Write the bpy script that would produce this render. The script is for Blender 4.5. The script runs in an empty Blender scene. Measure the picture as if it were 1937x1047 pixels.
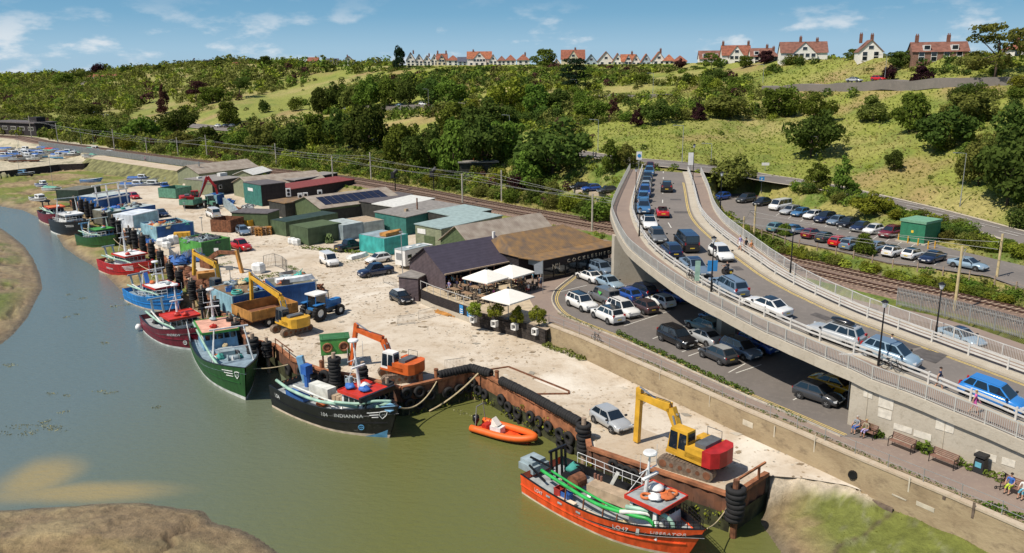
import bpy,math,random
import numpy as np
from mathutils import Vector as Vec,Matrix as Mtx
SC=bpy.context.scene
COL=SC.collection
R=math.radians
rnd=random.Random(7);ru=rnd.uniform
from math import cos,sin,pi,atan,atan2,sqrt
# ---------------------------------------------------------------- camera
FPX=1540.0;HCAM=28.0;ROLL=R(0.5)
PITCH=atan((523.5-136.0)/FPX)
cd=bpy.data.cameras.new('camera');cam=bpy.data.objects.new('camera',cd);COL.objects.link(cam)
cd.sensor_width=36.0;cd.lens=FPX/1937*36;cd.clip_start=0.5;cd.clip_end=9000
_X=Vec((1,0,0));_F=Vec((0,cos(PITCH),-sin(PITCH)));_U=Vec((0,sin(PITCH),cos(PITCH)))
_rt=_X*cos(ROLL)-_U*sin(ROLL);_up=_X*sin(ROLL)+_U*cos(ROLL)
m3=Mtx((_rt,_up,-_F)).transposed()
cam.matrix_world=Mtx.Translation((0,0,HCAM))@m3.to_4x4()
SC.camera=cam
# ---------------------------------------------------------------- sky, sun, exposure
SUN_EL=R(54);SUN_H=Vec((-0.84,-0.54,0)).normalized()
w=bpy.data.worlds.new('World');SC.world=w;w.use_nodes=True
nt=w.node_tree;nt.nodes.clear()
sky=nt.nodes.new('ShaderNodeTexSky');sky.sky_type='NISHITA';sky.sun_disc=False
sky.sun_elevation=SUN_EL;sky.sun_rotation=atan2(SUN_H.x,SUN_H.y)
sky.altitude=30;sky.air_density=1.1;sky.dust_density=0.7;sky.ozone_density=1.6
bg=nt.nodes.new('ShaderNodeBackground');bg.inputs['Strength'].default_value=0.095
hs=nt.nodes.new('ShaderNodeHueSaturation');hs.inputs['Saturation'].default_value=1.0
ow=nt.nodes.new('ShaderNodeOutputWorld')
nt.links.new(sky.outputs[0],hs.inputs['Color'])
# low blue band and small fair weather clouds, by direction
tcw=nt.nodes.new('ShaderNodeTexCoord');sxw=nt.nodes.new('ShaderNodeSeparateXYZ');nt.links.new(tcw.outputs['Generated'],sxw.inputs[0])
rp=nt.nodes.new('ShaderNodeValToRGB');e_=rp.color_ramp.elements;e_[0].position=.0;e_[0].color=(.37,.53,.66,1);e_[1].position=.40;e_[1].color=(.075,.21,.42,1)
for ps,cc in((.028,(.33,.52,.67,1)),(.065,(.19,.40,.585,1)),(.12,(.11,.30,.50,1))):q_=rp.color_ramp.elements.new(ps);q_.color=cc
nt.links.new(sxw.outputs[2],rp.inputs[0])
def wnode(t,**k):
 n=nt.nodes.new(t)
 for a,b in k.items():setattr(n,a,b)
 return n
mpw=wnode('ShaderNodeMapping');mpw.inputs['Scale'].default_value=(1.0,1.0,2.7);nt.links.new(tcw.outputs['Generated'],mpw.inputs[0])
cn=wnode('ShaderNodeTexNoise');cn.inputs['Scale'].default_value=13.5;cn.inputs['Detail'].default_value=8;cn.inputs['Roughness'].default_value=.56;nt.links.new(mpw.outputs[0],cn.inputs['Vector'])
bd=wnode('ShaderNodeValToRGB');be=bd.color_ramp.elements;be[0].position=.0;be[0].color=(.50,)*3+(1,);be[1].position=.115;be[1].color=(0,0,0,1)
for ps,cv in((.03,.62),(.052,.42),(.074,.10)):q_=bd.color_ramp.elements.new(ps);q_.color=(cv,cv,cv,1)
nt.links.new(sxw.outputs[2],bd.inputs[0])
xb=wnode('ShaderNodeMapRange');xb.inputs[1].default_value=.05;xb.inputs[2].default_value=-.5;xb.inputs[3].default_value=0;xb.inputs[4].default_value=.075;nt.links.new(sxw.outputs[0],xb.inputs[0])
ca=wnode('ShaderNodeMath',operation='ADD');nt.links.new(cn.outputs['Fac'],ca.inputs[0]);nt.links.new(xb.outputs[0],ca.inputs[1])
ct_=wnode('ShaderNodeMapRange',interpolation_type='SMOOTHSTEP');ct_.inputs[1].default_value=.535;ct_.inputs[2].default_value=.70;nt.links.new(ca.outputs[0],ct_.inputs[0])
cm_=wnode('ShaderNodeMath',operation='MULTIPLY');nt.links.new(ct_.outputs[0],cm_.inputs[0]);nt.links.new(bd.outputs[0],cm_.inputs[1])
mxc=wnode('ShaderNodeMix',data_type='RGBA');nt.links.new(cm_.outputs[0],mxc.inputs[0]);nt.links.new(rp.outputs[0],mxc.inputs[6]);mxc.inputs[7].default_value=(.95,.92,.90,1)
sc_=wnode('ShaderNodeVectorMath',operation='SCALE');sc_.inputs['Scale'].default_value=1/.095;nt.links.new(mxc.outputs[2],sc_.inputs[0])
fb=wnode('ShaderNodeMapRange');fb.inputs[1].default_value=.18;fb.inputs[2].default_value=.55;fb.inputs[3].default_value=1.;fb.inputs[4].default_value=0.;nt.links.new(sxw.outputs[2],fb.inputs[0])
mf=wnode('ShaderNodeMix',data_type='RGBA');nt.links.new(fb.outputs[0],mf.inputs[0]);nt.links.new(hs.outputs[0],mf.inputs[6]);nt.links.new(sc_.outputs[0],mf.inputs[7])
nt.links.new(mf.outputs[2],bg.inputs[0]);nt.links.new(bg.outputs[0],ow.inputs[0])
sd=bpy.data.lights.new('sun','SUN');sd.energy=5.0;sd.angle=R(0.5);sd.color=(1.0,0.93,0.82)
sun=bpy.data.objects.new('sun',sd);COL.objects.link(sun)
sdir=Vec((SUN_H.x*cos(SUN_EL),SUN_H.y*cos(SUN_EL),sin(SUN_EL)))
sun.rotation_euler=sdir.to_track_quat('Z','Y').to_euler();sun.location=(-40,-40,120)
vs=SC.view_settings;vs.view_transform='Standard';vs.look='None';vs.exposure=0.06;vs.gamma=1.0
try:SC.cycles.max_bounces=5;SC.cycles.diffuse_bounces=3;SC.cycles.glossy_bounces=3;SC.cycles.transmission_bounces=3;SC.cycles.transparent_max_bounces=6;SC.cycles.use_denoising=True
except Exception:pass
# ---------------------------------------------------------------- photo pixel <-> place (a survey tool: reads where things stand)
def ray(u,v):
 a=(u-968.5)/FPX;b=(523.5-v)/FPX
 d=_rt*a+_up*b+_F
 return d
def P(u,v,z=0.0):
 d=ray(u,v);t=(z-HCAM)/d.z
 return Vec((d.x*t,d.y*t,z))
def pix(x,y,z):
 q=Vec((x,y,z-HCAM));f=q.dot(_F)
 return 968.5+FPX*q.dot(_rt)/f,523.5-FPX*q.dot(_up)/f
def mpp(p):
 return(Vec(p)-Vec((0,0,HCAM))).dot(_F)/FPX
# ---------------------------------------------------------------- noise on arrays
def _h(ix,iy,s):
 n=(ix.astype(np.int64)*374761393+iy.astype(np.int64)*668265263+s*1442695041)&0xffffffff
 n=((n^(n>>13))*1274126177)&0xffffffff
 return((n^(n>>16))&0xffff)/65535.0
def vnoise(x,y,s=0):
 ix=np.floor(x);iy=np.floor(y);fx=x-ix;fy=y-iy
 fx=fx*fx*(3-2*fx);fy=fy*fy*(3-2*fy)
 a=_h(ix,iy,s);b=_h(ix+1,iy,s);c=_h(ix,iy+1,s);d=_h(ix+1,iy+1,s)
 return(a*(1-fx)+b*fx)*(1-fy)+(c*(1-fx)+d*fx)*fy
def fbm(x,y,s=0,o=4):
 t=0;a=0.5;f=1.0
 for i in range(o):t=t+a*vnoise(x*f,y*f,s+i*17);a*=0.5;f*=2.03
 return t
# ---------------------------------------------------------------- materials
MATS={}
def mat(name,col=(.5,.5,.5),rough=.7,metal=0.,var=.12,scale=2.0,bump=0.,bscale=None,spec=.4,col2=None,thr=None,coords='Object',coat=0.,stretch=None,detail=5):
 if name in MATS:return MATS[name]
 m=bpy.data.materials.new(name);m.use_nodes=True;n=m.node_tree.nodes;l=m.node_tree.links
 b=n['Principled BSDF'];b.inputs['Roughness'].default_value=rough;b.inputs['Metallic'].default_value=metal
 b.inputs['Specular IOR Level'].default_value=spec
 if coat:b.inputs['Coat Weight'].default_value=coat;b.inputs['Coat Roughness'].default_value=.08
 if var or bump or col2:
  tc=n.new('ShaderNodeTexCoord');no=n.new('ShaderNodeTexNoise');no.inputs['Scale'].default_value=scale;no.inputs['Detail'].default_value=detail
  src=n.new('ShaderNodeNewGeometry').outputs['Position']if coords=='Geometry' else tc.outputs[coords]
  if stretch:
   mp=n.new('ShaderNodeMapping');mp.inputs['Scale'].default_value=stretch;l.new(src,mp.inputs[0]);src=mp.outputs[0]
  l.new(src,no.inputs['Vector'])
  cr=n.new('ShaderNodeValToRGB');e=cr.color_ramp.elements
  lo,hi=thr or(.32,.68);e[0].position=lo;e[1].position=hi
  if col2:e[0].color=(*col,1);e[1].color=(*col2,1)
  else:
   e[0].color=(*[c*(1-var)for c in col],1);e[1].color=(*[min(1,c*(1+var))for c in col],1)
  l.new(no.outputs['Fac'],cr.inputs[0]);l.new(cr.outputs[0],b.inputs['Base Color'])
  if bump:
   bp=n.new('ShaderNodeBump');bp.inputs['Strength'].default_value=bump;bp.inputs['Distance'].default_value=.05
   if bscale:
    nb=n.new('ShaderNodeTexNoise');nb.inputs['Scale'].default_value=bscale;nb.inputs['Detail'].default_value=4;l.new(src,nb.inputs['Vector'])
    l.new(nb.outputs['Fac'],bp.inputs['Height'])
   else:l.new(no.outputs['Fac'],bp.inputs['Height'])
   l.new(bp.outputs[0],b.inputs['Normal'])
 else:b.inputs['Base Color'].default_value=(*col,1)
 MATS[name]=m;return m
def shm(name,cols,rough=.9,s1=.12,s2=1.6,bump=.4,bs=6.0,stretch=None):
 """ground sheets: two noises mix three colours"""
 m=bpy.data.materials.new(name);m.use_nodes=True;n=m.node_tree.nodes;l=m.node_tree.links;b=n['Principled BSDF']
 b.inputs['Roughness'].default_value=rough;b.inputs['Specular IOR Level'].default_value=.25
 gp=n.new('ShaderNodeNewGeometry').outputs['Position']
 if stretch:mp=n.new('ShaderNodeMapping');mp.inputs['Scale'].default_value=stretch;l.new(gp,mp.inputs[0]);gp=mp.outputs[0]
 def noise(s,d=6,r=.6,dist=0.):
  t=n.new('ShaderNodeTexNoise');t.inputs['Scale'].default_value=s;t.inputs['Detail'].default_value=d;t.inputs['Roughness'].default_value=r;t.inputs['Distortion'].default_value=dist
  l.new(gp,t.inputs['Vector']);return t.outputs['Fac']
 def ramp(src,lo,hi):
  r=n.new('ShaderNodeMapRange');r.inputs[1].default_value=lo;r.inputs[2].default_value=hi;l.new(src,r.inputs[0]);return r.outputs[0]
 def mix(f,a,c):
  x=n.new('ShaderNodeMix');x.data_type='RGBA';l.new(f,x.inputs[0])
  for i,q in((6,a),(7,c)):
   if isinstance(q,tuple):x.inputs[i].default_value=(*q,1)
   else:l.new(q,x.inputs[i])
  return x.outputs[2]
 c=mix(ramp(noise(s1,6,.65,.6),.40,.62),cols[0],cols[1])
 c=mix(ramp(noise(s2,5,.7),.52,.75),c,cols[2])
 if len(cols)>3:c=mix(ramp(noise(s1*.45,5,.6,1.5),.56,.68),c,cols[3])
 l.new(c,b.inputs['Base Color'])
 bp=n.new('ShaderNodeBump');bp.inputs['Strength'].default_value=bump;bp.inputs['Distance'].default_value=.08
 l.new(noise(bs,5,.6),bp.inputs['Height']);l.new(bp.outputs[0],b.inputs['Normal'])
 MATS[name]=m;return m
def leaf_mat(name,col,var=.45,trans=.33,hue=.03):
 m=bpy.data.materials.new(name);m.use_nodes=True;n=m.node_tree.nodes;l=m.node_tree.links;n.clear()
 o=n.new('ShaderNodeOutputMaterial');d=n.new('ShaderNodeBsdfDiffuse');t=n.new('ShaderNodeBsdfTranslucent');mx=n.new('ShaderNodeMixShader');mx.inputs[0].default_value=trans
 g=n.new('ShaderNodeTexCoord');no=n.new('ShaderNodeTexNoise');no.inputs['Scale'].default_value=.9;no.inputs['Detail'].default_value=6;l.new(g.outputs['Object'],no.inputs['Vector'])
 oi=n.new('ShaderNodeObjectInfo')
 hsv=n.new('ShaderNodeHueSaturation');hsv.inputs['Color'].default_value=(*col,1)
 v=n.new('ShaderNodeMapRange');v.inputs[1].default_value=.3;v.inputs[2].default_value=.7;v.inputs[3].default_value=1-var;v.inputs[4].default_value=1+var;l.new(no.outputs['Fac'],v.inputs[0])
 v2=n.new('ShaderNodeMapRange');v2.inputs[3].default_value=.72;v2.inputs[4].default_value=1.3;l.new(oi.outputs['Random'],v2.inputs[0])
 ml=n.new('ShaderNodeMath');ml.operation='MULTIPLY';l.new(v.outputs[0],ml.inputs[0]);l.new(v2.outputs[0],ml.inputs[1]);l.new(ml.outputs[0],hsv.inputs['Value'])
 h=n.new('ShaderNodeMapRange');h.inputs[3].default_value=.5-hue;h.inputs[4].default_value=.5+hue*.6;l.new(oi.outputs['Random'],h.inputs[0]);l.new(h.outputs[0],hsv.inputs['Hue'])
 l.new(hsv.outputs[0],d.inputs[0]);l.new(hsv.outputs[0],t.inputs[0]);l.new(d.outputs[0],mx.inputs[1]);l.new(t.outputs[0],mx.inputs[2]);l.new(mx.outputs[0],o.inputs[0])
 MATS[name]=m;return m
def M(n):return MATS[n]
# ---------------------------------------------------------------- mesh builder
class MB:
 def __init__(s):s.v=[];s.f=[];s.m=[]
 def add(s,vs,fs,mi=0):
  o=len(s.v);s.v+=[tuple(q)for q in vs];s.f+=[tuple(i+o for i in f)for f in fs];s.m+=[mi]*len(fs);return s
 def box(s,c,d,rz=0.,mi=0,M4=None):
  x,y,z=d[0]/2,d[1]/2,d[2]/2;cs,sn=cos(rz),sin(rz);vs=[]
  for k in(-z,z):
   for i,j in((-x,-y),(x,-y),(x,y),(-x,y)):vs.append((c[0]+i*cs-j*sn,c[1]+i*sn+j*cs,c[2]+k))
  if M4 is not None:vs=[tuple(M4@Vec(q))for q in vs]
  return s.add(vs,[(3,2,1,0),(4,5,6,7),(0,1,5,4),(1,2,6,5),(2,3,7,6),(3,0,4,7)],mi)
 def bar(s,a,b,w,h=None,mi=0):
  h=h or w;a=Vec(a);b=Vec(b);d=(b-a);L=d.length
  if L<1e-6:return s
  q=d.to_track_quat('X','Z').to_matrix().to_4x4();q.translation=(a+b)/2
  return s.box((0,0,0),(L,w,h),0,mi,q)
 def cyl(s,a,b,r0,r1=None,n=8,mi=0,caps=True):
  r1=r0 if r1 is None else r1;a=Vec(a);b=Vec(b);q=(b-a).to_track_quat('Z','Y').to_matrix();vs=[]
  for p,r in((a,r0),(b,r1)):
   for i in range(n):
    t=2*pi*i/n;vs.append(p+q@Vec((r*cos(t),r*sin(t),0)))
  fs=[(i,(i+1)%n,n+(i+1)%n,n+i)for i in range(n)]
  if caps:fs+=[tuple(range(n-1,-1,-1)),tuple(range(n,2*n))]
  return s.add(vs,fs,mi)
 def tube(s,pts,r,n=6,mi=0,caps=True):
  pts=[Vec(p)for p in pts];vs=[];k=len(pts)
  rr=r if hasattr(r,'__len__')else[r]*k
  for i,p in enumerate(pts):
   d=(pts[min(i+1,k-1)]-pts[max(i-1,0)]);q=d.to_track_quat('Z','Y').to_matrix()
   for j in range(n):
    t=2*pi*j/n;vs.append(p+q@Vec((rr[i]*cos(t),rr[i]*sin(t),0)))
  fs=[(i*n+j,i*n+(j+1)%n,(i+1)*n+(j+1)%n,(i+1)*n+j)for i in range(k-1)for j in range(n)]
  if caps:fs+=[tuple(range(n-1,-1,-1)),tuple(range((k-1)*n,k*n))]
  return s.add(vs,fs,mi)
 def lathe(s,prof,c=(0,0,0),n=16,mi=0,axis='z',sq=1.0):
  vs=[];k=len(prof)
  for r,z in prof:
   for j in range(n):
    t=2*pi*j/n;q=(r*cos(t),r*sin(t)*sq,z)
    if axis=='y':q=(q[0],q[2],q[1])
    elif axis=='x':q=(q[2],q[0],q[1])
    vs.append((q[0]+c[0],q[1]+c[1],q[2]+c[2]))
  return s.add(vs,[(i*n+j,i*n+(j+1)%n,(i+1)*n+(j+1)%n,(i+1)*n+j)for i in range(k-1)for j in range(n)],mi)
 def torus(s,c,R0,r,n=16,k=7,axis='z',mi=0,M4=None):
  vs=[]
  for i in range(n):
   t=2*pi*i/n
   for j in range(k):
    p=2*pi*j/k;q=Vec(((R0+r*cos(p))*cos(t),(R0+r*cos(p))*sin(t),r*1.15*sin(p)))
    if axis=='y':q=Vec((q.x,q.z,q.y))
    elif axis=='x':q=Vec((q.z,q.x,q.y))
    if M4 is not None:q=M4@q
    vs.append((q.x+c[0],q.y+c[1],q.z+c[2]))
  return s.add(vs,[(i*k+j,((i+1)%n)*k+j,((i+1)%n)*k+(j+1)%k,i*k+(j+1)%k)for i in range(n)for j in range(k)],mi)
 def prism(s,pts,z0,z1,mi=0,mside=None):
  n=len(pts);vs=[(p[0],p[1],z0)for p in pts]+[(p[0],p[1],z1)for p in pts]
  ar=sum(pts[i][0]*pts[(i+1)%n][1]-pts[(i+1)%n][0]*pts[i][1]for i in range(n))
  o=len(s.v);top=list(range(n,2*n));bot=list(range(n-1,-1,-1))
  sd=[(i,(i+1)%n,n+(i+1)%n,n+i)for i in range(n)]
  if ar<0:top.reverse();bot.reverse();sd=[tuple(reversed(f))for f in sd]
  s.add(vs,[tuple(top)],mi);s.f+=[tuple(i+o for i in f)for f in[tuple(bot)]+sd];s.m+=[mi if mside is None else mside]*(n+1);return s
 def quad(s,a,b,c,d,mi=0):return s.add([a,b,c,d],[(0,1,2,3)],mi)
 def blob(s,c,r,seed=0,n=10,k=7,mi=0,amp=.25,flat=0.):
  rg=random.Random(seed);ph=[rg.uniform(0,6.28)for _ in range(6)];vs=[]
  for i in range(k+1):
   th=pi*i/k
   for j in range(n):
    p=2*pi*j/n;q=1+amp*(sin(2*p+ph[0]+th*2)*.5+sin(3*p+ph[1]-th*3)*.35+sin(5*p+ph[2]+4*th)*.3)
    z=cos(th)*r[2]*q
    if flat:z=max(z,-r[2]*flat)
    vs.append((c[0]+r[0]*q*sin(th)*cos(p),c[1]+r[1]*q*sin(th)*sin(p),c[2]+z))
  return s.add(vs,[(i*n+j,(i+1)*n+j,(i+1)*n+(j+1)%n,i*n+(j+1)%n)for i in range(k)for j in range(n)],mi)
 def mesh(s,name,mats=(),smooth=False):
  me=bpy.data.meshes.new(name);me.from_pydata(s.v,[],s.f)
  for q in mats:me.materials.append(q)
  if s.f:me.polygons.foreach_set('material_index',s.m)
  if smooth:me.polygons.foreach_set('use_smooth',[True]*len(s.f))
  me.update();return me
 def build(s,name,mats,parent=None,smooth=False,loc=None,rz=None):
  if not isinstance(mats,(list,tuple)):mats=[mats]
  mats=[MATS[q]if isinstance(q,str)else q for q in mats]
  o=bpy.data.objects.new(name,s.mesh(name,mats,smooth));COL.objects.link(o)
  if parent:o.parent=parent
  if loc is not None:o.location=loc
  if rz is not None:o.rotation_euler=(0,0,rz)
  return o
def BX(n,m,p,*a):
 mb=MB().box(*a);return mb.build(n,m,p)
def tag(o,label,cat,group=None):
 o['label']=label;o['category']=cat
 if group:o['group']=group
 return o
def struct(o):o['kind']='structure';return o
def stuff(o,label,cat):o['kind']='stuff';o['label']=label;o['category']=cat;return o
def thing(name,label,cat,loc=(0,0,0),rz=0.,group=None):
 o=bpy.data.objects.new(name,None);COL.objects.link(o);o.empty_display_size=.3
 o.location=loc;o.rotation_euler=(0,0,rz);tag(o,label,cat,group);return o
def dup(root,loc,rz=0.,label=None,group=None,mats=None,scale=None):
 """copy a thing with its parts and sub-parts; mats maps a part name stem to the material of its first slot"""
 def cp(o,par):
  c=o.copy();COL.objects.link(c)
  if par is not None:c.parent=par
  k=o.name.split('.')[0]
  if mats and k in mats and c.type=='MESH' and c.material_slots:
   c.material_slots[0].link='OBJECT';c.material_slots[0].material=mats[k]
  for ch in o.children:cp(ch,c)
  return c
 r=cp(root,None);r.location=loc;r.rotation_euler=(0,0,rz)
 if scale:r.scale=scale if hasattr(scale,'__len__')else(scale,)*3
 if label:r['label']=label
 if group:r['group']=group
 return r
def kill(root):
 for ch in list(root.children):kill(ch)
 bpy.data.objects.remove(root)
_txt={}
def tmb(txt,size,depth=.02,mi=0,space=1.0,squash=1.0):
 """letters as geometry in the XZ plane facing -Y, starting at the origin"""
 key=(txt,size,depth,space)
 cu=bpy.data.curves.new('t','FONT');cu.body=txt;cu.size=size;cu.extrude=depth;cu.space_character=space;cu.resolution_u=3
 o=bpy.data.objects.new('t',cu);COL.objects.link(o);dg=bpy.context.evaluated_depsgraph_get()
 me=bpy.data.meshes.new_from_object(o.evaluated_get(dg));mb=MB()
 mb.add([(v.co.x*squash,-v.co.z,v.co.y)for v in me.vertices],[tuple(p.vertices)for p in me.polygons],mi)
 bpy.data.objects.remove(o);bpy.data.curves.remove(cu);bpy.data.meshes.remove(me);return mb
def xform(mb,M4):
 mb.v=[tuple(M4@Vec(q))for q in mb.v];return mb
def frame(o,xd,zd=(0,0,1)):
 """matrix with local x along xd, z near zd, placed at o"""
 x=Vec(xd).normalized();z=Vec(zd);y=z.cross(x).normalized();z=x.cross(y)
 m=Mtx((x,y,z)).transposed().to_4x4();m.translation=Vec(o);return m
def hdg(a,b):d=Vec(b)-Vec(a);return atan2(d.y,d.x)
def lerp(a,b,t):return a+(b-a)*t
def along(pts,step,start=0.):
 """points and headings every step metres along a polyline"""
 out=[];d=start
 for a,b in zip(pts,pts[1:]):
  a=Vec(a);b=Vec(b);L=(b-a).length
  while d<=L:out.append((a+(b-a)*(d/L),atan2(b.y-a.y,b.x-a.x)));d+=step
  d-=L
 return out
def ofl(pts,d):
 out=[];n=len(pts)
 for i,p in enumerate(pts):
  t=(Vec(pts[min(i+1,n-1)])-Vec(pts[max(i-1,0)]));t=Vec((t.x,t.y,0)).normalized();out.append(Vec(p)+Vec((-t.y,t.x,0))*d)
 return out
def sml(pts,k=4):
 pts=[Vec(p)for p in pts];out=[]
 for i in range(len(pts)-1):
  p0=pts[max(i-1,0)];p1=pts[i];p2=pts[i+1];p3=pts[min(i+2,len(pts)-1)]
  for j in range(k):
   t=j/k;out.append(.5*((2*p1)+(p2-p0)*t+(2*p0-5*p1+4*p2-p3)*t*t+(3*p1-p0-3*p2+p3)*t**3))
 out.append(pts[-1]);return out
def strip(mb,A,B,mi=0):
 n=len(A);mb.add(list(A)+list(B),[(i,i+1,n+i+1,n+i)for i in range(n-1)],mi);return mb
def pfl(pts,z=None):
 """triangulated flat outline (mathutils tessellation)"""
 from mathutils.geometry import tessellate_polygon
 vs=[Vec((p[0],p[1],(p[2]if len(p)>2 else 0)if z is None else z))for p in pts]
 fs=[]
 for t in tessellate_polygon([vs]):
  a,b,c=(vs[i]for i in t)
  fs.append(t if(b-a).cross(c-a).z>0 else tuple(reversed(t)))
 return MB().add(vs,fs)
# ================================================================ PLACE: base lines
def interp_u(tab,a):
 us=np.array([(t[0]-968.5)/FPX for t in tab]);return[np.interp(a,us,np.array([t[k]for t in tab]))for k in range(1,len(tab[0]))]
ROADPX=[(230,222,232,3.0),(330,230,239,3.2),(420,239,248,3.5),(560,246,254,3.8),(640,250,258,4.2),(740,259,268,5.0),(850,264,274,6.5),(960,270,281,8.0),(1050,279,290,8.8),
(1105,287,298,9.1),(1190,299,311,9.2),(1268,305.5,319,9.1),(1335,313,328,8.2),(1398,321,337,7.0),(1458,332,347,6.1),(1525,342,357,5.5),(1605,356,371,5.0),(1702,378,396,4.5),(1798,401,426,4.0),(1937,438,469,3.6),(2100,482,522,3.2),(2400,560,610,2.6)]
ROAD_F=[P(u,a,z)for u,a,b,z in ROADPX];ROAD_N=[P(u,b,z)for u,a,b,z in ROADPX]
ROAD_C=[(a+b)/2 for a,b in zip(ROAD_F,ROAD_N)]
_ra=np.array([p.x/p.y for p in ROAD_C]);_ry=np.array([p.y for p in ROAD_C]);_rz=np.array([p.z for p in ROAD_C])
_ra=np.concatenate([[-2.0,-.9,-.62,-.54],_ra,[1.6]]);_ry=np.concatenate([[760,640,500,440],_ry,[45]]);_rz=np.concatenate([[3,3,3,3],_rz,[2.3]])
RAILPX=[(-900,420),(-400,400),(0,370),(100,330),(300,268),(500,227),(640,208),(800,180.5),(900,165),(1100,142.5),(1300,126),(1480,112),(1700,97.2),(1937,85.5),(2300,70),(3000,50)]
RIDGEPX=[(-900,2300,22),(-100,2200,22),(60,1900,22),(150,1350,24),(220,1080,28),(300,900,33.5),(450,720,37),(600,620,33.5),(700,560,32.5),(800,500,32),(1000,440,31.5),(1200,400,31),(1380,340,31),(1500,300,31.2),(1640,262,31.2),(1775,230,31),(1937,214,31),(2300,190,31),(3000,170,31)]
WATER=[P(u,v,-2.5)for u,v in[(-260,362),(0,390),(45,398),(80,415),(105,440),(122,468),(150,488),(172,500),(200,520),(240,560),(330,600),(420,640),(500,640),(560,660),(700,690),(830,690),(900,680),(1110,790),(1120,840),(1385,930),(1460,905)]]
WATER+=[P(u,v,-2.5)for u,v in[(1478,935),(1438,985),(1462,1020),(1490,1060),(1560,1180)]]+[Vec((20,30,-2.5)),Vec((6,22,-2.5)),Vec((-4,34,-2.5))]
WATER+=[P(u,v,-2.5)for u,v in[(610,1130),(525,1047),(488,1020),(455,1003),(402,990),(385,968),(330,962),(262,952),(190,955),(90,962),(0,967),(-160,972),(-600,980),(-700,760),(-200,705),(0,652),(22,635),(52,600),(64,575),(80,545),(74,518),(62,490),(45,466),(20,446),(0,432),(-260,392)]]
WATER=[Vec((p.x,p.y,0))for p in WATER]
QUAY_EDGE=[P(u,v,0)for u,v in[(132,380),(182,402),(215,430),(258,452),(305,482),(340,520),(400,575),(440,612),(470,645),(522,656)]]
DOCK=[P(u,v,0)for u,v in[(522,656),(556,684),(612,704),(682,716),(760,738),(828,722),(890,706),(922,714),(1000,757),(1110,815)]]
SANDEDGE=[P(u,v,0)for u,v in[(1446,901),(1480,900),(1520,905),(1600,918),(1640,935)]]
JETTY=[P(u,v,0)for u,v in[(1110,815),(1117,852),(1385,942),(1448,900)]]
SEAWALL=[P(u,v,1.8)for u,v in[(1035,617),(1100,642),(1200,687),(1300,731),(1400,776),(1500,818),(1600,862),(1700,904),(1800,946),(1937,1006),(2150,1100),(2500,1250)]]
_railxy=[]
for u in(-400,0,100,300,500,640,800,900,1100,1300,1480,1700,1937,2300,3000):
 a=(u-968.5)/FPX;y=float(interp_u(RAILPX,a)[0]);_railxy.append(Vec((a*y*1.0,y,0)))
RAIL_C=sml(_railxy,5)
def rail_y(x):
 xs=np.array([p.x for p in RAIL_C]);ys=np.array([p.y for p in RAIL_C]);return np.interp(x,xs,ys)
_sou=ofl(RAIL_C,-8.0)
def clipx(line,x0,x1):return[p for p in line if x0<=p.x<=x1]
QUAY=[P(u,v,0)for u,v in[(150,368),(225,352),(300,345),(358,345)]]
QUAY_POLY=QUAY_EDGE+DOCK[1:]+JETTY[1:]+[P(1520,905,0),P(1600,918,0),P(1630,928,0)]+[Vec((p.x+.8,p.y+1.0,0))for p in reversed(SEAWALL[:6])]+[p for p in reversed(clipx(_sou,-92,60))]+[P(352,318,0),P(345,352,0),P(262,352,0),P(160,370,0)]
PROM_POLY=SEAWALL+[p for p in reversed(clipx(_sou,10,75))]+[P(1150,478,1.8),P(1005,510,1.8),P(990,545,1.8),P(1012,585,1.8)]
BOATYARD=[P(u,v,.3)for u,v in[(-260,350),(-60,338),(30,323),(110,313),(160,311),(228,300),(216,288),(100,270),(0,258),(-260,238)]]
ZU=3.2
UPPARK=[P(u,v,ZU)for u,v in[(1352,366),(1420,366),(1500,388),(1600,414),(1700,438),(1800,472),(1870,488),(2000,518),(2000,568),(1937,548),(1870,524),(1760,508),(1680,498),(1580,474),(1500,458),(1420,428),(1372,402)]]
def inpoly(x,y,poly):
 r=np.zeros(x.shape,bool);n=len(poly)
 for i in range(n):
  a=poly[i];b=poly[(i+1)%n]
  c=((a.y>y)!=(b.y>y));
  with np.errstate(divide='ignore',invalid='ignore'):
   xi=(b.x-a.x)*(y-a.y)/((b.y-a.y)if abs(b.y-a.y)>1e-9 else 1e-9)+a.x
  r^=c&(x<xi)
 return r
def pdst(x,y,poly,closed=True):
 d=np.full(x.shape,1e9);n=len(poly)
 for i in range(n if closed else n-1):
  a=poly[i];b=poly[(i+1)%n];dx,dy=b.x-a.x,b.y-a.y;L=dx*dx+dy*dy+1e-9
  t=np.clip(((x-a.x)*dx+(y-a.y)*dy)/L,0,1);d=np.minimum(d,np.hypot(x-a.x-t*dx,y-a.y-t*dy))
 return d
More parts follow.
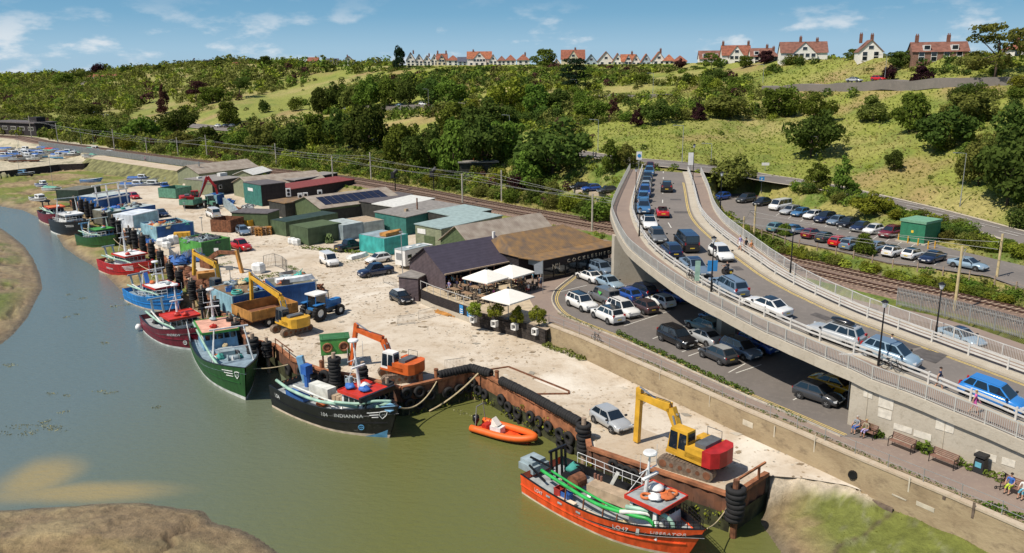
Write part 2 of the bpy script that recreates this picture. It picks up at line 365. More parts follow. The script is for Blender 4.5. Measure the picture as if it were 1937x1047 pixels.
def GH(x,y,full=False):
 """terrain height"""
 x=np.asarray(x,float);y=np.asarray(y,float);a=x/np.maximum(y,1)
 yr,zr=interp_u(RIDGEPX,a);yb=np.interp(a,_ra,_ry);zb=np.interp(a,_ra,_rz);rl=rail_y(x)
# mud and quay ground
 dw=pdst(x,y,WATER);iw=inpoly(x,y,WATER);n1=fbm(x*.35,y*.35,3);n2=fbm(x*1.3,y*1.3,9,3)
 right=np.clip((x-12)/6,0,1)*np.clip((y-40)/4,0,1)
 cap=lerp(1.25,2.3,right);slope=lerp(.34,.42,right)
 mud=np.where(iw,-2.5-.16*dw,-2.5+np.minimum(cap,slope*dw**.75)+(n1-.5)*.5*np.clip(dw/1.5,0,1)+(n2-.5)*.28*np.clip(dw,0,1))
 ch=np.clip(1-np.abs(fbm(x*.10,y*.16,55,3)-.44)/.022,0,1)*np.clip(dw/2,0,1)*(~iw);mud=mud-.42*ch*(1-right)+.2*np.clip(fbm(x*.5,y*.8,57)-.5,0,1)*np.clip(dw,0,1)*(~iw)
 dq=pdst(x,y,SANDEDGE,False);sd=np.clip(1-dq/(.9+2*n1*n1),0,1)**1.2*right*(~iw);mud=lerp(mud,-.04,sd)
 iq=inpoly(x,y,QUAY_POLY)|inpoly(x,y,PROM_POLY);low=np.where(iq,np.where((dq<4)&(x>14),-.03,-.4),mud)
 low=np.where(inpoly(x,y,BOATYARD),.3+(n1-.5)*.1,low)
 d=(y-rl)*.74
 rail=1.85
 t=np.clip((d+14)/7,0,1);h=lerp(low,rail,t*t*(3-2*t))
 t=np.clip((y-(rl+9))/np.maximum(yb-5-(rl+9),4),0,1);h=np.where(d>-6,lerp(rail,zb-.12,t*t*(3-2*t))+(n1-.5)*.5*t*(1-t)*4,h)
 t=np.clip((y-(yb+4.5))/np.maximum(yr-yb-4.5,10),0,1)
 big=(fbm(x*.02,y*.02,21)-.5)*7*np.sin(np.pi*t)+(fbm(x*.11,y*.11,5)-.5)*1.8*np.clip(t*12,0,1)*np.clip((1-t)*8,0,1)
 hill=zb-.12+(zr-zb+.12)*t+big*np.clip(t*5,0,1)
 h=np.where(y>yb-5,np.where(y>yb+4.5,hill,zb-.12),h)
 h=np.where(y>yr,np.maximum(zr-.012*(y-yr),4.0)+(fbm(x*.006,y*.006,8)-.5)*6*np.clip((y-yr)/400,0,1),h)
 dr=pdst(x,y,ROAD_C,False);wz=np.clip((dr-5.0)/4.5,0,1);h=np.where((dr<9.6)&(y>rl+4),lerp(zb-.15,h,wz*wz*(3-2*wz)),h)
 du=pdst(x,y,UPPARK);iu=inpoly(x,y,UPPARK);du=np.where(iu,0,du);h=np.where((du<3.5)&(y>rl+5)&((dr>4.6)|(du==0)),lerp(ZU-.15,h,np.clip(du/3.5,0,1)),h)
 if full:return h,dict(ch=ch,sd=sd,dw=dw,iw=iw,iq=iq,t=t,yb=yb,yr=yr,rl=rl,d=d,n1=n1,n2=n2,iu=iu)
 return h
def gz(x,y):return float(GH(np.array([x]),np.array([y]))[0])
_LUT={}
def T(u,v):
 """where the photo pixel meets the hill terrain"""
 d=ray(u,v);ys=np.concatenate([np.arange(60,420,1.0),np.arange(420,2600,4.0)]);t=ys/d.y;xs=d.x*t;zs=HCAM+d.z*t
 h=GH(xs,ys);k=np.where(zs<h)[0]
 i=k[0]if len(k)else len(ys)-1
 return Vec((xs[i],ys[i],h[i]))
# ================================================================ terrain sheet
def build_terrain():
 aa=np.concatenate([np.linspace(-1.25,-.72,60),np.linspace(-.715,.70,560),np.linspace(.71,1.3,50)])
 yy=[24.0]
 while yy[-1]<2600:yy.append(yy[-1]*(1.0085 if yy[-1]<700 else 1.02))
 yy=np.array(yy+[3200,4200,6500]);A,Y=np.meshgrid(aa,yy);X=A*Y
 H,q=GH(X,Y,True)
 n,k=X.shape;V=np.stack([X,Y,H],-1).reshape(-1,3)
 i=np.arange((n-1)*k).reshape(n-1,k)[:,:-1].ravel();F=np.stack([i,i+1,i+k+1,i+k],1)
 me=bpy.data.meshes.new('ground');me.vertices.add(len(V));me.vertices.foreach_set('co',V.ravel())
 me.loops.add(F.size);me.loops.foreach_set('vertex_index',F.ravel().astype(np.int32));me.polygons.add(len(F));me.polygons.foreach_set('loop_start',(np.arange(len(F))*4).astype(np.int32));me.polygons.foreach_set('loop_total',np.full(len(F),4,np.int32))
 me.polygons.foreach_set('use_smooth',np.ones(len(F),bool));me.update(calc_edges=True)
# cover: what grows or lies where
 def c(r,g,b):return np.array([r,g,b])
 fx=fbm(X*.03,Y*.03,31);f2=fbm(X*.14,Y*.14,33);f3=fbm(X*.6,Y*.6,37,3)
 def mixc(a,b,t):return a*(1-t[...,None])+b*t[...,None]
 st=lambda x,lo,hi:np.clip((x-lo)/(hi-lo),0,1)
 hillc=mixc(c(.225,.245,.048)+0*H[...,None],c(.33,.285,.105)+0*H[...,None],st(fx,.45,.64));hillc=mixc(hillc,c(.15,.19,.035),st(f2,.52,.66)*.85);hillc=mixc(hillc,c(.30,.27,.085),st(f3,.5,.8)*.5)
 hillc=mixc(hillc,c(.33,.215,.11),st(fbm(X*.045,Y*.06,47),.56,.66)*.6)
 left=st(-X,60,220)
 hillc=mixc(hillc,c(.19,.18,.07),left*.3)
 mudw=mixc(c(.26,.185,.10)+0*H[...,None],c(.33,.25,.13)+0*H[...,None],st(q['n1'],.4,.62))
 mudw=mixc(mudw,c(.13,.09,.055),st(q['n2'],.56,.78)*.55)
 weed=st(fbm(X*.16,Y*.22,41)+np.where(X>12,.24,0),.44,.54)*st(q['dw'],1.0,3.5)
 mudw=mixc(mudw,c(.15,.175,.032),weed*np.where((X<-45)|(X>12),.92,.12))
 mudw=mixc(mudw,c(.40,.37,.29),st(X,14,16)*st(q['n2'],.56,.7)*st(q['dw'],2,5)*.3)
 mudw=mixc(mudw,c(.15,.12,.08),np.where(q['dw']<1.0,1,0)*(1-q['dw'].clip(0,1)))
 mudw=mixc(mudw,c(.10,.07,.045),q['ch']*.8)
 mudw=mixc(mudw,c(.56,.47,.35),st(q['sd']+(f3-.5)*.7,.35,.8))
 lowc=mudw
 verge=mixc(c(.27,.24,.07)+0*H[...,None],c(.12,.17,.03)+0*H[...,None],st(f2,.42,.58));verge=mixc(verge,c(.38,.31,.14),st(f3,.5,.75)*.6)
 ballast=c(.20,.14,.10)+0*H[...,None]
 col=np.where((q['d']<-8)[...,None],lowc,verge);col=np.where(((q['d']>=-5)&(q['d']<5.4))[...,None],ballast,col)
 col=np.where((Y>q['yb']+3)[...,None],hillc,col)
 col=np.where(inpoly(X,Y,BOATYARD)[...,None],mixc(c(.48,.42,.30)+0*H[...,None],c(.25,.24,.15)+0*H[...,None],st(f3,.45,.7)),col)
 C=np.concatenate([col,np.where((q['d']<-8)&(q['dw']<6),.5,1.0)[...,None]],-1).reshape(-1,4)
 at=me.color_attributes.new('cover','FLOAT_COLOR','POINT');at.data.foreach_set('color',C.astype(np.float32).ravel())
 m=bpy.data.materials.new('ground_cover');m.use_nodes=True;nn=m.node_tree.nodes;l=m.node_tree.links;b=nn['Principled BSDF']
 a=nn.new('ShaderNodeVertexColor');a.layer_name='cover';g=nn.new('ShaderNodeNewGeometry')
 t1=nn.new('ShaderNodeTexNoise');t1.inputs['Scale'].default_value=1.1;t1.inputs['Detail'].default_value=8;t1.inputs['Roughness'].default_value=.75;l.new(g.outputs['Position'],t1.inputs['Vector'])
 r=nn.new('ShaderNodeMapRange');r.inputs[1].default_value=.28;r.inputs[2].default_value=.72;r.inputs[3].default_value=.55;r.inputs[4].default_value=1.45;l.new(t1.outputs['Fac'],r.inputs[0])
 mx=nn.new('ShaderNodeMix');mx.data_type='RGBA';mx.blend_type='MULTIPLY';mx.inputs[0].default_value=1;l.new(a.outputs['Color'],mx.inputs[6]);l.new(r.outputs[0],mx.inputs[7]);l.new(mx.outputs[2],b.inputs['Base Color'])
 b.inputs['Specular IOR Level'].default_value=.3;l.new(a.outputs['Alpha'],b.inputs['Roughness'])
 bp=nn.new('ShaderNodeBump');bp.inputs['Strength'].default_value=.9;bp.inputs['Distance'].default_value=.35;l.new(t1.outputs['Fac'],bp.inputs['Height']);l.new(bp.outputs[0],b.inputs['Normal'])
 me.materials.append(m);o=bpy.data.objects.new('ground',me);COL.objects.link(o);struct(o)
build_terrain()
# ================================================================ water
def build_water():
 m=bpy.data.materials.new('creek_water');m.use_nodes=True;n=m.node_tree.nodes;l=m.node_tree.links;b=n['Principled BSDF']
 g=n.new('ShaderNodeNewGeometry');sx=n.new('ShaderNodeSeparateXYZ');l.new(g.outputs['Position'],sx.inputs[0])
 b.inputs['Roughness'].default_value=.07;b.inputs['IOR'].default_value=1.33;b.inputs['Specular IOR Level'].default_value=.5
# silty green towards the dock, sky reflection put into the colour up the creek, and a sandy shoal just under the surface
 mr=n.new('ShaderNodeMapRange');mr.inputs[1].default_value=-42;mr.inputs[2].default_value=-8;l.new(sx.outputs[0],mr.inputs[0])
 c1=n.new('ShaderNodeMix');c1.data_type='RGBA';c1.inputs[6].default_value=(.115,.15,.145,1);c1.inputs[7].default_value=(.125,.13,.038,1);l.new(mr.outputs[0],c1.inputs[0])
 no=n.new('ShaderNodeTexNoise');no.inputs['Scale'].default_value=.09;no.inputs['Detail'].default_value=4;no.inputs['Distortion'].default_value=.8;l.new(g.outputs['Position'],no.inputs['Vector'])
 def shoal(cx,cy,rx,ry,rot):
  mp=n.new('ShaderNodeMapping');mp.vector_type='TEXTURE';mp.inputs['Location'].default_value=(cx,cy,-2.5);mp.inputs['Rotation'].default_value=(0,0,rot);mp.inputs['Scale'].default_value=(rx,ry,50)
  l.new(g.outputs['Position'],mp.inputs[0]);ln=n.new('ShaderNodeVectorMath');ln.operation='LENGTH';l.new(mp.outputs[0],ln.inputs[0])
  ad=n.new('ShaderNodeMath');ad.operation='MULTIPLY_ADD';l.new(no.outputs['Fac'],ad.inputs[0]);ad.inputs[1].default_value=.9;l.new(ln.outputs['Value'],ad.inputs[2])
  r=n.new('ShaderNodeMapRange');r.interpolation_type='SMOOTHSTEP';r.inputs[1].default_value=2.0;r.inputs[2].default_value=.75;l.new(ad.outputs[0],r.inputs[0]);return r.outputs[0]
 p1=P(75,905,-2.5);p2=P(150,932,-2.5);p3=P(90,660,-2.5)
 s=n.new('ShaderNodeMath');s.operation='MAXIMUM';l.new(shoal(p1.x,p1.y,2.6,3.2,.2),s.inputs[0]);l.new(shoal(p2.x,p2.y,6.5,1.5,.03),s.inputs[1])
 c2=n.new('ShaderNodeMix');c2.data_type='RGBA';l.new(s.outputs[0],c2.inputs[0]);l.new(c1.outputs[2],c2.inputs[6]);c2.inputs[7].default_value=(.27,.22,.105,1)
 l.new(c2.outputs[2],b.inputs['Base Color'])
 w1=n.new('ShaderNodeTexNoise');w1.inputs['Scale'].default_value=1.5;w1.inputs['Detail'].default_value=5;w1.inputs['Roughness'].default_value=.62
 mp=n.new('ShaderNodeMapping');mp.inputs['Scale'].default_value=(.75,1.5,1);mp.inputs['Rotation'].default_value=(0,0,.5);l.new(g.outputs['Position'],mp.inputs[0]);l.new(mp.outputs[0],w1.inputs['Vector'])
 bp=n.new('ShaderNodeBump');bp.inputs['Strength'].default_value=.55;bp.inputs['Distance'].default_value=.15;l.new(w1.outputs['Fac'],bp.inputs['Height']);l.new(bp.outputs[0],b.inputs['Normal'])
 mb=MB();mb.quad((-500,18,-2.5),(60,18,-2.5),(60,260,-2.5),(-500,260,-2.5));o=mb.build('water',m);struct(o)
build_water()
# ================================================================ quay ground, promenade, car parks
shm('quay_sand',[(.58,.505,.405),(.46,.375,.275),(.31,.23,.15),(.66,.60,.505)],.95,.13,.8,bump=.6,bs=3.0)
shm('prom_tarmac',[(.27,.205,.165),(.235,.18,.15),(.30,.24,.19)],.9,.2,3.0,bump=.2)
shm('asphalt',[(.165,.145,.13),(.135,.12,.108),(.20,.175,.155)],.88,.15,2.5,bump=.2)
shm('road_asphalt',[(.20,.175,.155),(.165,.147,.132),(.235,.205,.18)],.86,.1,1.8,bump=.2)
shm('concrete_slab',[(.50,.42,.32),(.44,.35,.25),(.36,.27,.18)],.9,.25,2.2,bump=.25)
shm('sea_wall_concrete',[(.33,.255,.155),(.25,.185,.11),(.15,.11,.07)],.92,.35,1.1,bump=.6,bs=3.0,stretch=(.7,.7,1.3))
shm('grey_concrete',[(.46,.41,.33),(.41,.36,.285),(.33,.285,.22)],.9,.3,2.5,bump=.3)
mat('white_line',(.62,.60,.54),.8,var=.2,scale=6);mat('yellow_line',(.60,.44,.13),.8,var=.25,scale=5)
mat('kerb_stone',(.46,.40,.31),.9,var=.2,scale=2)
o=pfl(QUAY_POLY,0.0).build('quay_ground','quay_sand');struct(o)
struct(pfl([(p.x,p.y)for p in ofl(JETTY[:3],.55)]+[(p.x-.6,p.y+.2)for p in[JETTY[3]]]+[P(1330,855,0),P(1120,775,0)],.006).build('jetty_ground','concrete_slab'))
struct(pfl([P(u,v,.007)for u,v in[(905,705),(1000,748),(1076,745),(940,692)]]).build('quay_slab_ground','concrete_slab'))
def prism_poly(pts,z0,z1,name,m,mside=None):
 top=pfl(pts,z1);n=len(pts)
 for i in range(n):
  a=pts[i];b=pts[(i+1)%n];top.add([(a.x,a.y,z0),(b.x,b.y,z0),(b.x,b.y,z1),(a.x,a.y,z1)],[(0,1,2,3)],1)
 return top.build(name,[M(m),M(mside or m)])
struct(prism_poly([Vec((p.x+.45,p.y+.55,0))if i<len(SEAWALL)else p for i,p in enumerate(PROM_POLY)],-.5,1.80,'promenade','prom_tarmac','grey_concrete'))
KERB=sml([P(u,v,1.8)for u,v in[(1120,497),(1062,540),(1048,556),(1046,572),(1058,590),(1080,604),(1140,628),(1200,652),(1300,698),(1400,743),(1500,786),(1592,826)]],3)
_cpn=[p for p in reversed(clipx(ofl(RAIL_C,-9.5),18,60))]
struct(pfl([(p.x,p.y)for p in KERB+_cpn+[P(1190,488,1.8)]],1.806).build('car_park_pavement','asphalt'))
mb=MB();L1=ofl(KERB,.0);L2=ofl(KERB,-.16)
for a,b,c,d in zip(L1,L1[1:],L2[1:],L2):mb.prism([a,b,c,d],1.75,1.90)
struct(mb.build('kerb','kerb_stone'))
def lsh(pts,wdt,z,name,m,dash=None):
 mb=MB()
 if dash:
  seg=along(pts,sum(dash));
  for p,h in seg:
   d=Vec((cos(h),sin(h),0));n=Vec((-d.y,d.x,0));q=p+d*dash[0]
   mb.quad(*[(v.x,v.y,z if z is not None else v.z)for v in(p-n*wdt/2,q-n*wdt/2,q+n*wdt/2,p+n*wdt/2)])
 else:strip(mb,[Vec((v.x,v.y,z if z is not None else v.z))for v in ofl(pts,-wdt/2)],[Vec((v.x,v.y,z if z is not None else v.z))for v in ofl(pts,wdt/2)])
 return mb.build(name,M(m))
struct(lsh(ofl(KERB,.35),.09,1.812,'road_markings','yellow_line'));struct(lsh(ofl(KERB,.58),.09,1.812,'road_markings','yellow_line'))
mb=MB()
for u0,v0,u1,v1 in[(1180,617,1268,588),(1235,641,1300,615),(1290,666,1360,640),(1378,705,1410,688),(1302,674,1340,660),(1392,706,1440,690),(1060,552,1110,540),(1150,515,1195,500),(1500,757,1545,735)]:
 a=P(u0,v0,1.813);b=P(u1,v1,1.813);n=Vec((-(b-a).y,(b-a).x,0)).normalized()*.05;mb.quad(a-n,b-n,b+n,a+n)
struct(mb.build('bay_markings','white_line'))
struct(pfl(UPPARK,ZU+.03).build('upper_car_park_pavement','road_asphalt'))
mb=MB()
for k in range(12):
 u0=1468+k*23.0;v0=404+k*5.5;a=P(u0,v0+4,ZU+.037);b=P(u0+18,v0-8,ZU+.037);n=Vec((-(b-a).y,(b-a).x,0)).normalized()*.05;mb.quad(a-n,b-n,b+n,a+n)
for k in range(5):
 u0=1650+k*39;v0=484+k*6;a=P(u0,v0,ZU+.037);b=P(u0+16,v0-12,ZU+.037);n=Vec((-(b-a).y,(b-a).x,0)).normalized()*.05;mb.quad(a-n,b-n,b+n,a+n)
struct(mb.build('bay_markings','white_line'))
# hill road (foot of the slope)
RF=sml(ROAD_F,4);RN=sml(ROAD_N,4)
mb=MB();strip(mb,[p+Vec((0,0,.10))for p in RN],[p+Vec((0,0,.10))for p in RF]);struct(mb.build('road','road_asphalt'))
mb=MB()
for s in(RN,RF):
 a=ofl(s,-.75 if s is RF else.0);b=ofl(s,.0 if s is RF else.75);strip(mb,[p+Vec((0,0,.17))for p in a],[p+Vec((0,0,.17))for p in b])
struct(mb.build('road_edge_kerb','kerb_stone'))
RC=[(a+b)/2+Vec((0,0,.118))for a,b in zip(RF,RN)]
struct(lsh(RC,.18,None,'road_markings','white_line',dash=(4,3)))
struct(lsh([p for p in ofl(RC,1.4)],.12,None,'road_markings','white_line',dash=(5,1.2)));
# upper hill road, seen between the bushes
HR=[T(u,v)for u,v in[(1000,190),(1060,190),(1140,184),(1190,183),(1260,183)]];HR2=[T(u,v)for u,v in[(1455,170),(1520,168),(1600,167),(1700,164),(1780,160),(1860,156),(1937,153),(2020,150)]];HR3=[T(u,v)for u,v in[(700,206),(760,206),(800,205),(850,200),(900,196)]]
def ribbon(pts,wdt,name,m,dz=.2):
 s=sml(pts,5);A=ofl(s,-wdt/2);B=ofl(s,wdt/2);mb=MB()
 zz=[max(gz(a.x,a.y),gz(b.x,b.y),p.z)+dz for a,b,p in zip(A,B,s)]
 strip(mb,[Vec((p.x,p.y,z))for p,z in zip(A,zz)],[Vec((p.x,p.y,z))for p,z in zip(B,zz)])
 for S_,sg in((A,1),(B,-1)):strip(mb,[Vec((p.x,p.y,z-2.5))for p,z in zip(S_,zz)],[Vec((p.x,p.y,z))for p,z in zip(S_,zz)])
 struct(mb.build(name,M(m)));return[(Vec((p.x,p.y,z)))for p,z in zip(s,zz)]
HRL=[ribbon(h,6,'hill_road','road_asphalt')for h in(HR,HR2,HR3)]
VR=[T(u,v)for u,v in[(228,236),(200,228),(170,214),(140,196),(130,185),(140,172),(160,160),(178,150)]]
ribbon(VR,9,'valley_road','road_asphalt',.4)
# path by the railway and concrete slope
PATH_N=ofl(RAIL_C,-9.2);PATH_S=ofl(RAIL_C,-14.5);mb=MB()
pn=[p for p in PATH_N if-141<p.x<-80];ps=[p for p in PATH_S if-141<p.x<-80];k=min(len(pn),len(ps))
strip(mb,[Vec((p.x,p.y,1.75))for p in ps[:k]],[Vec((p.x,p.y,2.05))for p in pn[:k]]);struct(mb.build('path','concrete_slab'));mat('bank_weed',(.15,.145,.06),.95,var=.5,scale=.6,bump=.6);mb=MB();strip(mb,[Vec((p.x-2.5,p.y-4,-1.4))for p in ps[:k]],[Vec((p.x,p.y,1.74))for p in ps[:k]]);struct(mb.build('path_bank','bank_weed'))
# ================================================================ railway
mat('ballast',(.20,.135,.10),.95,var=.45,scale=3.0,bump=.9,bscale=9,coords='Geometry');mat('rail_steel',(.11,.06,.045),.5,.5,var=.3,scale=3);mat('sleeper',(.33,.24,.17),.9,var=.3,scale=4)
RLINE=[Vec((p.x,p.y,0))for p in clipx(RAIL_C,-260,95)]
mb=MB();strip(mb,[Vec((p.x,p.y,2.02))for p in ofl(RLINE,-4.1)],[Vec((p.x,p.y,2.02))for p in ofl(RLINE,4.1)])
strip(mb,[Vec((p.x,p.y,1.5))for p in ofl(RLINE,-5.4)],[Vec((p.x,p.y,2.02))for p in ofl(RLINE,-4.1)]);strip(mb,[Vec((p.x,p.y,2.02))for p in ofl(RLINE,4.1)],[Vec((p.x,p.y,1.5))for p in ofl(RLINE,5.4)])
struct(mb.build('railway_ground','ballast'))
for s_ in(-2.0,2.0):
 tr=thing('railway_track','rusty double rail track on pale sleepers, '+('the one nearer the sheds' if s_<0 else 'the one nearer the hillside'),'railway track');c_=ofl(RLINE,s_);mb=MB()
 for r in(-.8,.8):
  q=ofl(c_,r)
  for a,b in zip(q,q[1:]):mb.bar((a.x,a.y,2.17),(b.x,b.y,2.17),.14,.16)
 mb.build('rail','rail_steel',tr);mb=MB()
 for p,h in along([p for p in c_ if-150<p.x<75],.75):mb.box((p.x,p.y,2.05),(.26,2.6,.12),h)
 o=mb.build('sleepers','sleeper',tr);o['kind']='stuff'
# ================================================================ road bridge
BLO=[(1193,322),(1185,338),(1160,394),(1161,415),(1174,446),(1192,474.6),(1218,495),(1235,510),(1308.5,560.7),(1358.8,586.5),(1417,618.7),(1449,634),(1526,668),(1612,705),(1711,745),(1765,767),(1937,838),(2150,925)]
BLI=[(1215,322),(1208,345),(1200,371),(1195,397),(1200,420),(1214,449),(1230,472),(1250,490),(1274,508),(1303,528),(1361,564.5),(1412,590),(1469,613.6),(1534,644.6),(1611,673),(1699,706.5),(1741.6,727),(1825.5,760.7),(1937,807),(2150,893)]
BRI=[(1301,327),(1310,353),(1320,394.5),(1332,418),(1355,441),(1383,464),(1420,490),(1457,518),(1505,545),(1549,566),(1598,589),(1654,611),(1714.5,634),(1774,656),(1801,666.5),(1889,697.5),(1937,716),(2150,795)]
BRO=[(1324,330),(1337,361),(1347,394.5),(1363,420),(1386,441),(1414,462),(1438,480),(1470,504),(1523.5,537),(1550.6,551),(1614,578),(1649,593),(1685,606),(1725,621),(1815,653),(1862,668),(1912,687),(1937,696),(2150,773)]
ZY=([30,40,46,52,58,65,72,82,93,105,125,150,170,200],[1.9,2.3,3.0,4.0,5.0,6.1,7.0,8.0,8.6,9.0,9.2,9.2,9.15,9.15])
def rsm(pts,n):
 pts=[Vec(p)for p in pts];L=[0]
 for a,b in zip(pts,pts[1:]):L.append(L[-1]+(b-a).length)
 out=[]
 for i in range(n):
  d=L[-1]*i/(n-1);k=max(j for j in range(len(L))if L[j]<=d+1e-6);k=min(k,len(pts)-2)
  t=(d-L[k])/max(L[k+1]-L[k],1e-6);out.append(pts[k].lerp(pts[k+1],t))
 return out
def _guess(l):return rsm([P(u,v,float(np.interp(y,*ZY)))for(u,v)in l for y in[P(u,v,7).y]],60)
_li,_ri=_guess(BLI),_guess(BRI)
BC=[(a+b)/2 for a,b in zip(_li,_ri)]
for p in BC:p.z=float(np.interp(p.y,*ZY))
_bx=np.array([p.x for p in BC]);_by=np.array([p.y for p in BC]);_bz=np.array([p.z for p in BC])
def zdeck(x,y):
 d=(_bx-x)**2+(_by-y)**2;i=int(np.argmin(d));i=min(max(i,1),len(BC)-2);best=None
 for j in(i-1,i):
  ax,ay,bx,by=_bx[j],_by[j],_bx[j+1],_by[j+1];t=((x-ax)*(bx-ax)+(y-ay)*(by-ay))/((bx-ax)**2+(by-ay)**2);t=min(max(t,0),1)
  q=(x-ax-t*(bx-ax))**2+(y-ay-t*(by-ay))**2
  if best is None or q<best[0]:best=(q,_bz[j]+t*(_bz[j+1]-_bz[j]))
 return float(best[1])
def PD(u,v):
 z=7.0
 for _ in range(14):p=P(u,v,z);z=.5*z+.5*zdeck(p.x,p.y)
 p=P(u,v,z);return p
def bline(l):return rsm(sml([PD(u,v)for u,v in l],3),90)
LO,LI,RI,RO=bline(BLO),bline(BLI),bline(BRI),bline(BRO)
for l in(LO,LI,RI,RO):
 for _ in range(3):
  for i in range(1,len(l)-1):l[i]=(l[i-1]+l[i]*2+l[i+1])/4
 for p in l:p.z=zdeck(p.x,p.y)
mat('galvanised',(.42,.43,.42),.45,.5,var=.15,scale=1.5);mat('pale_metal',(.62,.60,.56),.5,.2,var=.12,scale=1.2);mat('black_paint',(.012,.012,.014),.35,.1,var=.3)
def up(l,z):return[p+Vec((0,0,z))for p in l]
br=thing('road_bridge','concrete road bridge curving over the railway and car park with queueing cars on it','bridge')
RL=ofl(LI,.45);RR=ofl(RI,-1.0)
mb=MB();strip(mb,up(RL,.0),up(RR,.0));mb.build('road_surface','road_asphalt',br)
for nm,A,B,z,m in(('footway',LO,ofl(LI,-.35),.16,'prom_tarmac'),('kerb_strip',ofl(LI,-.35),RL,.20,'grey_concrete'),('kerb_strip',RR,ofl(RI,.25),.20,'grey_concrete'),('footway',ofl(RI,.25),RO,.16,'prom_tarmac')):
 mb=MB();strip(mb,up(A,z),up(B,z));strip(mb,up(A,z-.25),up(A,z))if 0 else None
 if nm=='kerb_strip':strip(mb,up(B,-.02),up(B,z));strip(mb,up(A,z),up(A,-.02))
 mb.build(nm,M(m),br)
mb=MB();strip(mb,up(RO,-.6),up(LO,-.6));mb.build('deck_underside','grey_concrete',br)
for l,s in((LO,-1),(RO,1)):
 mb=MB();o_=ofl(l,.3*s);A=up(l,.22);B=up(o_,.22);C_=up(o_,-.62);D_=up(l,-.62)
 for a_,b_ in((A,B),(B,C_),(C_,D_),(D_,A)):strip(mb,a_,b_)if s<0 else strip(mb,b_,a_)
 mb.build('edge_beam','grey_concrete',br)
for off in(-.28,-.48):
 mb=MB();c_=ofl(RR,off)[:-1];strip(mb,up(ofl(c_,-.05)[12:],.012),up(ofl(c_,.05)[12:],.012));mb.build('yellow_line','yellow_line',br)
mb=MB();cl=rsm([(a+b)/2 for a,b in zip(RL,RR)],120)
for p,h in along(cl[:70],9):
 d=Vec((cos(h),sin(h),0));n=Vec((-d.y,d.x,0))*.06;q=p+d*3;q.z=zdeck(q.x,q.y)
 mb=MB();mb.add([tuple(v+Vec((0,0,.014)))for v in(p-n,q-n,q+n,p+n)],[(0,1,2,3)]);mb.build('lane_marking','white_line',br)
mat('patch_asphalt',(.095,.085,.08),.9,var=.2,scale=2)
mb=MB()
for u,v,w_,h_ in[(1726,662,4.5,2.6),(1553,599,1.6,1.0),(1395,508,1.3,.9),(1278,378,1.2,1.6),(1290,402,1.6,2.2)]:
 c_=PD(u,v);i=min(range(len(BC)),key=lambda k:(BC[k]-c_).length);hh=hdg(BC[max(i-1,0)],BC[min(i+1,len(BC)-1)]);d=Vec((cos(hh),sin(hh),0));n=Vec((-d.y,d.x,0))
 vs_=[c_+d*sx*w_/2+n*sy*h_/2 for sx,sy in((-1,-1),(1,-1),(1,1),(-1,1))];mb=MB();mb.add([(q.x,q.y,zdeck(q.x,q.y)+.008)for q in vs_],[(0,1,2,3)]);mb.build('road_patch','patch_asphalt',br)
# abutment and retaining wall on the right, piers and far abutment
ia=min(range(len(LO)),key=lambda i:abs(pix(*LO[i])[0]-1598))
mb=MB();A=[Vec((p.x,p.y,1.4))for p in ofl(LO[ia:],-.05)];B=up(ofl(LO[ia:],-.05),-.6);strip(mb,A,B)
e=RO[min(ia+4,89)];s0=LO[ia];mb.quad((e.x,e.y,1.4),(s0.x,s0.y,1.4),(s0.x,s0.y,s0.z-.6),(e.x,e.y,e.z-.6))
C_=[Vec((p.x,p.y,1.0))for p in ofl(RO[ia+4:],.05)];D_=up(ofl(RO[ia+4:],.05),-.9);strip(mb,D_,C_);mb.build('retaining_wall','grey_concrete',br)
mb=MB()
for i in range(ia+1,86,4):
 p=ofl(LO,-.07)[i];BX('wall_joint','kerb_stone',br,(p.x,p.y,(1.5+p.z-.6)/2),(.05,.06,p.z-.6-1.5),hdg(LO[i-1],LO[i+1]))
mat('repair_patch',(.62,.57,.48),.9,var=.15,scale=3);mb=MB()
for u,v,w_,h_ in[(1672,782,1.0,.7),(1715,810,1.3,.45),(1760,823,1.2,.5),(1790,800,1.2,1.1),(1872,862,1.3,.5),(1920,874,.8,.5),(1640,745,.7,.5),(1690,760,1.1,.9)]:
 i=min(range(ia,89),key=lambda k:abs(pix(LO[k].x,LO[k].y,3.5)[0]-u));p=ofl(LO,-.075)[i];z=1.8+(pix(p.x,p.y,1.8)[1]-v)*mpp(p)*1.06
 BX('repair_patch','repair_patch',br,(p.x,p.y,z),(w_,.02,h_),hdg(LO[i-1],LO[i+1]))
def pier(u,v,w_,d_):
 p=P(u,v,1.8);i=min(range(len(LO)),key=lambda k:(Vec((LO[k].x-p.x,LO[k].y-p.y,0))).length);h=hdg(LO[i-1],LO[i+1])
 mb=MB();z1=zdeck(p.x,p.y)-.6;mb.box((p.x,p.y,(1.6+z1)/2),(w_,d_,z1-1.6),h);mb.build('pier','grey_concrete',br)
pier(1372,640,.9,1.6);pier(1432,626,.9,1.6);pier(1340,583,.9,1.4);pier(1300,572,.8,2.2)
j=min(range(len(LO)),key=lambda i:abs(LO[i].y-101));mb=MB()
for k in(j,):
 p,q=LO[k],RO[k];h=hdg(p,q);c_=(p+q)/2;mb.box((c_.x,c_.y,(1.2+c_.z-.9)/2),((q-p).length+1,1.2,c_.z-.9-1.2),h)
mb.build('abutment','grey_concrete',br)
j2=min(range(len(LO)),key=lambda i:abs(LO[i].y-156));p,q=LO[j2],RO[j2];h=hdg(p,q);c_=(p+q)/2;BX('abutment','grey_concrete',br,(c_.x,c_.y,4.5),((q-p).length+.4,6,7.2),h)
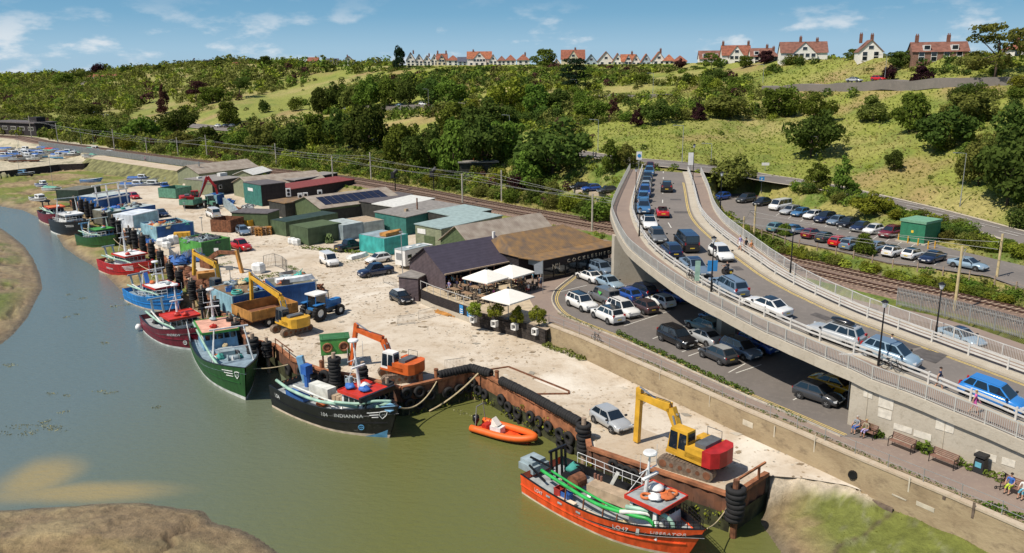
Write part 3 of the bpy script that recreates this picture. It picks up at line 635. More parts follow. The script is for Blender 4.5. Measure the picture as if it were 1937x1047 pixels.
# ---- railings: one fence each, every post a part
def fence(name,label,line,post,postm,rails,bars=None,barm=None,height=1.05,zoff=.16,cat='railing',group=None,raild=.05,maxposts=100,barname='bars'):
 p0=line[0];t=thing(name,label,cat,(p0.x,p0.y,p0.z),0,group)
 L=[Vec(p)-p0 for p in line]
 ps=along(L,post[0])[:maxposts];proto=None
 pm=MB();pm.box((0,0,height/2),(post[1],post[2]if len(post)>2 else post[1],height));me=pm.mesh('post',[M(postm)])
 for p,h in ps:
  o=bpy.data.objects.new('post',me);COL.objects.link(o);o.parent=t;o.location=(p.x,p.y,p.z+zoff);o.rotation_euler=(0,0,h)
 for z,rw,rh in rails:
  mb=MB()
  for a,b in zip(L,L[1:]):mb.bar((a.x,a.y,a.z+zoff+z),(b.x,b.y,b.z+zoff+z),rw,rh)
  mb.build('rail',M(postm),t)
 if bars:
  mb=MB()
  for p,h in along(L,bars[0]):mb.box((p.x,p.y,p.z+zoff+(bars[2]+bars[3])/2),(bars[1],bars[1],bars[3]-bars[2]),h)
  mb.build(barname,M(barm or postm),t)
 return t
mat('railing_grey',(.50,.49,.45),.5,.2,var=.12,scale=1)
fence('bridge_railing','grey railing of upright bars along the seaward edge of the bridge',rsm(ofl(LO,-.12),150),(1.95,.09),'railing_grey',[(1.05,.07,.06),(.12,.05,.05)],(.13,.028,.12,1.05),zoff=.22)
fence('bridge_railing','pale mesh railing of fine upright bars along the landward edge of the bridge',rsm(ofl(RO,.12),150),(1.95,.08),'pale_metal',[(1.05,.07,.06),(.12,.05,.05)],(.12,.024,.12,1.05),zoff=.22)
fence('crash_barrier','two rail steel crash barrier between the queueing cars and the seaward footway',LI,(3.0,.13,.16),'pale_metal',[(.78,.09,.14),(.45,.09,.12)],zoff=.2,height=.95,cat='barrier')
fence('crash_barrier','three rail steel crash barrier between the road and the landward footway',RI,(3.0,.13,.16),'pale_metal',[(.86,.09,.12),(.60,.09,.12),(.34,.09,.12)],zoff=.2,height=.95,cat='barrier')
fence('promenade_railing','thin tubular railing with two rails along the top of the sea wall',[Vec((p.x+.2,p.y+.25,1.95))for p in rsm(SEAWALL[:10],60)],(2.45,.04),'galvanised',[(1.0,.028,.028),(.52,.028,.028)],zoff=0)
fence('palisade_fence','grey steel palisade fence beside the tracks behind the parked pale blue saloon',[Vec((p.x,p.y,2.0))for p in clipx(ofl(RAIL_C,-7.2),42,80)],(2.75,.08),'galvanised',[(1.7,.04,.05),(.3,.04,.05)],(.17,.07,.1,2.1),zoff=0,height=1.9,cat='fence')
fence('palisade_fence','grey steel palisade fence between the footpath and the tracks by the moored boats',[Vec((p.x,p.y,2.0))for p in clipx(ofl(RAIL_C,-8.6),-190,-75)],(2.75,.08),'galvanised',[(1.5,.04,.05),(.3,.04,.05)],(.3,.12,.1,1.9),zoff=0,height=1.8,cat='fence')
fence('wire_fence','low wire fence on wooden posts along the railway side of the upper car park',[P(u,v,ZU)for u,v in[(1420,440),(1500,466),(1580,482),(1680,506),(1760,518),(1870,536),(2000,575)]],(3.0,.12),'sleeper',[(.9,.03,.03),(.5,.03,.03)],zoff=0,height=1.15,cat='fence')
# ================================================================ sea wall
sw=thing('sea_wall','weathered brown concrete sea wall stepping down beside the promenade','sea wall')
mb=MB();IN_=[Vec((p.x+.6,p.y+.72,0))for p in SEAWALL];n=len(SEAWALL)
for i in range(n-1):
 a,b,c_,d_=SEAWALL[i],SEAWALL[i+1],IN_[i+1],IN_[i];f=Vec((-.35,-.42,0))
 mb.add([(a.x+f.x*1.1,a.y+f.y*1.1,-1.8),(b.x+f.x*1.1,b.y+f.y*1.1,-1.8),(b.x,b.y,1.95),(a.x,a.y,1.95),(d_.x,d_.y,1.95),(c_.x,c_.y,1.95),(d_.x,d_.y,1.7),(c_.x,c_.y,1.7)],[(0,1,2,3),(3,2,5,4),(4,5,7,6)])
mb.build('wall_face','sea_wall_concrete',sw)
mb=MB();[mb.bar(a_+Vec((.12,.15,.17)),b_+Vec((.12,.15,.17)),.5,.16)for a_,b_ in zip(SEAWALL,SEAWALL[1:])];mb.build('coping','concrete_slab',sw)
mat('tide_stain',(.13,.095,.07),.85,var=.35,scale=3,bump=.3);mat('pale_repair',(.50,.44,.34),.9,var=.2,scale=2)
mb=MB()
for i in range(3,n-1):
 a,b=SEAWALL[i],SEAWALL[i+1];z1=-.75 if i>6 else-.2;mb.add([(a.x-.55,a.y-.65,-1.7),(b.x-.55,b.y-.65,-1.7),(b.x-.42,b.y-.5,z1),(a.x-.42,a.y-.5,z1-.1),(b.x-.3,b.y-.36,z1),(a.x-.3,a.y-.36,z1-.1)],[(0,1,2,3),(3,2,4,5)])
mb.build('tide_ledge','tide_stain',sw)
def onwall(u,v,off=.03):
 """point on the sea wall face seen at a pixel"""
 best=None
 for t in np.linspace(0,1,400):
  k=t*(n-2);i=int(k);f=k-i
  for z in():pass
  a=SEAWALL[i].lerp(SEAWALL[i+1],f);q=pix(a.x-.2,a.y-.24,.8)
  if best is None or abs(q[0]-u)<best[0]:best=(abs(q[0]-u),a,hdg(SEAWALL[i],SEAWALL[i+1]))
 a=best[1];z=.8+(pix(a.x-.2,a.y-.24,.8)[1]-v)*mpp(a)*1.05;f=(1.95-z)/3.75*1.1
 return Vec((a.x-.35*f-.62*off,a.y-.42*f-.78*off,z)),best[2]
for nm,m,items in(('pale_crack','pale_repair',[(1537,850,.08,2.2),(1715,925,.10,1.6),(1700,942,1.0,.10),(1245,715,.05,1.5),(1340,765,.05,1.4),(1412,803,1.0,.45),(1750,960,1.2,.3),(1462,822,.1,1.3)]),('stain','tide_stain',[(1836,975,.16,1.6),(1780,944,.2,.25)])):
 mb=MB()
 for u,v,w_,h_ in items:
  p,h=onwall(u,v);mb.box(tuple(p),(w_,.03,h_),h)
 mb.build(nm,M(m),sw)
p,h=onwall(1614,899,.05);op=thing('drain_outfall','black flap of a drain outfall low on the sea wall','drain',tuple(p));mb=MB();mb.cyl((-.03*0,0,0),(-.10,-.14,0),.33,.30,12);mb.build('flap','black_paint',op)
# ================================================================ vegetation
leaf_mat('leaf_dark',(.075,.115,.024));leaf_mat('leaf_mid',(.12,.175,.028));leaf_mat('leaf_light',(.20,.235,.030));leaf_mat('leaf_olive',(.15,.165,.038));leaf_mat('leaf_purple',(.052,.022,.024));leaf_mat('leaf_brown',(.11,.060,.040));leaf_mat('leaf_pine',(.020,.038,.020),hue=.01)
mat('bark',(.085,.060,.042),.95,var=.3,scale=3,bump=.6)
RNG=np.random.default_rng(11)
def lfc(lumps,n,size,rng=RNG,up=.25,spread=.30):
 """n leaf clumps over the lumps (cx,cy,cz,rx,ry,rz): quads facing outwards, roughly"""
 L=np.array(lumps,float);wgt=(L[:,3]*L[:,4]+L[:,3]*L[:,5]);k=rng.choice(len(L),n,p=wgt/wgt.sum());L=L[k]
 d=rng.normal(size=(n,3));d[:,2]+=up;d/=np.linalg.norm(d,axis=1)[:,None]
 r=1-np.abs(rng.normal(size=n))*spread*.55+np.maximum(rng.normal(size=n),0)*.10;c=L[:,:3]+d*L[:,3:]*r[:,None]
 nn=d+rng.normal(size=(n,3))*.55;nn/=np.linalg.norm(nn,axis=1)[:,None]
 t=np.cross(nn,rng.normal(size=(n,3)));t/=np.linalg.norm(t,axis=1)[:,None];b=np.cross(nn,t)
 s=size*rng.uniform(.6,1.35,n)[:,None];a=rng.uniform(.45,.9,n)[:,None]
 q=np.stack([c-t*s*.5,c-b*s*a*.4+nn*s*.12,c+t*s*.5,c+b*s*a*.4-nn*s*.12],1)
 return q.reshape(-1,3)
def npm(name,V,mats,k=4,tint=None):
 me=bpy.data.meshes.new(name);nf=len(V)//k;me.vertices.add(len(V));me.vertices.foreach_set('co',V.astype(np.float32).ravel());me.loops.add(nf*k);me.loops.foreach_set('vertex_index',np.arange(nf*k,dtype=np.int32))
 me.polygons.add(nf);me.polygons.foreach_set('loop_start',(np.arange(nf)*k).astype(np.int32));me.polygons.foreach_set('loop_total',np.full(nf,k,np.int32));me.update(calc_edges=True)
 if tint is not None:
  at=me.color_attributes.new('tint','FLOAT_COLOR','POINT');at.data.foreach_set('color',np.concatenate([tint,np.ones((len(V),1))],1).astype(np.float32).ravel())
 for m in mats:me.materials.append(m)
 return me
def lumps_round(n,w=1.,h=1.,z0=.25,rng=RNG,top=1.):
 out=[]
 for i in range(n):
  a=rng.uniform(0,6.283);z=rng.uniform(0,1);rr=sqrt(max(0,1-(abs(z*2-.85)/1.25)**2))*w*rng.uniform(.35,.72);s=rng.uniform(.20,.34)
  out.append((rr*cos(a)*.5*1.6,rr*sin(a)*.5*1.6,z0+(h-z0)*z*.82+.06,s*w*.62,s*w*.62,s*h*.55))
 return out
def tree_parts(kind,seed):
 """crown and trunk of unit height (z 0..1), width about 1"""
 rg=np.random.default_rng(seed);tk=MB()
 if kind=='round':L=lumps_round(15,.95,1.,.16,rg);L+=[(0,0,.52,.36,.36,.36)];n,s=2600,.085;hz=.35
 elif kind=='oval':
  L=[];
  for i in range(17):
   z=rg.uniform(.12,.95);r=(.40*(1-abs(z-.42)/.75));a=rg.uniform(0,6.28);L.append((r*cos(a),r*sin(a),z*.93,.17,.17,.12))
  L+=[(0,0,.45,.3,.3,.36)];n,s=2400,.08;hz=.3
 elif kind=='cone':
  L=[]
  for i in range(26):
   z=rg.uniform(.08,.97);r=.50*(1-z)**.75;a=rg.uniform(0,6.28);L.append((r*.8*cos(a),r*.8*sin(a),z*.95,.05+.16*(1-z),.05+.16*(1-z),.07))
  L+=[(0,0,.35,.26,.26,.3)];n,s=2500,.07;hz=.5
 elif kind=='cedar':
  L=[]
  for i in range(22):
   z=rg.uniform(.22,.97);r=.5*(1-((z-.3)/.85)**2)**.5 if z>.3 else.42;a=rg.uniform(0,6.28);q=rg.uniform(.2,.85);L.append((r*q*cos(a),r*q*sin(a),z,.22,.22,.045))
  n,s=2600,.06;hz=.8
 elif kind=='pine':
  L=[]
  for i in range(13):
   z=rg.uniform(.5,.95);a=rg.uniform(0,6.28);q=rg.uniform(.05,.42);L.append((q*cos(a),q*sin(a),z,.18,.18,.07))
  n,s=1700,.06;hz=.85
 elif kind=='spare':
  L=[]
  for i in range(22):
   z=rg.uniform(.32,.96);r=.52*sqrt(max(0,1-((z-.62)/.42)**2));a=rg.uniform(0,6.28);q=rg.uniform(.45,1.);L.append((r*q*cos(a),r*q*sin(a),z,.15,.15,.075))
  n,s=2600,.058;hz=.6
 else:
  L=[]
  for i in range(9):
   a=rg.uniform(0,6.28);q=rg.uniform(.08,.34);L.append((q*cos(a),q*sin(a),rg.uniform(.25,.62),.2,.2,rg.uniform(.2,.34)))
  L+=[(0,0,.3,.38,.38,.4)];n,s=1500,.085;hz=.25
 V=lfc(L,n,s,rg);V[:,2]=np.maximum(V[:,2],.0)
 tr=.03 if kind!='bush' else.02
 tk.tube([(0,0,-.05),(.01,.005,hz*.5),(0,.01,hz),(.01,0,min(.9,hz+.25))],[tr,tr*.75,tr*.55,tr*.2],7)
 for i in range(6):
  l=L[int(rg.integers(len(L)))];z0=hz*rg.uniform(.5,.95);tk.tube([(0,0,z0),(l[0]*.5,l[1]*.5,lerp(z0,l[2],.6)),(l[0]*.9,l[1]*.9,l[2])],[tr*.4,tr*.28,tr*.1],5)
 return V,tk
TREE={}
for kd,nv in(('round',4),('oval',2),('cone',2),('cedar',2),('pine',2),('spare',2),('bush',4)):
 for i in range(nv):
  V,tk=tree_parts(kd,100+len(TREE));TREE[(kd,i)]=(npm('crown',V,[M('leaf_mid')]),tk.mesh('trunk',[M('bark')],True))
_tn=0
def tree(p,h,wd,kind,leaf,label,group=None,parts=True,name=None,cat='tree'):
 global _tn;_tn+=1
 var=[k for k in TREE if k[0]==kind];cr,tk=TREE[var[_tn%len(var)]]
 nm=name or('shrub' if kind=='bush' else 'tree');rz=ru(0,6.28)
 if kind=='bush' and not parts:
  o=bpy.data.objects.new(nm,cr);COL.objects.link(o);o.location=p;o.rotation_euler=(0,0,rz);o.scale=(wd,wd,h);tag(o,label,cat,group);c=o
 else:
  t=thing(nm,label,cat,p,rz,group);t.scale=(wd,wd,h);c=bpy.data.objects.new('crown',cr);COL.objects.link(c);c.parent=t
  k=bpy.data.objects.new('trunk',tk);COL.objects.link(k);k.parent=t
 c.material_slots[0].link='OBJECT';c.material_slots[0].material=M('leaf_'+leaf)
# prominent trees: photo column, base row, top row, width, kind, leaf, label
TL=[(240,141,127,24,'round','dark','small dark tree alone on the far left skyline'),(305,137,124,26,'round','dark','low rounded dark tree on the left skyline beside the scrub'),(415,127,113,48,'round','dark','broad dark tree on the skyline left of the distant single house'),
(160,152,136,36,'round','dark','dark tree beside the far roofs at the end of the valley road'),(125,165,140,36,'round','mid','green tree at the head of the valley road'),
(312,216,163,30,'cone','brown','brown dying conifer on the dry meadow'),(372,200,156,46,'pine','purple','dark umbrella shaped pine left of its twin on the meadow'),(455,189,151,42,'pine','dark','dark umbrella shaped pine on bare trunk at the meadow top'),(403,196,166,50,'round','mid','green rounded tree between the two dark pines'),
(337,256,205,60,'round','dark','large round dark green tree standing alone on the lower meadow'),(433,240,198,50,'round','mid','round green tree above the parked cars on the meadow road'),(155,225,194,52,'round','olive','olive green tree beside the valley road'),(268,262,218,62,'oval','mid','rounded tree left of the large round meadow tree'),(218,256,222,44,'round','olive','olive tree by the railway below the valley road'),(180,262,228,60,'round','mid','bushy tree above the boatyard'),
(580,120,98,28,'spare','light','pale thin crowned tree on the skyline'),(609,123,105,26,'cedar','pine','dark spreading conifer on the skyline by the distant roofs'),(545,130,110,32,'round','mid','green tree on the skyline left of the pale thin one'),(502,131,109,34,'round','dark','dark tree at the left end of the skyline row'),
(685,125,93,48,'round','mid','big round green tree on the skyline'),(733,124,92,52,'round','dark','big dark tree on the skyline left of the white terrace'),(757,134,90,28,'oval','pine','dense dark cypress touching the white terrace'),(1028,131,97,48,'round','mid','green tree in front of the cottages on the ridge'),(1090,178,112,56,'cedar','pine','tall dark cedar below the cream gabled house'),
(612,215,163,48,'oval','dark','tall dark tree at the left end of the hillside wood'),(640,212,160,46,'round','dark','dark tree second in the hillside wood'),(668,212,158,46,'oval','olive','olive tree in the hillside wood above the far car park'),(700,208,150,52,'round','mid','green tree in the middle of the hillside wood'),(738,204,146,48,'oval','mid','tall green tree of the hillside wood above the far cars'),(775,203,146,46,'round','dark','dark tree of the hillside wood right of the tall green one'),(810,201,146,52,'oval','dark','dark narrow tree in the hillside wood above the hairpin road'),(850,198,150,56,'round','mid','rounded green tree at the right end of the hillside wood'),
(700,290,200,74,'round','dark','large dark tree overhanging the blue hoarding'),(655,285,212,70,'round','dark','large dark tree left of the one over the blue hoarding'),(600,287,222,66,'round','mid','green tree above the reeds by the railway'),(548,298,238,66,'round','dark','dark tree in the belt behind the tracks'),(500,292,234,54,'round','olive','olive tree in the belt behind the far sheds'),(455,290,246,52,'round','mid','green tree in the belt behind the grey roofed shed'),(400,285,244,56,'round','dark','dark rounded tree in the belt left of the grey roofed shed'),(350,285,250,50,'round','olive','olive bush tree behind the footpath'),
(765,322,236,70,'round','mid','green tree right of the blue hoarding'),(812,330,240,80,'round','dark','dark tree by the railway signals'),(858,332,236,80,'round','mid','broad green tree behind the flat roofed hut'),(918,322,226,90,'round','dark','broad dark tree above the flat roofed hut'),(960,300,232,70,'round','mid','green tree left of the big dark one at the junction'),
(1046,338,234,132,'round','dark','very large dark tree beside the road junction'),(1000,356,290,70,'round','mid','green tree under the very large dark one'),(1158,328,264,48,'oval','mid','leafy tree left of the bridge mouth'),(1184,322,270,40,'oval','olive','olive tree touching the bridge mouth'),(965,212,150,70,'round','light','pale flowering tree on the hillside below the cottages'),(1012,222,166,62,'round','mid','rounded tree on the slope right of the pale flowering one'),(1047,210,172,56,'round','dark','dark tree left of the cedar on the slope'),(870,262,196,80,'round','mid','large green tree in the middle of the slope'),(930,254,190,80,'round','dark','dark hillside tree above the lamp posts'),(1160,218,176,28,'cone','brown','small brownish tree on the mown patch'),(1125,232,186,60,'round','mid','green tree left of the mown patch'),(1205,240,194,28,'cone','purple','small purple leaved conifer on the slope'),(1250,235,192,60,'round','dark','dark rounded tree above the dry grass'),(1320,228,184,34,'cone','purple','dark red leaved conifer above the dry grass'),(1380,225,182,80,'round','olive','olive tree mass at the top of the dry grass'),(1470,222,168,70,'round','mid','green tree above the path on the slope'),
(1534,300,214,88,'round','dark','big dark tree alone on the open grass'),(1545,358,292,58,'cone','mid','left one of two cone shaped trees by the road'),(1592,366,294,62,'cone','mid','right one of two cone shaped trees by the road'),(1688,326,282,38,'oval','dark','small oval dark tree on the open grass'),(1376,372,298,84,'round','olive','broad bushy tree at the head of the landward footway'),(1718,252,184,66,'round','mid','rounded tree on the right slope'),(1775,285,206,90,'round','dark','large dark tree on the right slope'),(1832,236,176,80,'round','olive','olive tree on the right slope under the brown house'),(1880,158,57,106,'spare','olive','tall open crowned tree on bare trunk by the brown roofed house'),(1745,165,130,48,'round','purple','copper leaved tree beside the hill road'),(1682,156,126,28,'round','purple','small copper leaved tree behind the red car'),(1700,130,98,44,'round','dark','dark tree right of the narrow gabled house'),(1580,112,78,32,'round','dark','dark tree on the ridge left of the narrow gabled house'),(1612,112,94,32,'round','mid','green tree close to the narrow gabled house'),(1905,395,262,130,'round','dark','huge dark thicket tree at the roadside lamp'),(1850,355,272,70,'round','olive','olive thicket tree left of the roadside lamp'),(1652,410,368,62,'round','light','bright yellow green tree by the upper car park'),(1634,486,444,46,'round','mid','small tree between the tracks and the parked cars'),(1482,448,420,34,'oval','mid','small leafy sapling at the near edge of the upper car park'),(1940,300,200,110,'round','dark','dark tree cut by the right edge above the thicket'),(1540,235,180,60,'round','mid','rounded tree left of the trodden path'),(1650,232,186,60,'round','olive','yellowing tree right of the trodden path'),(1345,132,102,30,'spare','mid','thin tree between the two groups of ridge houses'),(1410,128,106,26,'round','mid','green tree in front of the twin bay house'),(1285,132,112,18,'round','purple','small copper tree at the end of the red roofed terrace'),(1450,120,98,34,'round','purple','copper tree in front of the hipped roof villa'),(560,210,180,34,'bush','mid','lone green shrub on the dry meadow'),(500,215,186,26,'bush','dark','dark shrub at the left of the dry meadow'),(1128,420,372,70,'bush','mid','dense green thicket beside the tracks left of the bridge')]
for u,vb,vt,wp,kd,lf,lab in TL:
 p=T(u,vb);k=mpp(p);h=(vb-vt)*k*1.05;tree(p-Vec((0,0,.3)),h,wp*k*1.02,kd,lf,lab)
CLEAR=[[(1110,238),(1260,228),(1430,226),(1490,236),(1560,240),(1640,236),(1690,225),(1745,280),(1800,300),(1830,330),(1850,380),(1937,440),(1937,470),(1750,410),(1500,345),(1300,312),(1105,292)],
[(340,262),(350,236),(425,196),(500,180),(600,168),(620,180),(575,200),(600,222),(470,232),(430,262)],[(230,225),(300,190),(360,200),(330,235),(260,240)],[(480,188),(600,150),(700,138),(760,140),(640,165),(560,200)],
[(1440,152),(1500,126),(1640,122),(1720,130),(1740,150),(1700,160),(1440,164)],[(1560,240),(1572,205),(1590,175),(1612,170),(1600,200),(1612,215),(1590,240)],[(715,232),(800,224),(840,256),(730,270)],[(1140,165),(1260,168),(1265,186),(1150,192)],[(1135,205),(1190,198),(1200,226),(1150,230)],[(1850,210),(1937,205),(1937,250),(1870,240)],[(1745,175),(1790,190),(1770,230),(1730,215)],[(1900,130),(1937,128),(1937,160),(1860,160)]]
def inpx(u,v,poly):
 r=False;n=len(poly)
 for i in range(n):
  a=poly[i];b=poly[(i+1)%n]
  if(a[1]>v)!=(b[1]>v)and u<(b[0]-a[0])*(v-a[1])/(b[1]-a[1])+a[0]:r=not r
 return r
def scatter():
 near=[];
 def cand(x0,x1,y0,y1,st):
  X,Y=np.meshgrid(np.arange(x0,x1,st),np.arange(y0,y1,st));X=X.ravel()+RNG.uniform(-.45,.45,X.size)*st;Y=Y.ravel()+RNG.uniform(-.45,.45,Y.size)*st
  k=np.abs(X/Y-.0)<.80;X,Y=X[k],Y[k];H,q=GH(X,Y,True);return X,Y,H,q
 allb=[]
 roads=[p for h in HRL for p in h]+VR
 rx=np.array([p.x for p in roads]);ry=np.array([p.y for p in roads])
 for x0,x1,y0,y1,st,s0,s1 in((-140,190,100,260,3.6,2.4,5.2),(-330,300,260,520,4.6,3.4,6.6),(-700,450,520,1150,8.5,6,11),(-1500,500,1150,2300,20,13,24)):
  X,Y,H,q=cand(x0,x1,y0,y1,st);cl=fbm(X*.02,Y*.02,77);f2=fbm(X*.07,Y*.07,79)
  for i in range(len(X)):
   x,y=X[i],Y[i]
   u,v=pix(x,y,H[i])
   if not(-120<u<2060)or v>660:continue
   if y<q['rl'][i]+9:continue
   if abs(y-q['yb'][i])<5.8 and y<480:continue
   if np.min((rx-x)**2+(ry-y)**2)<36:continue
   if q['iu'][i]:continue
   hill=y>q['yb'][i];clr=any(inpx(u,v,c)for c in CLEAR);right=x>14 and not hill
   if y>q['yr'][i]-4 and y<q['yr'][i]+40 and u>560:continue
   if clr and rnd.random()>.035:continue
   if hill and not clr and f2[i]<(.37 if u<1250 else.42):continue
   if hill and y>q['yr'][i]-26 and 750<u<1330:hh_cap=.22
   else:hh_cap=1.
   s=lerp(s0,s1,rnd.random()**1.6);hh=s*ru(.55,.85)
   if right:
    if pdst(np.array([x]),np.array([y]),UPPARK)[0]<2.2:continue
    s=ru(1.6,3.0);hh=s*.6
   if clr:s*=.6;hh*=.5
   hh*=hh_cap
   if v<150 and y<520:hh*=.7
   r=rnd.random();oli=.25+.5*min(1,max(0,(-x-40)/160))
   kind='olive' if r<oli*.75+(.2 if cl[i]>.55 else 0)else('dark' if r<.50 else('mid' if r<.80 else('light' if r<.965 else 'purple')))
   if right:kind='light' if r<.45 else('mid' if r<.85 else 'olive')
   allb.append((s/y,x,y,H[i],s,hh,kind))
# strip between tracks and upper car park; verge north of the tracks
 for i in range(1500):
  p=RAIL_C[rnd.randrange(len(RAIL_C)-1)].lerp(RAIL_C[rnd.randrange(len(RAIL_C))],0);k=rnd.randrange(len(RAIL_C)-1);p=RAIL_C[k].lerp(RAIL_C[k+1],rnd.random())
  side=rnd.choice((1,1,1,-1));off=ru(6.3,14)if side>0 else-ru(6.2,8.0);t=(RAIL_C[k+1]-RAIL_C[k]).normalized();x=p.x-t.y*off;y=p.y+t.x*off
  u,v=pix(x,y,2)
  if not(230<u<2000)or v>660:continue
  if pdst(np.array([x]),np.array([y]),UPPARK)[0]<1.5 or inpoly(np.array([x]),np.array([y]),UPPARK)[0]:continue
  if side<0 and u>1180:continue
  if min((x-c.x)**2+(y-c.y)**2 for c in BC)<81:continue
  s=ru(.9,2.2)if side>0 else ru(.7,1.3)
  allb.append((s/y,x,y,gz(x,y),s,s*.6,rnd.choice(('light','mid','mid','olive'))))
 fe=[P(u,v,ZU)for u,v in[(1350,362),(1420,362),(1500,383),(1600,408),(1700,432),(1800,466),(1870,482),(2000,512)]]
 for p,h_ in along(fe,.55):
  off=ru(1.2,6.5);x=p.x-sin(h_)*off;y=p.y+cos(h_)*off
  if pdst(np.array([x]),np.array([y]),ROAD_C,False)[0]<5.6 or inpoly(np.array([x]),np.array([y]),UPPARK)[0]:continue
  s=ru(1.6,3.4);allb.append((s/y,x,y,gz(x,y),s,s*.6,rnd.choice(('light','mid','mid','olive','dark'))))
 ne=[P(u,v,ZU)for u,v in[(1385,412),(1420,430),(1500,460),(1580,477),(1680,501),(1760,512),(1870,528),(2000,572)]]
 for p,h_ in along(ne,.4):
  off=ru(-4.5,-.9);x=p.x-sin(h_)*off;y=p.y+cos(h_)*off
  if y<float(rail_y(x))+6.5:continue
  s=ru(1.0,2.6);allb.append((s/y,x,y,gz(x,y),s,s*.55,rnd.choice(('light','light','mid','olive'))))
 allb.sort(reverse=True,key=lambda b:b[0])
 desc={'olive':'olive','dark':'dark green','mid':'mid green','light':'yellow green','purple':'copper leaved'}
 def where(x,y,u):
  if x>20 and y<float(np.interp(x/y,_ra,_ry)):return 'between the tracks and the hill road'
  if y<float(np.interp(x/y,_ra,_ry)):return 'in the belt beside the tracks'
  if u<480:return 'in the scrub of the far left hillside'
  if u<900:return 'in the thicket of the middle hillside'
  if u<1300:return 'in the thicket below the red roofed terrace'
  if u<1640:return 'on the slope around the dry grass'
  return 'on the steep slope under the brown roofed house'
 for b in allb[:290]:
  _,x,y,z,s,hh,kd=b;u,v=pix(x,y,z);wh=where(x,y,u);sz='large' if s>4 else('small' if s<2 else 'medium');lab=f'{sz} {desc[kd]} shrub {wh}'
  tree((x,y,z-.15),hh*1.15,s*1.12,'bush',kd,lab,f'{sz} {desc[kd]} shrubs {wh}',False,None,'shrub')
 base={'olive':(.145,.155,.040),'dark':(.062,.095,.021),'mid':(.11,.16,.027),'light':(.20,.235,.033),'purple':(.07,.035,.03)}
 VV=[];TT=[]
 for b in allb[290:]:
  _,x,y,z,s,hh,kd=b;n=130 if y<300 else(80 if y<600 else 56)
  L=[(x+ru(-.22,.22)*s,y+ru(-.22,.22)*s,z+hh*ru(.2,.5),s*.34,s*.34,hh*ru(.45,.62))for _ in range(3)]
  V=lfc(L,n,s*(.17 if y<300 else.22));VV.append(V);q=np.array(base[kd])*ru(.75,1.35)
  dv=.3 if y<400 else.12
  c=np.repeat(q[None]*RNG.uniform(1-dv,1+dv,(n,1)),4,0);TT.append(c)
 m=bpy.data.materials.new('scrub_leaf');m.use_nodes=True;n=m.node_tree.nodes;l=m.node_tree.links;n.clear();o_=n.new('ShaderNodeOutputMaterial');d=n.new('ShaderNodeBsdfDiffuse');t=n.new('ShaderNodeBsdfTranslucent');mx=n.new('ShaderNodeMixShader');mx.inputs[0].default_value=.2;a=n.new('ShaderNodeVertexColor');a.layer_name='tint'
 l.new(a.outputs[0],d.inputs[0]);l.new(a.outputs[0],t.inputs[0]);l.new(d.outputs[0],mx.inputs[1]);l.new(t.outputs[0],mx.inputs[2]);l.new(mx.outputs[0],o_.inputs[0]);MATS['scrub_leaf']=m
 if VV:
  o=bpy.data.objects.new('hillside_scrub',npm('scrub',np.concatenate(VV),[m],4,np.concatenate(TT)));COL.objects.link(o);stuff(o,'mixed green and olive scrub covering the hillside','scrub')
 mg=m.copy();mg.name='grass_blade';mg.node_tree.nodes['Mix Shader'].inputs[0].default_value=.5
# long grass on the open slope, the verges and weedy bank
 n=90000;a=RNG.uniform(-.66,.66,n);y=RNG.uniform(46,300,n);x=a*y;H,q=GH(x,y,True);ok=(y>q['rl']+5.5)&(np.abs(y-q['yb'])>4.9)&~q['iu']&(y<q['yr'])
 ok|=(x>14)&(y<60)&(~q['iq'])&(q['dw']>3)&(fbm(x*.16,y*.22,41)>.5)
 bd=np.min((x[:,None]-_bx[None])**2+(y[:,None]-_by[None])**2,1)<80;ok&=~bd
 x,y,H=x[ok],y[ok],H[ok];n=len(x);s=(.22+.0011*y)*RNG.uniform(.5,1.3,n);s=np.where(y<62,s*.35,s);an=RNG.uniform(0,6.28,n);w_=s*.55
 base_=np.stack([x,y,H-.05],1);dx=np.stack([np.cos(an),np.sin(an),0*an],1)*w_[:,None];lean=np.stack([RNG.normal(size=n)*.8*s,RNG.normal(size=n)*.8*s,s*.75],1)
 q4=np.stack([base_-dx*.6,base_+dx*.6,base_+dx*.8+lean,base_-dx*.5+lean*.85],1).reshape(-1,3)
 g=fbm(x*.05,y*.05,33)[:,None];c=np.where(g>.5,np.array([[.29,.27,.075]]),np.array([[.20,.235,.042]]))*RNG.uniform(.7,1.25,(n,1));c=np.where((RNG.uniform(size=(n,1))<.12),np.array([[.38,.32,.15]]),c);c=np.where((y<62)[:,None],np.array([[.17,.17,.04]])*RNG.uniform(.7,1.2,(n,1)),c)
 o=bpy.data.objects.new('long_grass',npm('grass',q4,[mg],4,np.repeat(c,4,0)));COL.objects.link(o);stuff(o,'long dry grass and weeds on the open slope and verges','grass')
 print('bushes',len(allb))
scatter()
def tuft(px,z,n,spread,name,label,size=.35,colr=(.10,.15,.03),line=None):
 pts=line or[P(u,v,z)for u,v in px];VV=[];
 for p,h in along(pts,spread*.8):VV.append(lfc([(p.x+ru(-.15,.15),p.y+ru(-.15,.15),z+size*.25,spread*.5,spread*.35,size*ru(.3,.7))],n,size*.4))
 V=np.concatenate(VV);V[:,2]=np.maximum(V[:,2],z);c=np.repeat(np.array([colr])*RNG.uniform(.6,1.4,(len(V)//4,1)),4,0)
 o=bpy.data.objects.new(name,npm('weeds',V,[M('scrub_leaf')],4,c));COL.objects.link(o);stuff(o,label,'weeds')
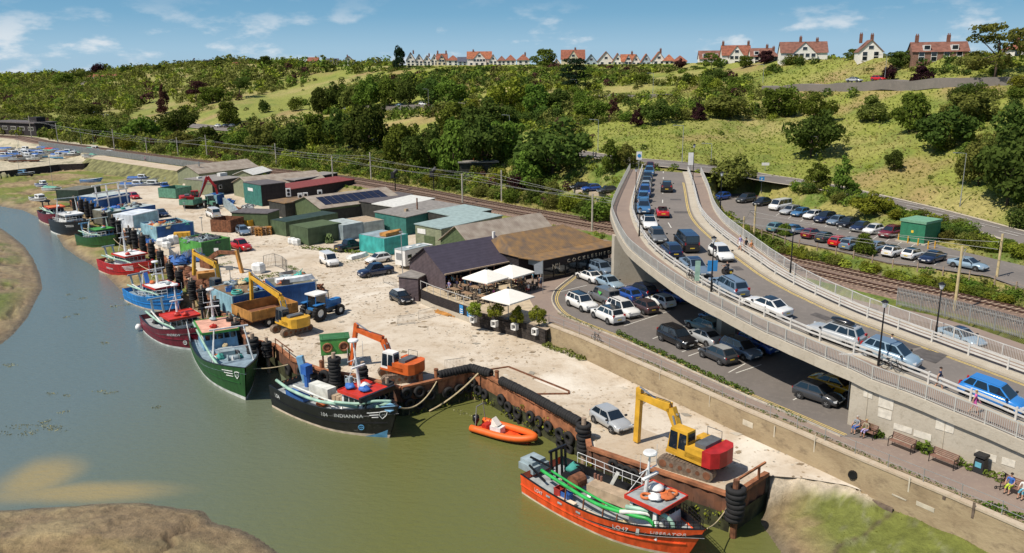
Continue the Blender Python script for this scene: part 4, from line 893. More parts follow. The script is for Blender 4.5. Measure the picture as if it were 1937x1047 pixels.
def yard_litter():
 n=26000;x=RNG.uniform(-75,22,n);y=RNG.uniform(50,190,n);ok=inpoly(x,y,QUAY_POLY)&(fbm(x*.12,y*.12,91)>.44);x,y=x[ok],y[ok];n=len(x);s=RNG.uniform(.03,.13,n)*(1+2*(RNG.uniform(size=n)<.06));a=RNG.uniform(0,6.28,n)
 q=np.stack([np.stack([x+s*np.cos(a+k)*(1+.4*(i%2)),y+s*np.sin(a+k)*(1+.4*(i%2)),.012+0*x+.12*s*(i%2)],1)for i,k in enumerate((0,1.5,3.1,4.6))],1).reshape(-1,3);c=np.where(RNG.uniform(size=(n,1))<.5,np.array([[.40,.31,.21]]),np.array([[.52,.47,.39]]))*RNG.uniform(.6,1.25,(n,1))
 o=bpy.data.objects.new('yard_gravel',npm('gravel',q,[M('scrub_leaf')],4,np.repeat(c,4,0)));COL.objects.link(o);stuff(o,'stones, shell and dirt scattered over the sandy yard','gravel')
yard_litter()
tuft([(1168,632),(1290,688),(1420,748)],1.82,60,.7,'kerb_weeds','green weeds growing along the kerb of the car park',.5)
tuft([(1060,595),(1140,628)],1.9,30,.6,'kerb_weeds','sparse weeds at the bend of the kerb',.25)
tuft([(1460,770),(1530,802)],1.82,30,.6,'kerb_weeds','weeds along the promenade kerb near the bridge end',.3)
tuft([(1030,655),(1070,668),(1105,682)],.0,70,.9,'wall_weeds','pale green weeds at the foot of the sea wall',.6,(.17,.19,.05))
tuft(0,1.85,22,.5,'wall_weeds','grass growing along the top of the sea wall',.3,line=[Vec((p.x+.62,p.y+.75,0))for p in SEAWALL[2:10]])
tuft([(1640,822),(1668,830)],1.82,70,.8,'wall_plants','leafy weeds beside the first empty bench',.9,(.11,.17,.03));tuft([(1735,850),(1758,862)],1.82,70,.8,'wall_plants','leafy weeds between the two empty benches',.9,(.12,.17,.03));tuft([(1820,880),(1836,890)],1.82,50,.8,'wall_plants','leafy weeds left of the litter bin',.6,(.12,.17,.03));tuft([(1868,900),(1890,910)],1.82,50,.8,'wall_plants','leafy weeds right of the litter bin',.6,(.12,.16,.03));tuft(0,1.85,90,.9,'wall_plants','thick green weeds under the promenade railing',.5,(.09,.15,.02),[SEAWALL[8].lerp(SEAWALL[9],k)+Vec((.7,.8,0))for k in(.5,1)])
tuft([(575,470),(620,475),(680,480)],.0,60,1.5,'yard_weeds','green weeds in front of the olive container',.7,(.13,.17,.03));tuft([(612,455),(625,462)],.0,80,1.2,'yard_weeds','tall pale weed by the olive container',1.9,(.16,.22,.09));tuft([(650,498),(700,490),(740,485)],.0,60,1.6,'yard_weeds','patchy weeds behind the dark pickup',.35,(.15,.15,.05))
tuft([(440,535),(490,528),(540,518)],.0,130,2.0,'yard_weeds','bright green grass patch behind the blue containers',.5,(.14,.18,.02));tuft([(400,505),(440,498)],.0,60,1.2,'yard_weeds','green weeds under the old rusty arm',.4,(.12,.17,.03));tuft([(560,512),(545,505)],.0,60,1.2,'yard_weeds','weeds by the wire fence',.4,(.12,.17,.03))
# ================================================================ buildings
def bmat(name,col,period,axis='z',depth=.35,rough=.8,var=.15,metal=0.,bump=.5,col2=None,scale=1.5):
 m=mat(name,col,rough,metal,var,scale,col2=col2);n=m.node_tree.nodes;l=m.node_tree.links;b=n['Principled BSDF']
 tc=n.new('ShaderNodeTexCoord');w_=n.new('ShaderNodeTexWave');w_.wave_type='BANDS';w_.bands_direction=axis.upper();w_.inputs['Scale'].default_value=.314/period;l.new(tc.outputs['Object'],w_.inputs[0])
 bp=n.new('ShaderNodeBump');bp.inputs['Strength'].default_value=bump;bp.inputs['Distance'].default_value=.05;l.new(w_.outputs['Fac'],bp.inputs['Height']);l.new(bp.outputs[0],b.inputs['Normal'])
 return m
bmat('asbestos_roof',(.36,.31,.25),.35,'x',col2=(.24,.19,.15),scale=.8);bmat('lichen_roof',(.13,.095,.07),.3,'x',col2=(.27,.155,.06),scale=1.1);bmat('dark_roof',(.115,.10,.10),.4,'x',var=.25);bmat('grey_roof',(.24,.22,.20),.4,'x',var=.2);bmat('white_roof',(.60,.59,.55),.5,'x',var=.12)
bmat('teal_roof',(.28,.36,.35),.5,'x',var=.15);bmat('red_sheet',(.20,.045,.04),.5,'x',var=.2);bmat('navy_roof',(.050,.042,.062),.25,'z',var=.12,bump=.25);bmat('green_boards',(.075,.105,.045),.22,'z',var=.15);bmat('olive_boards',(.21,.225,.14),.22,'z',var=.15);bmat('dark_boards',(.035,.035,.03),.2,'z',var=.3);bmat('black_boards',(.022,.017,.018),.2,'z',var=.3);bmat('purple_boards',(.085,.062,.068),.18,'z',var=.2);bmat('teal_boards',(.035,.15,.125),.25,'x',var=.2);bmat('greyblue_sheet',(.30,.35,.36),.3,'x',var=.2)
mat('bench_wood',(.22,.12,.085),.8,var=.25,scale=3);mat('roof_trim',(.40,.36,.30),.8,var=.2);mat('dark_glass',(.012,.016,.02),.06,0,0,spec=.8);mat('window_white',(.72,.70,.66),.6,var=.08);mat('solar_cell',(.012,.012,.028),.12,.1,var=.3,spec=.7);mat('tan_gutter',(.40,.30,.20),.8,var=.2);mat('rust',(.17,.07,.035),.9,.1,var=.45,scale=2.5,bump=.4);mat('steel_grey',(.30,.31,.31),.5,.4,var=.15)
def wframe(A,B,z=0):return hdg(A,B)
def gable(name,label,A,B,C,ze,zr,roof,wall,zb=0.,ov=.35,cat='shed',extra=None):
 a=P(*A,ze);b=P(*B,ze);c=P(*C,ze);h=hdg(a,b);L=(Vec((b.x,b.y))-Vec((a.x,a.y))).length
 yx=Vec((-sin(h),cos(h)));W=abs((Vec((c.x,c.y))-Vec((a.x,a.y))).dot(yx))
 t=thing(name,label,cat,(a.x,a.y,zb),h);z1=ze-zb;z2=zr-zb
 mb=MB();mb.add([(0,0,-.3),(L,0,-.3),(L,W,-.3),(0,W,-.3),(0,0,z1),(L,0,z1),(L,W,z1),(0,W,z1),(0,W/2,z2-.08),(L,W/2,z2-.08)],[(0,1,5,4),(2,3,7,6),(1,2,6,9,5),(3,0,4,8,7)]);mb.build('wall',M(wall),t)
 mb=MB();dz=(z2-z1)/(W/2)*ov
 for s in(0,1):
  y0=-ov if s==0 else W+ov;e=(z1-dz)
  q=[(-ov,y0,e),(L+ov,y0,e),(L+ov,W/2,z2),(-ov,W/2,z2)];lo=[(x,y,z-.10)for x,y,z in q]
  mb.add(q+lo,[(0,1,2,3)if s==0 else(3,2,1,0),(4,7,6,5)if s==0 else(5,6,7,4),(0,4,5,1),(1,5,6,2),(3,7,4,0)])
 mb.build('roof',M(roof),t);t['dims']=(L,W,z1,z2);return t,L,W,z1,z2
def slab(name,label,N,L,R_,h,roof,wall,zb=0.,tilt=0.,ov=.15,cat='shed',px_on_roof=False,thick=.14):
 """flat or lean-to roofed shed: near, left and right corner pixels"""
 z=zb+(h if px_on_roof else 0);n=P(*N,z);l=P(*L,z);r=P(*R_,z);hd=hdg(n,r);D=(Vec((r.x,r.y))-Vec((n.x,n.y))).length
 yx=Vec((-sin(hd),cos(hd)));W=max(1.2,(Vec((l.x,l.y))-Vec((n.x,n.y))).dot(yx))
 t=thing(name,label,cat,(n.x,n.y,zb),hd);mb=MB();k=tilt*W
 mb.add([(0,0,-.2),(D,0,-.2),(D,W,-.2),(0,W,-.2),(0,0,h),(D,0,h),(D,W,h+k),(0,W,h+k)],[(0,1,5,4),(1,2,6,5),(2,3,7,6),(3,0,4,7)]);mb.build('wall',M(wall),t)
 mb=MB();q=[(-ov,-ov,h-tilt*ov),(D+ov,-ov,h-tilt*ov),(D+ov,W+ov,h+k+tilt*ov),(-ov,W+ov,h+k+tilt*ov)];mb.add(q+[(x,y,z+thick)for x,y,z in q],[(3,2,1,0),(4,5,6,7),(0,1,5,4),(1,2,6,5),(2,3,7,6),(3,0,4,7)]);mb.build('roof',M(roof),t)
 return t,D,W,h
def pbx(t,name,c,d,m):mb=MB();mb.box(c,d);return mb.build(name,M(m),t)
def window(t,x,y,z,w_,h_,face='front',fm='window_white'):
 """window in a wall: frame with pane"""
 mb=MB();rot=0 if face=='front' else pi/2
 d=(w_,.10,h_)if face=='front' else(.10,w_,h_);mb.box((x,y,z),d);f=mb.build('window',M(fm),t);mb=MB()
 d=(w_-.18,.13,h_-.18)if face=='front' else(.13,w_-.18,h_-.18);mb.box((x,y,z),d);mb.build('pane','dark_glass',f);return f
# --- sheds, far to near
t,L_,W_,z1,z2=gable('long_shed','far long shed with grey ridged roof and pale green gable end',(376,328),(487,315),(359,321),3.2,5.0,'asbestos_roof','olive_boards');pbx(t,'chimney_pipe',(2.2,W_*.3,5.2),(.25,.25,1.3),'steel_grey')
t,D,W_,h=slab('flat_roofed_shed','pale flat roofed shed with a dark green wall and one white framed window',(404,371),(376,362),(460,362),3.4,'grey_roof','dark_boards');window(t,2.2,-.03,1.9,.9,.9);pbx(t,'end_panel',(-.04,W_/2,h/2),(.06,W_-.2,h-.2),'olive_boards');pbx(t,'roof_tank',(8,W_*.6,h+.5),(2.2,1.2,.8),'white_roof');pbx(t,'roof_vent',(2,W_*.7,h+.35),(1.2,.6,.4),'white_roof')  # sunlit end put into the colour: end panel paler than the dark green walls
gable('small_shed','small shed with pale grey pitched roof behind the flat roofed one',(478,330),(512,322),(462,325),2.8,3.8,'white_roof','olive_boards')
gable('long_shed','long brown roofed shed second from the far end of the row',(474,352),(614,338),(456,343),3.2,4.8,'asbestos_roof','olive_boards')
t,D,W_,h=slab('tall_shed','tall black box shed with a teal end and small sign',(497,391),(472,383),(542,385),4.6,'dark_roof','black_boards');pbx(t,'end_panel',(-.04,W_/2,h/2),(.06,W_-.1,h-.1),'teal_boards');BX('sign','window_white',t,(-.09,W_*.6,h*.72),(.03,2.2,.7))
t,D,W_,h=slab('red_roofed_shed','low black shed with dark red sheet roof',(549,385),(535,377),(672,364),3.0,'red_sheet','black_boards',tilt=.05);
t,D,W_,h=slab('grey_roofed_shed','low shed with flat grey roof behind the dark red one',(560,371),(548,366),(640,355),3.6,'grey_roof','black_boards',tilt=.02)
for u,v,hh in((546,372,1.7),(568,374,.9),(578,371,.7),(605,367,.8)):
 p=P(u,v,3.3);a=thing('air_conditioner','white air conditioner unit on the dark red roof, '+{546:'the tallest, with two fans',568:'the low blue grey one',578:'the smallest',605:'the one nearest the solar panels'}[u],'air conditioner',tuple(p),.35);BX('casing','window_white',a,(0,0,hh/2),(.95,.45,hh));mb=MB()
 for k in range(2 if hh>1.2 else 1):mb.cyl((0,-.23,hh*(.3+.42*k)),(0,-.25,hh*(.3+.42*k)),.3,.3,12)
 mb.build('fan_grille','black_paint',a)
t,L_,W_,z1,z2=gable('solar_shed','grey roofed shed with a green gable carrying a row of black solar panels',(607,394),(757,374),(579,379),2.9,4.6,'asbestos_roof','green_boards');pbx(t,'side_wall_shade',(L_/2,-.02,1.1),(L_-.4,.05,2.3),'dark_boards')
sl=atan2(z2-z1,W_/2);sp=tag(MB().build('solar_array','solar_cell'),'row of black solar panels on the grey shed roof','solar panel');mbs=MB();nx=9;cw=L_*.80/nx
mm=t.matrix_basis;mm=Mtx.Translation(t.location)@Mtx.Rotation(t.rotation_euler.z,4,'Z');bpy.data.objects.remove(sp)
sa=thing('solar_array','row of black solar panels on the grey shed roof','solar panel',tuple(t.location),t.rotation_euler.z)
for i in range(nx):
 mb=MB();y0,y1=W_*.08,W_*.40;f=lambda y:z1+(z2-z1)*y/(W_/2)+.08
 for r in range(2):
  ya=lerp(y0,y1,r*.5)+.03;yb_=lerp(y0,y1,r*.5+.5)-.03;x0=L_*.08+i*cw+.04;x1=x0+cw-.08;mb.add([(x0,ya,f(ya)),(x1,ya,f(ya)),(x1,yb_,f(yb_)),(x0,yb_,f(yb_)),(x0,ya,f(ya)-.05),(x1,ya,f(ya)-.05)],[(0,1,2,3),(4,5,1,0)])
 mb.build('panel','solar_cell',sa)
slab('flat_roofed_store','dark box store with a mossy flat roof below the solar panels',(541,413),(530,404),(606,403),2.9,'lichen_roof','dark_boards')
slab('flat_roofed_store','dark green store with white water tanks on its black roof',(508,432),(478,417),(530,424),2.7,'dark_roof','green_boards');
t,D,W_,h=slab('store_hut','small grey hut with two white painted doors beside the yellow skip',(492,430),(476,423),(505,424),2.3,'asbestos_roof','olive_boards');pbx(t,'door',(.8,-.03,1.0),(.7,.06,1.8),'window_white');pbx(t,'door',(2.2,-.03,1.0),(.7,.06,1.8),'window_white')
slab('lean_to_shed','lean-to shed with dark felt roof right of the solar shed',(710,414),(690,409),(781,395),3.0,'dark_roof','dark_boards',tilt=.06);slab('white_roofed_shed','shed with a long bright white roof in the middle of the row',(752,424),(720,416),(823,405),3.1,'white_roof','dark_boards',tilt=.05)
t,D,W_,h=slab('teal_shed','wide low shed with a patched dark roof and turquoise front',(769,446),(729,434),(871,420),3.2,'grey_roof','teal_boards',tilt=.05);mb=MB();mb.cyl((D*.42,W_*.4,h),(D*.42,W_*.4,h+2.4),.13);mb.build('flue','rust',t);pbx(t,'roof_vent',(D*.25,W_*.45,h+.5),(.7,.5,.5),'tan_gutter')
slab('pale_roofed_shed','shed with pale teal sheet roof behind the blue grey fronted one',(862,445),(828,433),(930,430),3.2,'teal_roof','dark_boards',tilt=.04)
t,D,W_,h=slab('blue_grey_shed','shed with blue grey roof and boarded front with roller door beside the camper',(836,481),(797,470),(950,452),4.0,'teal_roof','olive_boards',tilt=.03);pbx(t,'roller_door',(-.04,W_*.45,1.3),(.06,W_*.4,2.6),'green_boards');pbx(t,'sign',(-.06,W_*.75,3.2),(.05,1.8,.8),'window_white')
slab('low_blue_grey_store','low store with a pale blue grey roof below the lean-to shed',(650,412),(622,408),(697,406),2.4,'teal_roof','dark_boards')
t,L_,W_,z1,z2=gable('green_shed','green boarded shed with pale asbestos roof behind the restaurant',(896,468),(1052,440),(835,452),3.6,6.2,'asbestos_roof','green_boards');pbx(t,'door',(-.04,W_*.55,1.3),(.06,2.2,2.6),'dark_boards');pbx(t,'barge_board',(-.36,W_*.25,(z1+z2)/2),(.02,.02,.02),'tan_gutter')
# --- restaurant
rs=P(981,486,5.0);re=P(1137,455,5.0);hd=hdg(rs,re);LR=(Vec((re.x,re.y))-Vec((rs.x,rs.y))).length
cs=thing('restaurant','black fronted seafood restaurant with rust coloured lichen roof and glazed front','restaurant',(rs.x,rs.y,1.8),hd)
rl=P(947.5,449,7.0);yx=Vec((-sin(hd),cos(hd)));HW=max(4.0,(Vec((rl.x-rs.x,rl.y-rs.y))).dot(yx));zr_=5.4;ze_=3.2;xr0=.3;fx=2.6
mb=MB();q=[(-.3,-.2,ze_),(LR+.3,-.2,ze_),(LR+.3,2*HW,ze_),(-.3,2*HW,ze_),(xr0,HW,zr_),(LR-3.5,HW,zr_)];mb.add(q+[(x,y,z-.12)for x,y,z in q],[(0,1,5,4),(1,2,5),(2,3,4,5),(3,0,4),(0,6,7,1),(1,7,8,2)]);mb.build('roof','lichen_roof',cs)
mb=MB();q=[(1.6,-fx,ze_-.35),(LR+2.2,-fx,ze_-.35),(LR+.3,-.2,ze_-.02),(-.2,-.2,ze_-.02)];mb.add(q+[(x,y,z-.1)for x,y,z in q],[(0,1,2,3),(7,6,5,4),(0,4,5,1),(3,7,4,0)]);mb.build('canopy','lichen_roof',cs)
mb=MB();mb.add([(0,0,-.3),(LR,0,-.3),(LR,2*HW-.3,-.3),(0,2*HW-.3,-.3),(0,0,ze_),(LR,0,ze_),(LR,2*HW-.3,ze_),(0,2*HW-.3,ze_)],[(1,2,6,5),(2,3,7,6),(3,0,4,7),(0,1,5,4)]);mb.build('wall','black_boards',cs)
pbx(cs,'fascia',((1.6+LR+2.0)/2,-fx+.06,ze_-.95),(LR+.4,.12,1.05),'black_boards');pbx(cs,'gable_panel',(1.62,-fx/2,ze_-.8),(.1,fx-.2,.8),'greyblue_sheet')
mb=MB()
for k in range(8):mb.box((1.7+k*(LR)/7.2,-fx+.1,.85),(.14,.14,2.3))
mb.build('glazing_bars','black_paint',cs)
BX('window','dark_glass',cs,(5.2,-fx+.12,1.15),(6.8,.03,1.75));BX('window','dark_glass',cs,(LR*.72,-fx+.12,1.1),(LR*.42,.03,2.0));pbx(cs,'dwarf_wall',(LR/2+1.2,-fx+.05,.05),(LR-.2,.15,.5),'black_boards')
mat('sign_gold',(.60,.50,.36),.5,var=.1)
tx=tmb('COCKLESHED',.62,.03,space=1.9);wtx=max(v[0]for v in tx.v);k=LR*.54/wtx;tx=xform(tx,Mtx.Translation((LR*.40,-fx-.04,ze_-1.28))@Mtx.Diagonal((k,1,1,1)));tx.build('lettering','sign_gold',cs)
tx=tmb('Nº1',.95,.03);xform(tx,Mtx.Translation((3.4,-fx-.04,ze_-1.75))).build('lettering','sign_gold',cs)
mb=MB();mb.torus((LR*1.0,-fx-.05,ze_-1.0),.42,.06,axis='y');mb.cyl((LR*1.0,-fx-.03,ze_-1.0),(LR*1.0,-fx-.06,ze_-1.0),.36,.36,14);mb.build('emblem','sign_gold',cs)
# navy roofed wing
a=P(842,515,4.2);b=P(980,488,4.2);c_=P(813.5,485,6.6);h2=hdg(a,b);LN=(Vec((b.x-a.x,b.y-a.y))).length;yx=Vec((-sin(h2),cos(h2)));WN=max(4,(Vec((c_.x-a.x,c_.y-a.y))).dot(yx))
nv=thing('navy_roofed_hall','dining hall with steep smooth navy roof and purple boarded end beside the camper','restaurant',(a.x,a.y,0),h2)
mb=MB();q=[(-.4,-.35,4.05),(LN+.2,-.35,4.05),(LN-.5,WN,6.7),(-.4,WN,6.7)];r2=[(-.4,WN*2,4.2),(LN-.5,WN*2,4.2)];mb.add(q+[(x,y,z-.15)for x,y,z in q]+r2,[(0,1,2,3),(0,4,5,1),(3,7,4,0),(3,2,9,8)]);mb.build('roof','navy_roof',nv)
mb=MB();mb.add([(0,0,1.3),(LN,0,1.3),(0,WN,-.2),(0,2*WN,-.2),(0,0,4.1),(LN,0,4.1),(0,WN,6.55),(0,2*WN,4.1),(0,0,-.2),(LN,2*WN,-.2),(LN,2*WN,4.1),(LN,0,-.2),(LN,WN,6.5),(0,4.5,1.3),(LN,4.5,1.3),(0,4.5,5.2),(LN,4.5,5.2)],[(13,14,16,15),(2,8,4,6),(3,2,6,7),(9,3,7,10),(11,9,10,12,5)]);mb.build('wall','purple_boards',nv)
BX('gutter','tan_gutter',nv,(LN/2-.1,-.42,4.0),(LN+.5,.18,.16));pbx(nv,'flue',(LN-1.2,WN*.9,6.9),(.3,.3,.9),'window_white')
[pbx(nv,'veranda_post',(x,.1,2.9),(.14,.14,2.6),'bench_wood')for x in(LN*.33,LN*.66,LN-.2)]
# terrace deck and its front
ZT=1.75
def PT(u,v):return P(u,v,ZT)
dk=[PT(u,v)for u,v in[(796,549),(822,560),(891,584),(1030,617),(1012,560),(985,505),(905,512),(845,522)]]
tr=thing('terrace','raised dining terrace with boarded front wall and pale deck','terrace',(dk[0].x,dk[0].y,0));o_=Vec((dk[0].x,dk[0].y,0));mat('deck_boards',(.46,.37,.25),.85,var=.2,scale=1.5)
mb=pfl([p-o_ for p in dk],ZT);mb.build('deck','deck_boards',tr)
def vwall(mb,pts,z0,z1):
 for p,q in zip(pts,pts[1:]):mb.quad((p.x,p.y,z0),(q.x,q.y,z0),(q.x,q.y,z1),(p.x,p.y,z1))
mb=MB();vwall(mb,[dk[0]-o_,dk[1]-o_,dk[2]-o_],.65,ZT+.12);mb.build('front_panel','black_boards',tr);mb=MB();pl=ofl([dk[0]-o_,dk[1]-o_,dk[2]-o_],-.06);vwall(mb,pl,-.1,.66);mb.build('plinth','grey_concrete',tr)
e0=PT(889,583)-o_;mat('sign_blue',(.03,.22,.50),.5,var=.1);hh=hdg(dk[1],dk[2])
BX('blue_sign','sign_blue',tr,(e0.x,e0.y-.1,1.15),(1.1,.06,1.3),hh);q_=PT(873,578)-o_;BX('blue_sign','sign_blue',tr,(q_.x-.02,q_.y-.10,1.3),(.7,.06,1.0),hh)
for p_,n_ in((e0,4),(q_,3)):
 mb=MB()
 for k in range(n_):mb.box((p_.x-.02,p_.y-.14,.8+.26*k),(.5,.02,.1),hh)
 mb.build('sign_lettering','window_white',tr)
fence('glass_balustrade','thin steel balustrade with glass panels along the terrace front',[Vec((p.x,p.y+.1,ZT))for p in(dk[0],dk[1],dk[2])],(1.55,.05),'pale_metal',[(1.05,.05,.05)],zoff=.1,height=1.1)
slab('bin_store','black boarded bin store with a flat grey roof at the terrace corner',(792,571),(766,562),(826,553),3.0,'grey_roof','purple_boards')
# timber crib planters below the terrace
mat('black_timber',(.035,.028,.024),.9,var=.5,scale=3,bump=.6);mat('dry_soil',(.33,.26,.19),.95,var=.3)
cw=[P(u,v,0)for u,v in[(893,616),(930,625),(968,634),(1006,645),(1033,655)]]
ct=thing('crib_wall','wall of stacked black timbers with box ends below the terrace planters','retaining wall',tuple(cw[0]));mb=MB()
for k in range(6):
 for p,q in zip(cw,cw[1:]):
  j=ru(-.06,.06);d=(q-p).normalized();mb.bar(p-cw[0]+Vec((d.y*j,-d.x*j,.15+.29*k)),q-cw[0]+Vec((d.y*j,-d.x*j,.15+.29*k)),.26,.265)
mb.build('timbers','black_timber',ct);bk=[Vec((p.x+.9,p.y+1.6,0))for p in cw]
mb=MB();strip(mb,[p-cw[0]+Vec((0,0,1.72))for p in cw],[p-cw[0]+Vec((0,0,1.74))for p in bk]);mb.build('planting_bed','dry_soil',ct)
for u,v in((897,604),(937,612),(975,618),(1014,627)):
 p=P(u,v,1.35)-cw[0];h=hdg(cw[0],cw[-1]);M4=Mtx.Translation(p)@Mtx.Rotation(h,4,'Z');mb=MB()
 for dx,dz,w_,hh in((-.3,0,.09,.7),(.3,0,.09,.7),(0,.3,.69,.09),(0,-.3,.69,.09)):mb.box((dx,-.12,dz),(w_,.5,hh),0,0,M4)
 f=mb.build('timber_end','window_white',ct);BX('timber_end_hole','black_paint',f,(0,.05,0),(.52,.1,.52),0,0,M4)
for u,v,vt,lab in((899,600,575,'leftmost of the terrace olive trees, beside the blue sign'),(939,604,578,'olive tree on the crib wall, second from the blue sign'),(978,611,584,'olive tree on the crib wall, third from the blue sign'),(1020,618,583,'brightest terrace tree, at the promenade end of the crib wall')):
 p=P(u,v,1.75);tree(p,(v-vt)*mpp(p)*1.15,1.7,'round','light',lab,'olive trees on the terrace wall')
# parasols
mat('canvas',(.80,.76,.68),.9,var=.04,scale=2)
pc=thing('parasol','large square cream parasol, the left one of the joined pair','parasol',(0,0,0),0,'cream parasols on the terrace')
S_=2.05;mb=MB();mb.add([(-S_,-S_,2.55),(S_,-S_,2.55),(S_,S_,2.55),(-S_,S_,2.55),(0,0,3.55),(-S_,-S_,2.4),(S_,-S_,2.4),(S_,S_,2.4),(-S_,S_,2.4)],[(0,1,4),(1,2,4),(2,3,4),(3,0,4),(5,6,1,0),(6,7,2,1),(7,8,3,2),(8,5,0,3)]);mb.build('canopy','canvas',pc);mb=MB();mb.cyl((0,0,0),(0,0,3.6),.05);mb.build('pole','steel_grey',pc);BX('base','black_paint',pc,(0,0,.06),(.8,.8,.12));mb=MB();mb.cyl((0,0,3.5),(0,0,3.68),.18,.1);mb.build('finial','black_paint',pc)
for i,(u,v,lab,rz)in enumerate([(920,510,'large square cream parasol, the left one of the joined pair',.0),(967,501,'large square cream parasol, the right one of the joined pair by the restaurant front',.0),(961,546,'large square cream parasol standing alone nearest the olive trees',.0)]):
 p=P(u,v,ZT+3.5);rz=hdg(P(873,520,4),P(967,523,4))+pi/4+.0;rz=hdg(P(925,535,ZT+2.5),P(967,523,ZT+2.5))
 (dup(pc,(p.x,p.y,ZT),rz,lab)if i else None)
 if i==0:pc.location=(p.x,p.y,ZT);pc.rotation_euler=(0,0,rz)
# ================================================================ houses on the ridge
mat('white_render',(.74,.70,.64),.85,var=.08);mat('cream_render',(.66,.58,.42),.85,var=.08);mat('bluegrey_render',(.36,.45,.52),.85,var=.08);mat('brown_brick',(.22,.12,.085),.9,var=.25,scale=3);mat('red_tile',(.24,.085,.05),.85,var=.3,scale=.9,bump=.3);mat('orange_tile',(.31,.11,.055),.85,var=.3,scale=.9,bump=.3);mat('brown_tile',(.19,.085,.06),.9,var=.3,scale=.9,bump=.3);mat('slate_tile',(.075,.08,.11),.8,var=.2,scale=.9);mat('chimney_brick',(.17,.075,.05),.9,var=.3,scale=4)
def house(u,v,wpx,hpx,kind,roof,wall,label,chim=(),name='house',group=None,extra=0):
 a_=(u-968.5)/FPX;yr_,_=interp_u(RIDGEPX,a_);d_=ray(u,v);d_*=((float(yr_)+3)/d_.y if u>500 else T(u,v).y/d_.y);p=Vec((d_.x,d_.y,HCAM+d_.z));k=mpp(p);W=wpx*k;H=hpx*k*1.02;D=9.0;t=thing(name,label,'house',tuple(p-Vec((0,0,.5))),atan2(p.x,-p.y)*-1*0+atan2(-p.x,p.y)*.6,group)
 hw=H*(.52 if kind!='gable' else.45);x=W/2
 if kind in('gable',):
  mb=MB();mb.add([(-x,0,-9),(x,0,-9),(x,D,-9),(-x,D,-9),(-x,0,hw),(x,0,hw),(x,D,hw),(-x,D,hw),(0,0,H-.1),(0,D,H-.1)],[(0,1,5,8,4),(1,2,6,5),(2,3,7,9,6),(3,0,4,7)]);mb.build('wall',M(wall),t)
  mb=MB();o_=.3;e=hw-(H-hw)/x*o_;mb.add([(-x-o_,-.4,e),(0,-.4,H),(0,D,H),(-x-o_,D,e),(x+o_,-.4,e),(x+o_,D,e),(-x-o_,-.4,e-.25),(0,-.4,H-.25),(x+o_,-.4,e-.25)],[(0,1,2,3),(1,4,5,2),(0,6,7,1),(1,7,8,4)]);mb.build('roof',M(roof),t)
 elif kind=='hip':
  mb=MB();mb.add([(-x,0,-9),(x,0,-9),(x,D,-9),(-x,D,-9),(-x,0,hw),(x,0,hw),(x,D,hw),(-x,D,hw)],[(0,1,5,4),(1,2,6,5),(2,3,7,6),(3,0,4,7)]);mb.build('wall',M(wall),t)
  mb=MB();o_=.4;r=max(.1,x-4.2);mb.add([(-x-o_,-o_,hw),(x+o_,-o_,hw),(x+o_,D+o_,hw),(-x-o_,D+o_,hw),(-r,D/2,H),(r,D/2,H)],[(0,1,5,4),(1,2,5),(2,3,4,5),(3,0,4)]);mb.build('roof',M(roof),t)
 else:
  mb=MB();mb.add([(-x,0,-9),(x,0,-9),(x,D,-9),(-x,D,-9),(-x,0,hw),(x,0,hw),(x,D,hw),(-x,D,hw),(-x,D/2,H-.1),(x,D/2,H-.1)],[(0,1,5,4),(1,2,6,9,5),(2,3,7,6),(3,0,4,8,7)]);mb.build('wall',M(wall),t)
  mb=MB();o_=.4;e=hw-(H-hw)/(D/2)*o_;mb.add([(-x-.3,-o_,e),(x+.3,-o_,e),(x+.3,D/2,H),(-x-.3,D/2,H),(x+.3,D+o_,e),(-x-.3,D+o_,e)],[(0,1,2,3),(3,2,4,5)]);mb.build('roof',M(roof),t)
  if kind=='side_gable':
   g=x*.55;gh=hw+(H-hw)*.88;mb=MB();mb.add([(-g,-1.2,-2),(g,-1.2,-2),(g,-1.2,hw*.8),(-g,-1.2,hw*.8),(0,-1.2,gh),(-g,2,-2),(g,2,-2),(g,2,hw*.8),(-g,2,hw*.8)],[(0,1,2,4,3),(5,0,3,8),(1,6,7,2)]);mb.build('wall',M(wall),t)
   mb=MB();mb.add([(-g-.3,-1.5,hw*.8-.3),(0,-1.5,gh+.1),(0,D/2,gh+.1),(-g-.3,D/2-2,hw*.8-.3),(g+.3,-1.5,hw*.8-.3),(g+.3,D/2-2,hw*.8-.3)],[(0,1,2,3),(1,4,5,2)]);mb.build('roof',M(roof),t)
  if kind=='dormer':
   for s in(-.5,.5):
    d_=BX('dormer','window_white',t,(x*s,1.2,hw+(H-hw)*.35),(1.8,2.2,1.5));BX('pane','dark_glass',d_,(x*s,.08,hw+(H-hw)*.38),(1.4,.06,1.0))
 yf=-1.2 if kind=='side_gable' else 0
 n=max(2,int(W/3.2))
 for fl in range(2):
  z=hw*(.24 if fl==0 else.72)
  for i in range(n):
   xx=(-.5+(i+.5)/n)*W*(.9 if kind!='side_gable' else.5 if fl else.9);y_=-.03 if(kind!='side_gable' or abs(xx)>x*.5)else-1.23
   window(t,xx,y_,z,min(1.5,W/n*.6),1.35)
 if kind in('gable','side_gable'):window(t,0,yf-.03,hw+(H-hw)*.32,min(1.6,W*.25),1.2)
 for cx,ch in chim:c_=BX('chimney','chimney_brick',t,(x*cx,D*.5,H+ch*.5-.4),(.9,.8,ch+1.2));mb=MB();[mb.cyl((x*cx+dx,D*.5,H+ch+.2),(x*cx+dx,D*.5,H+ch+.65),.13)for dx in(-.22,.22)];mb.build('chimney_pots','red_tile',c_)
 return t
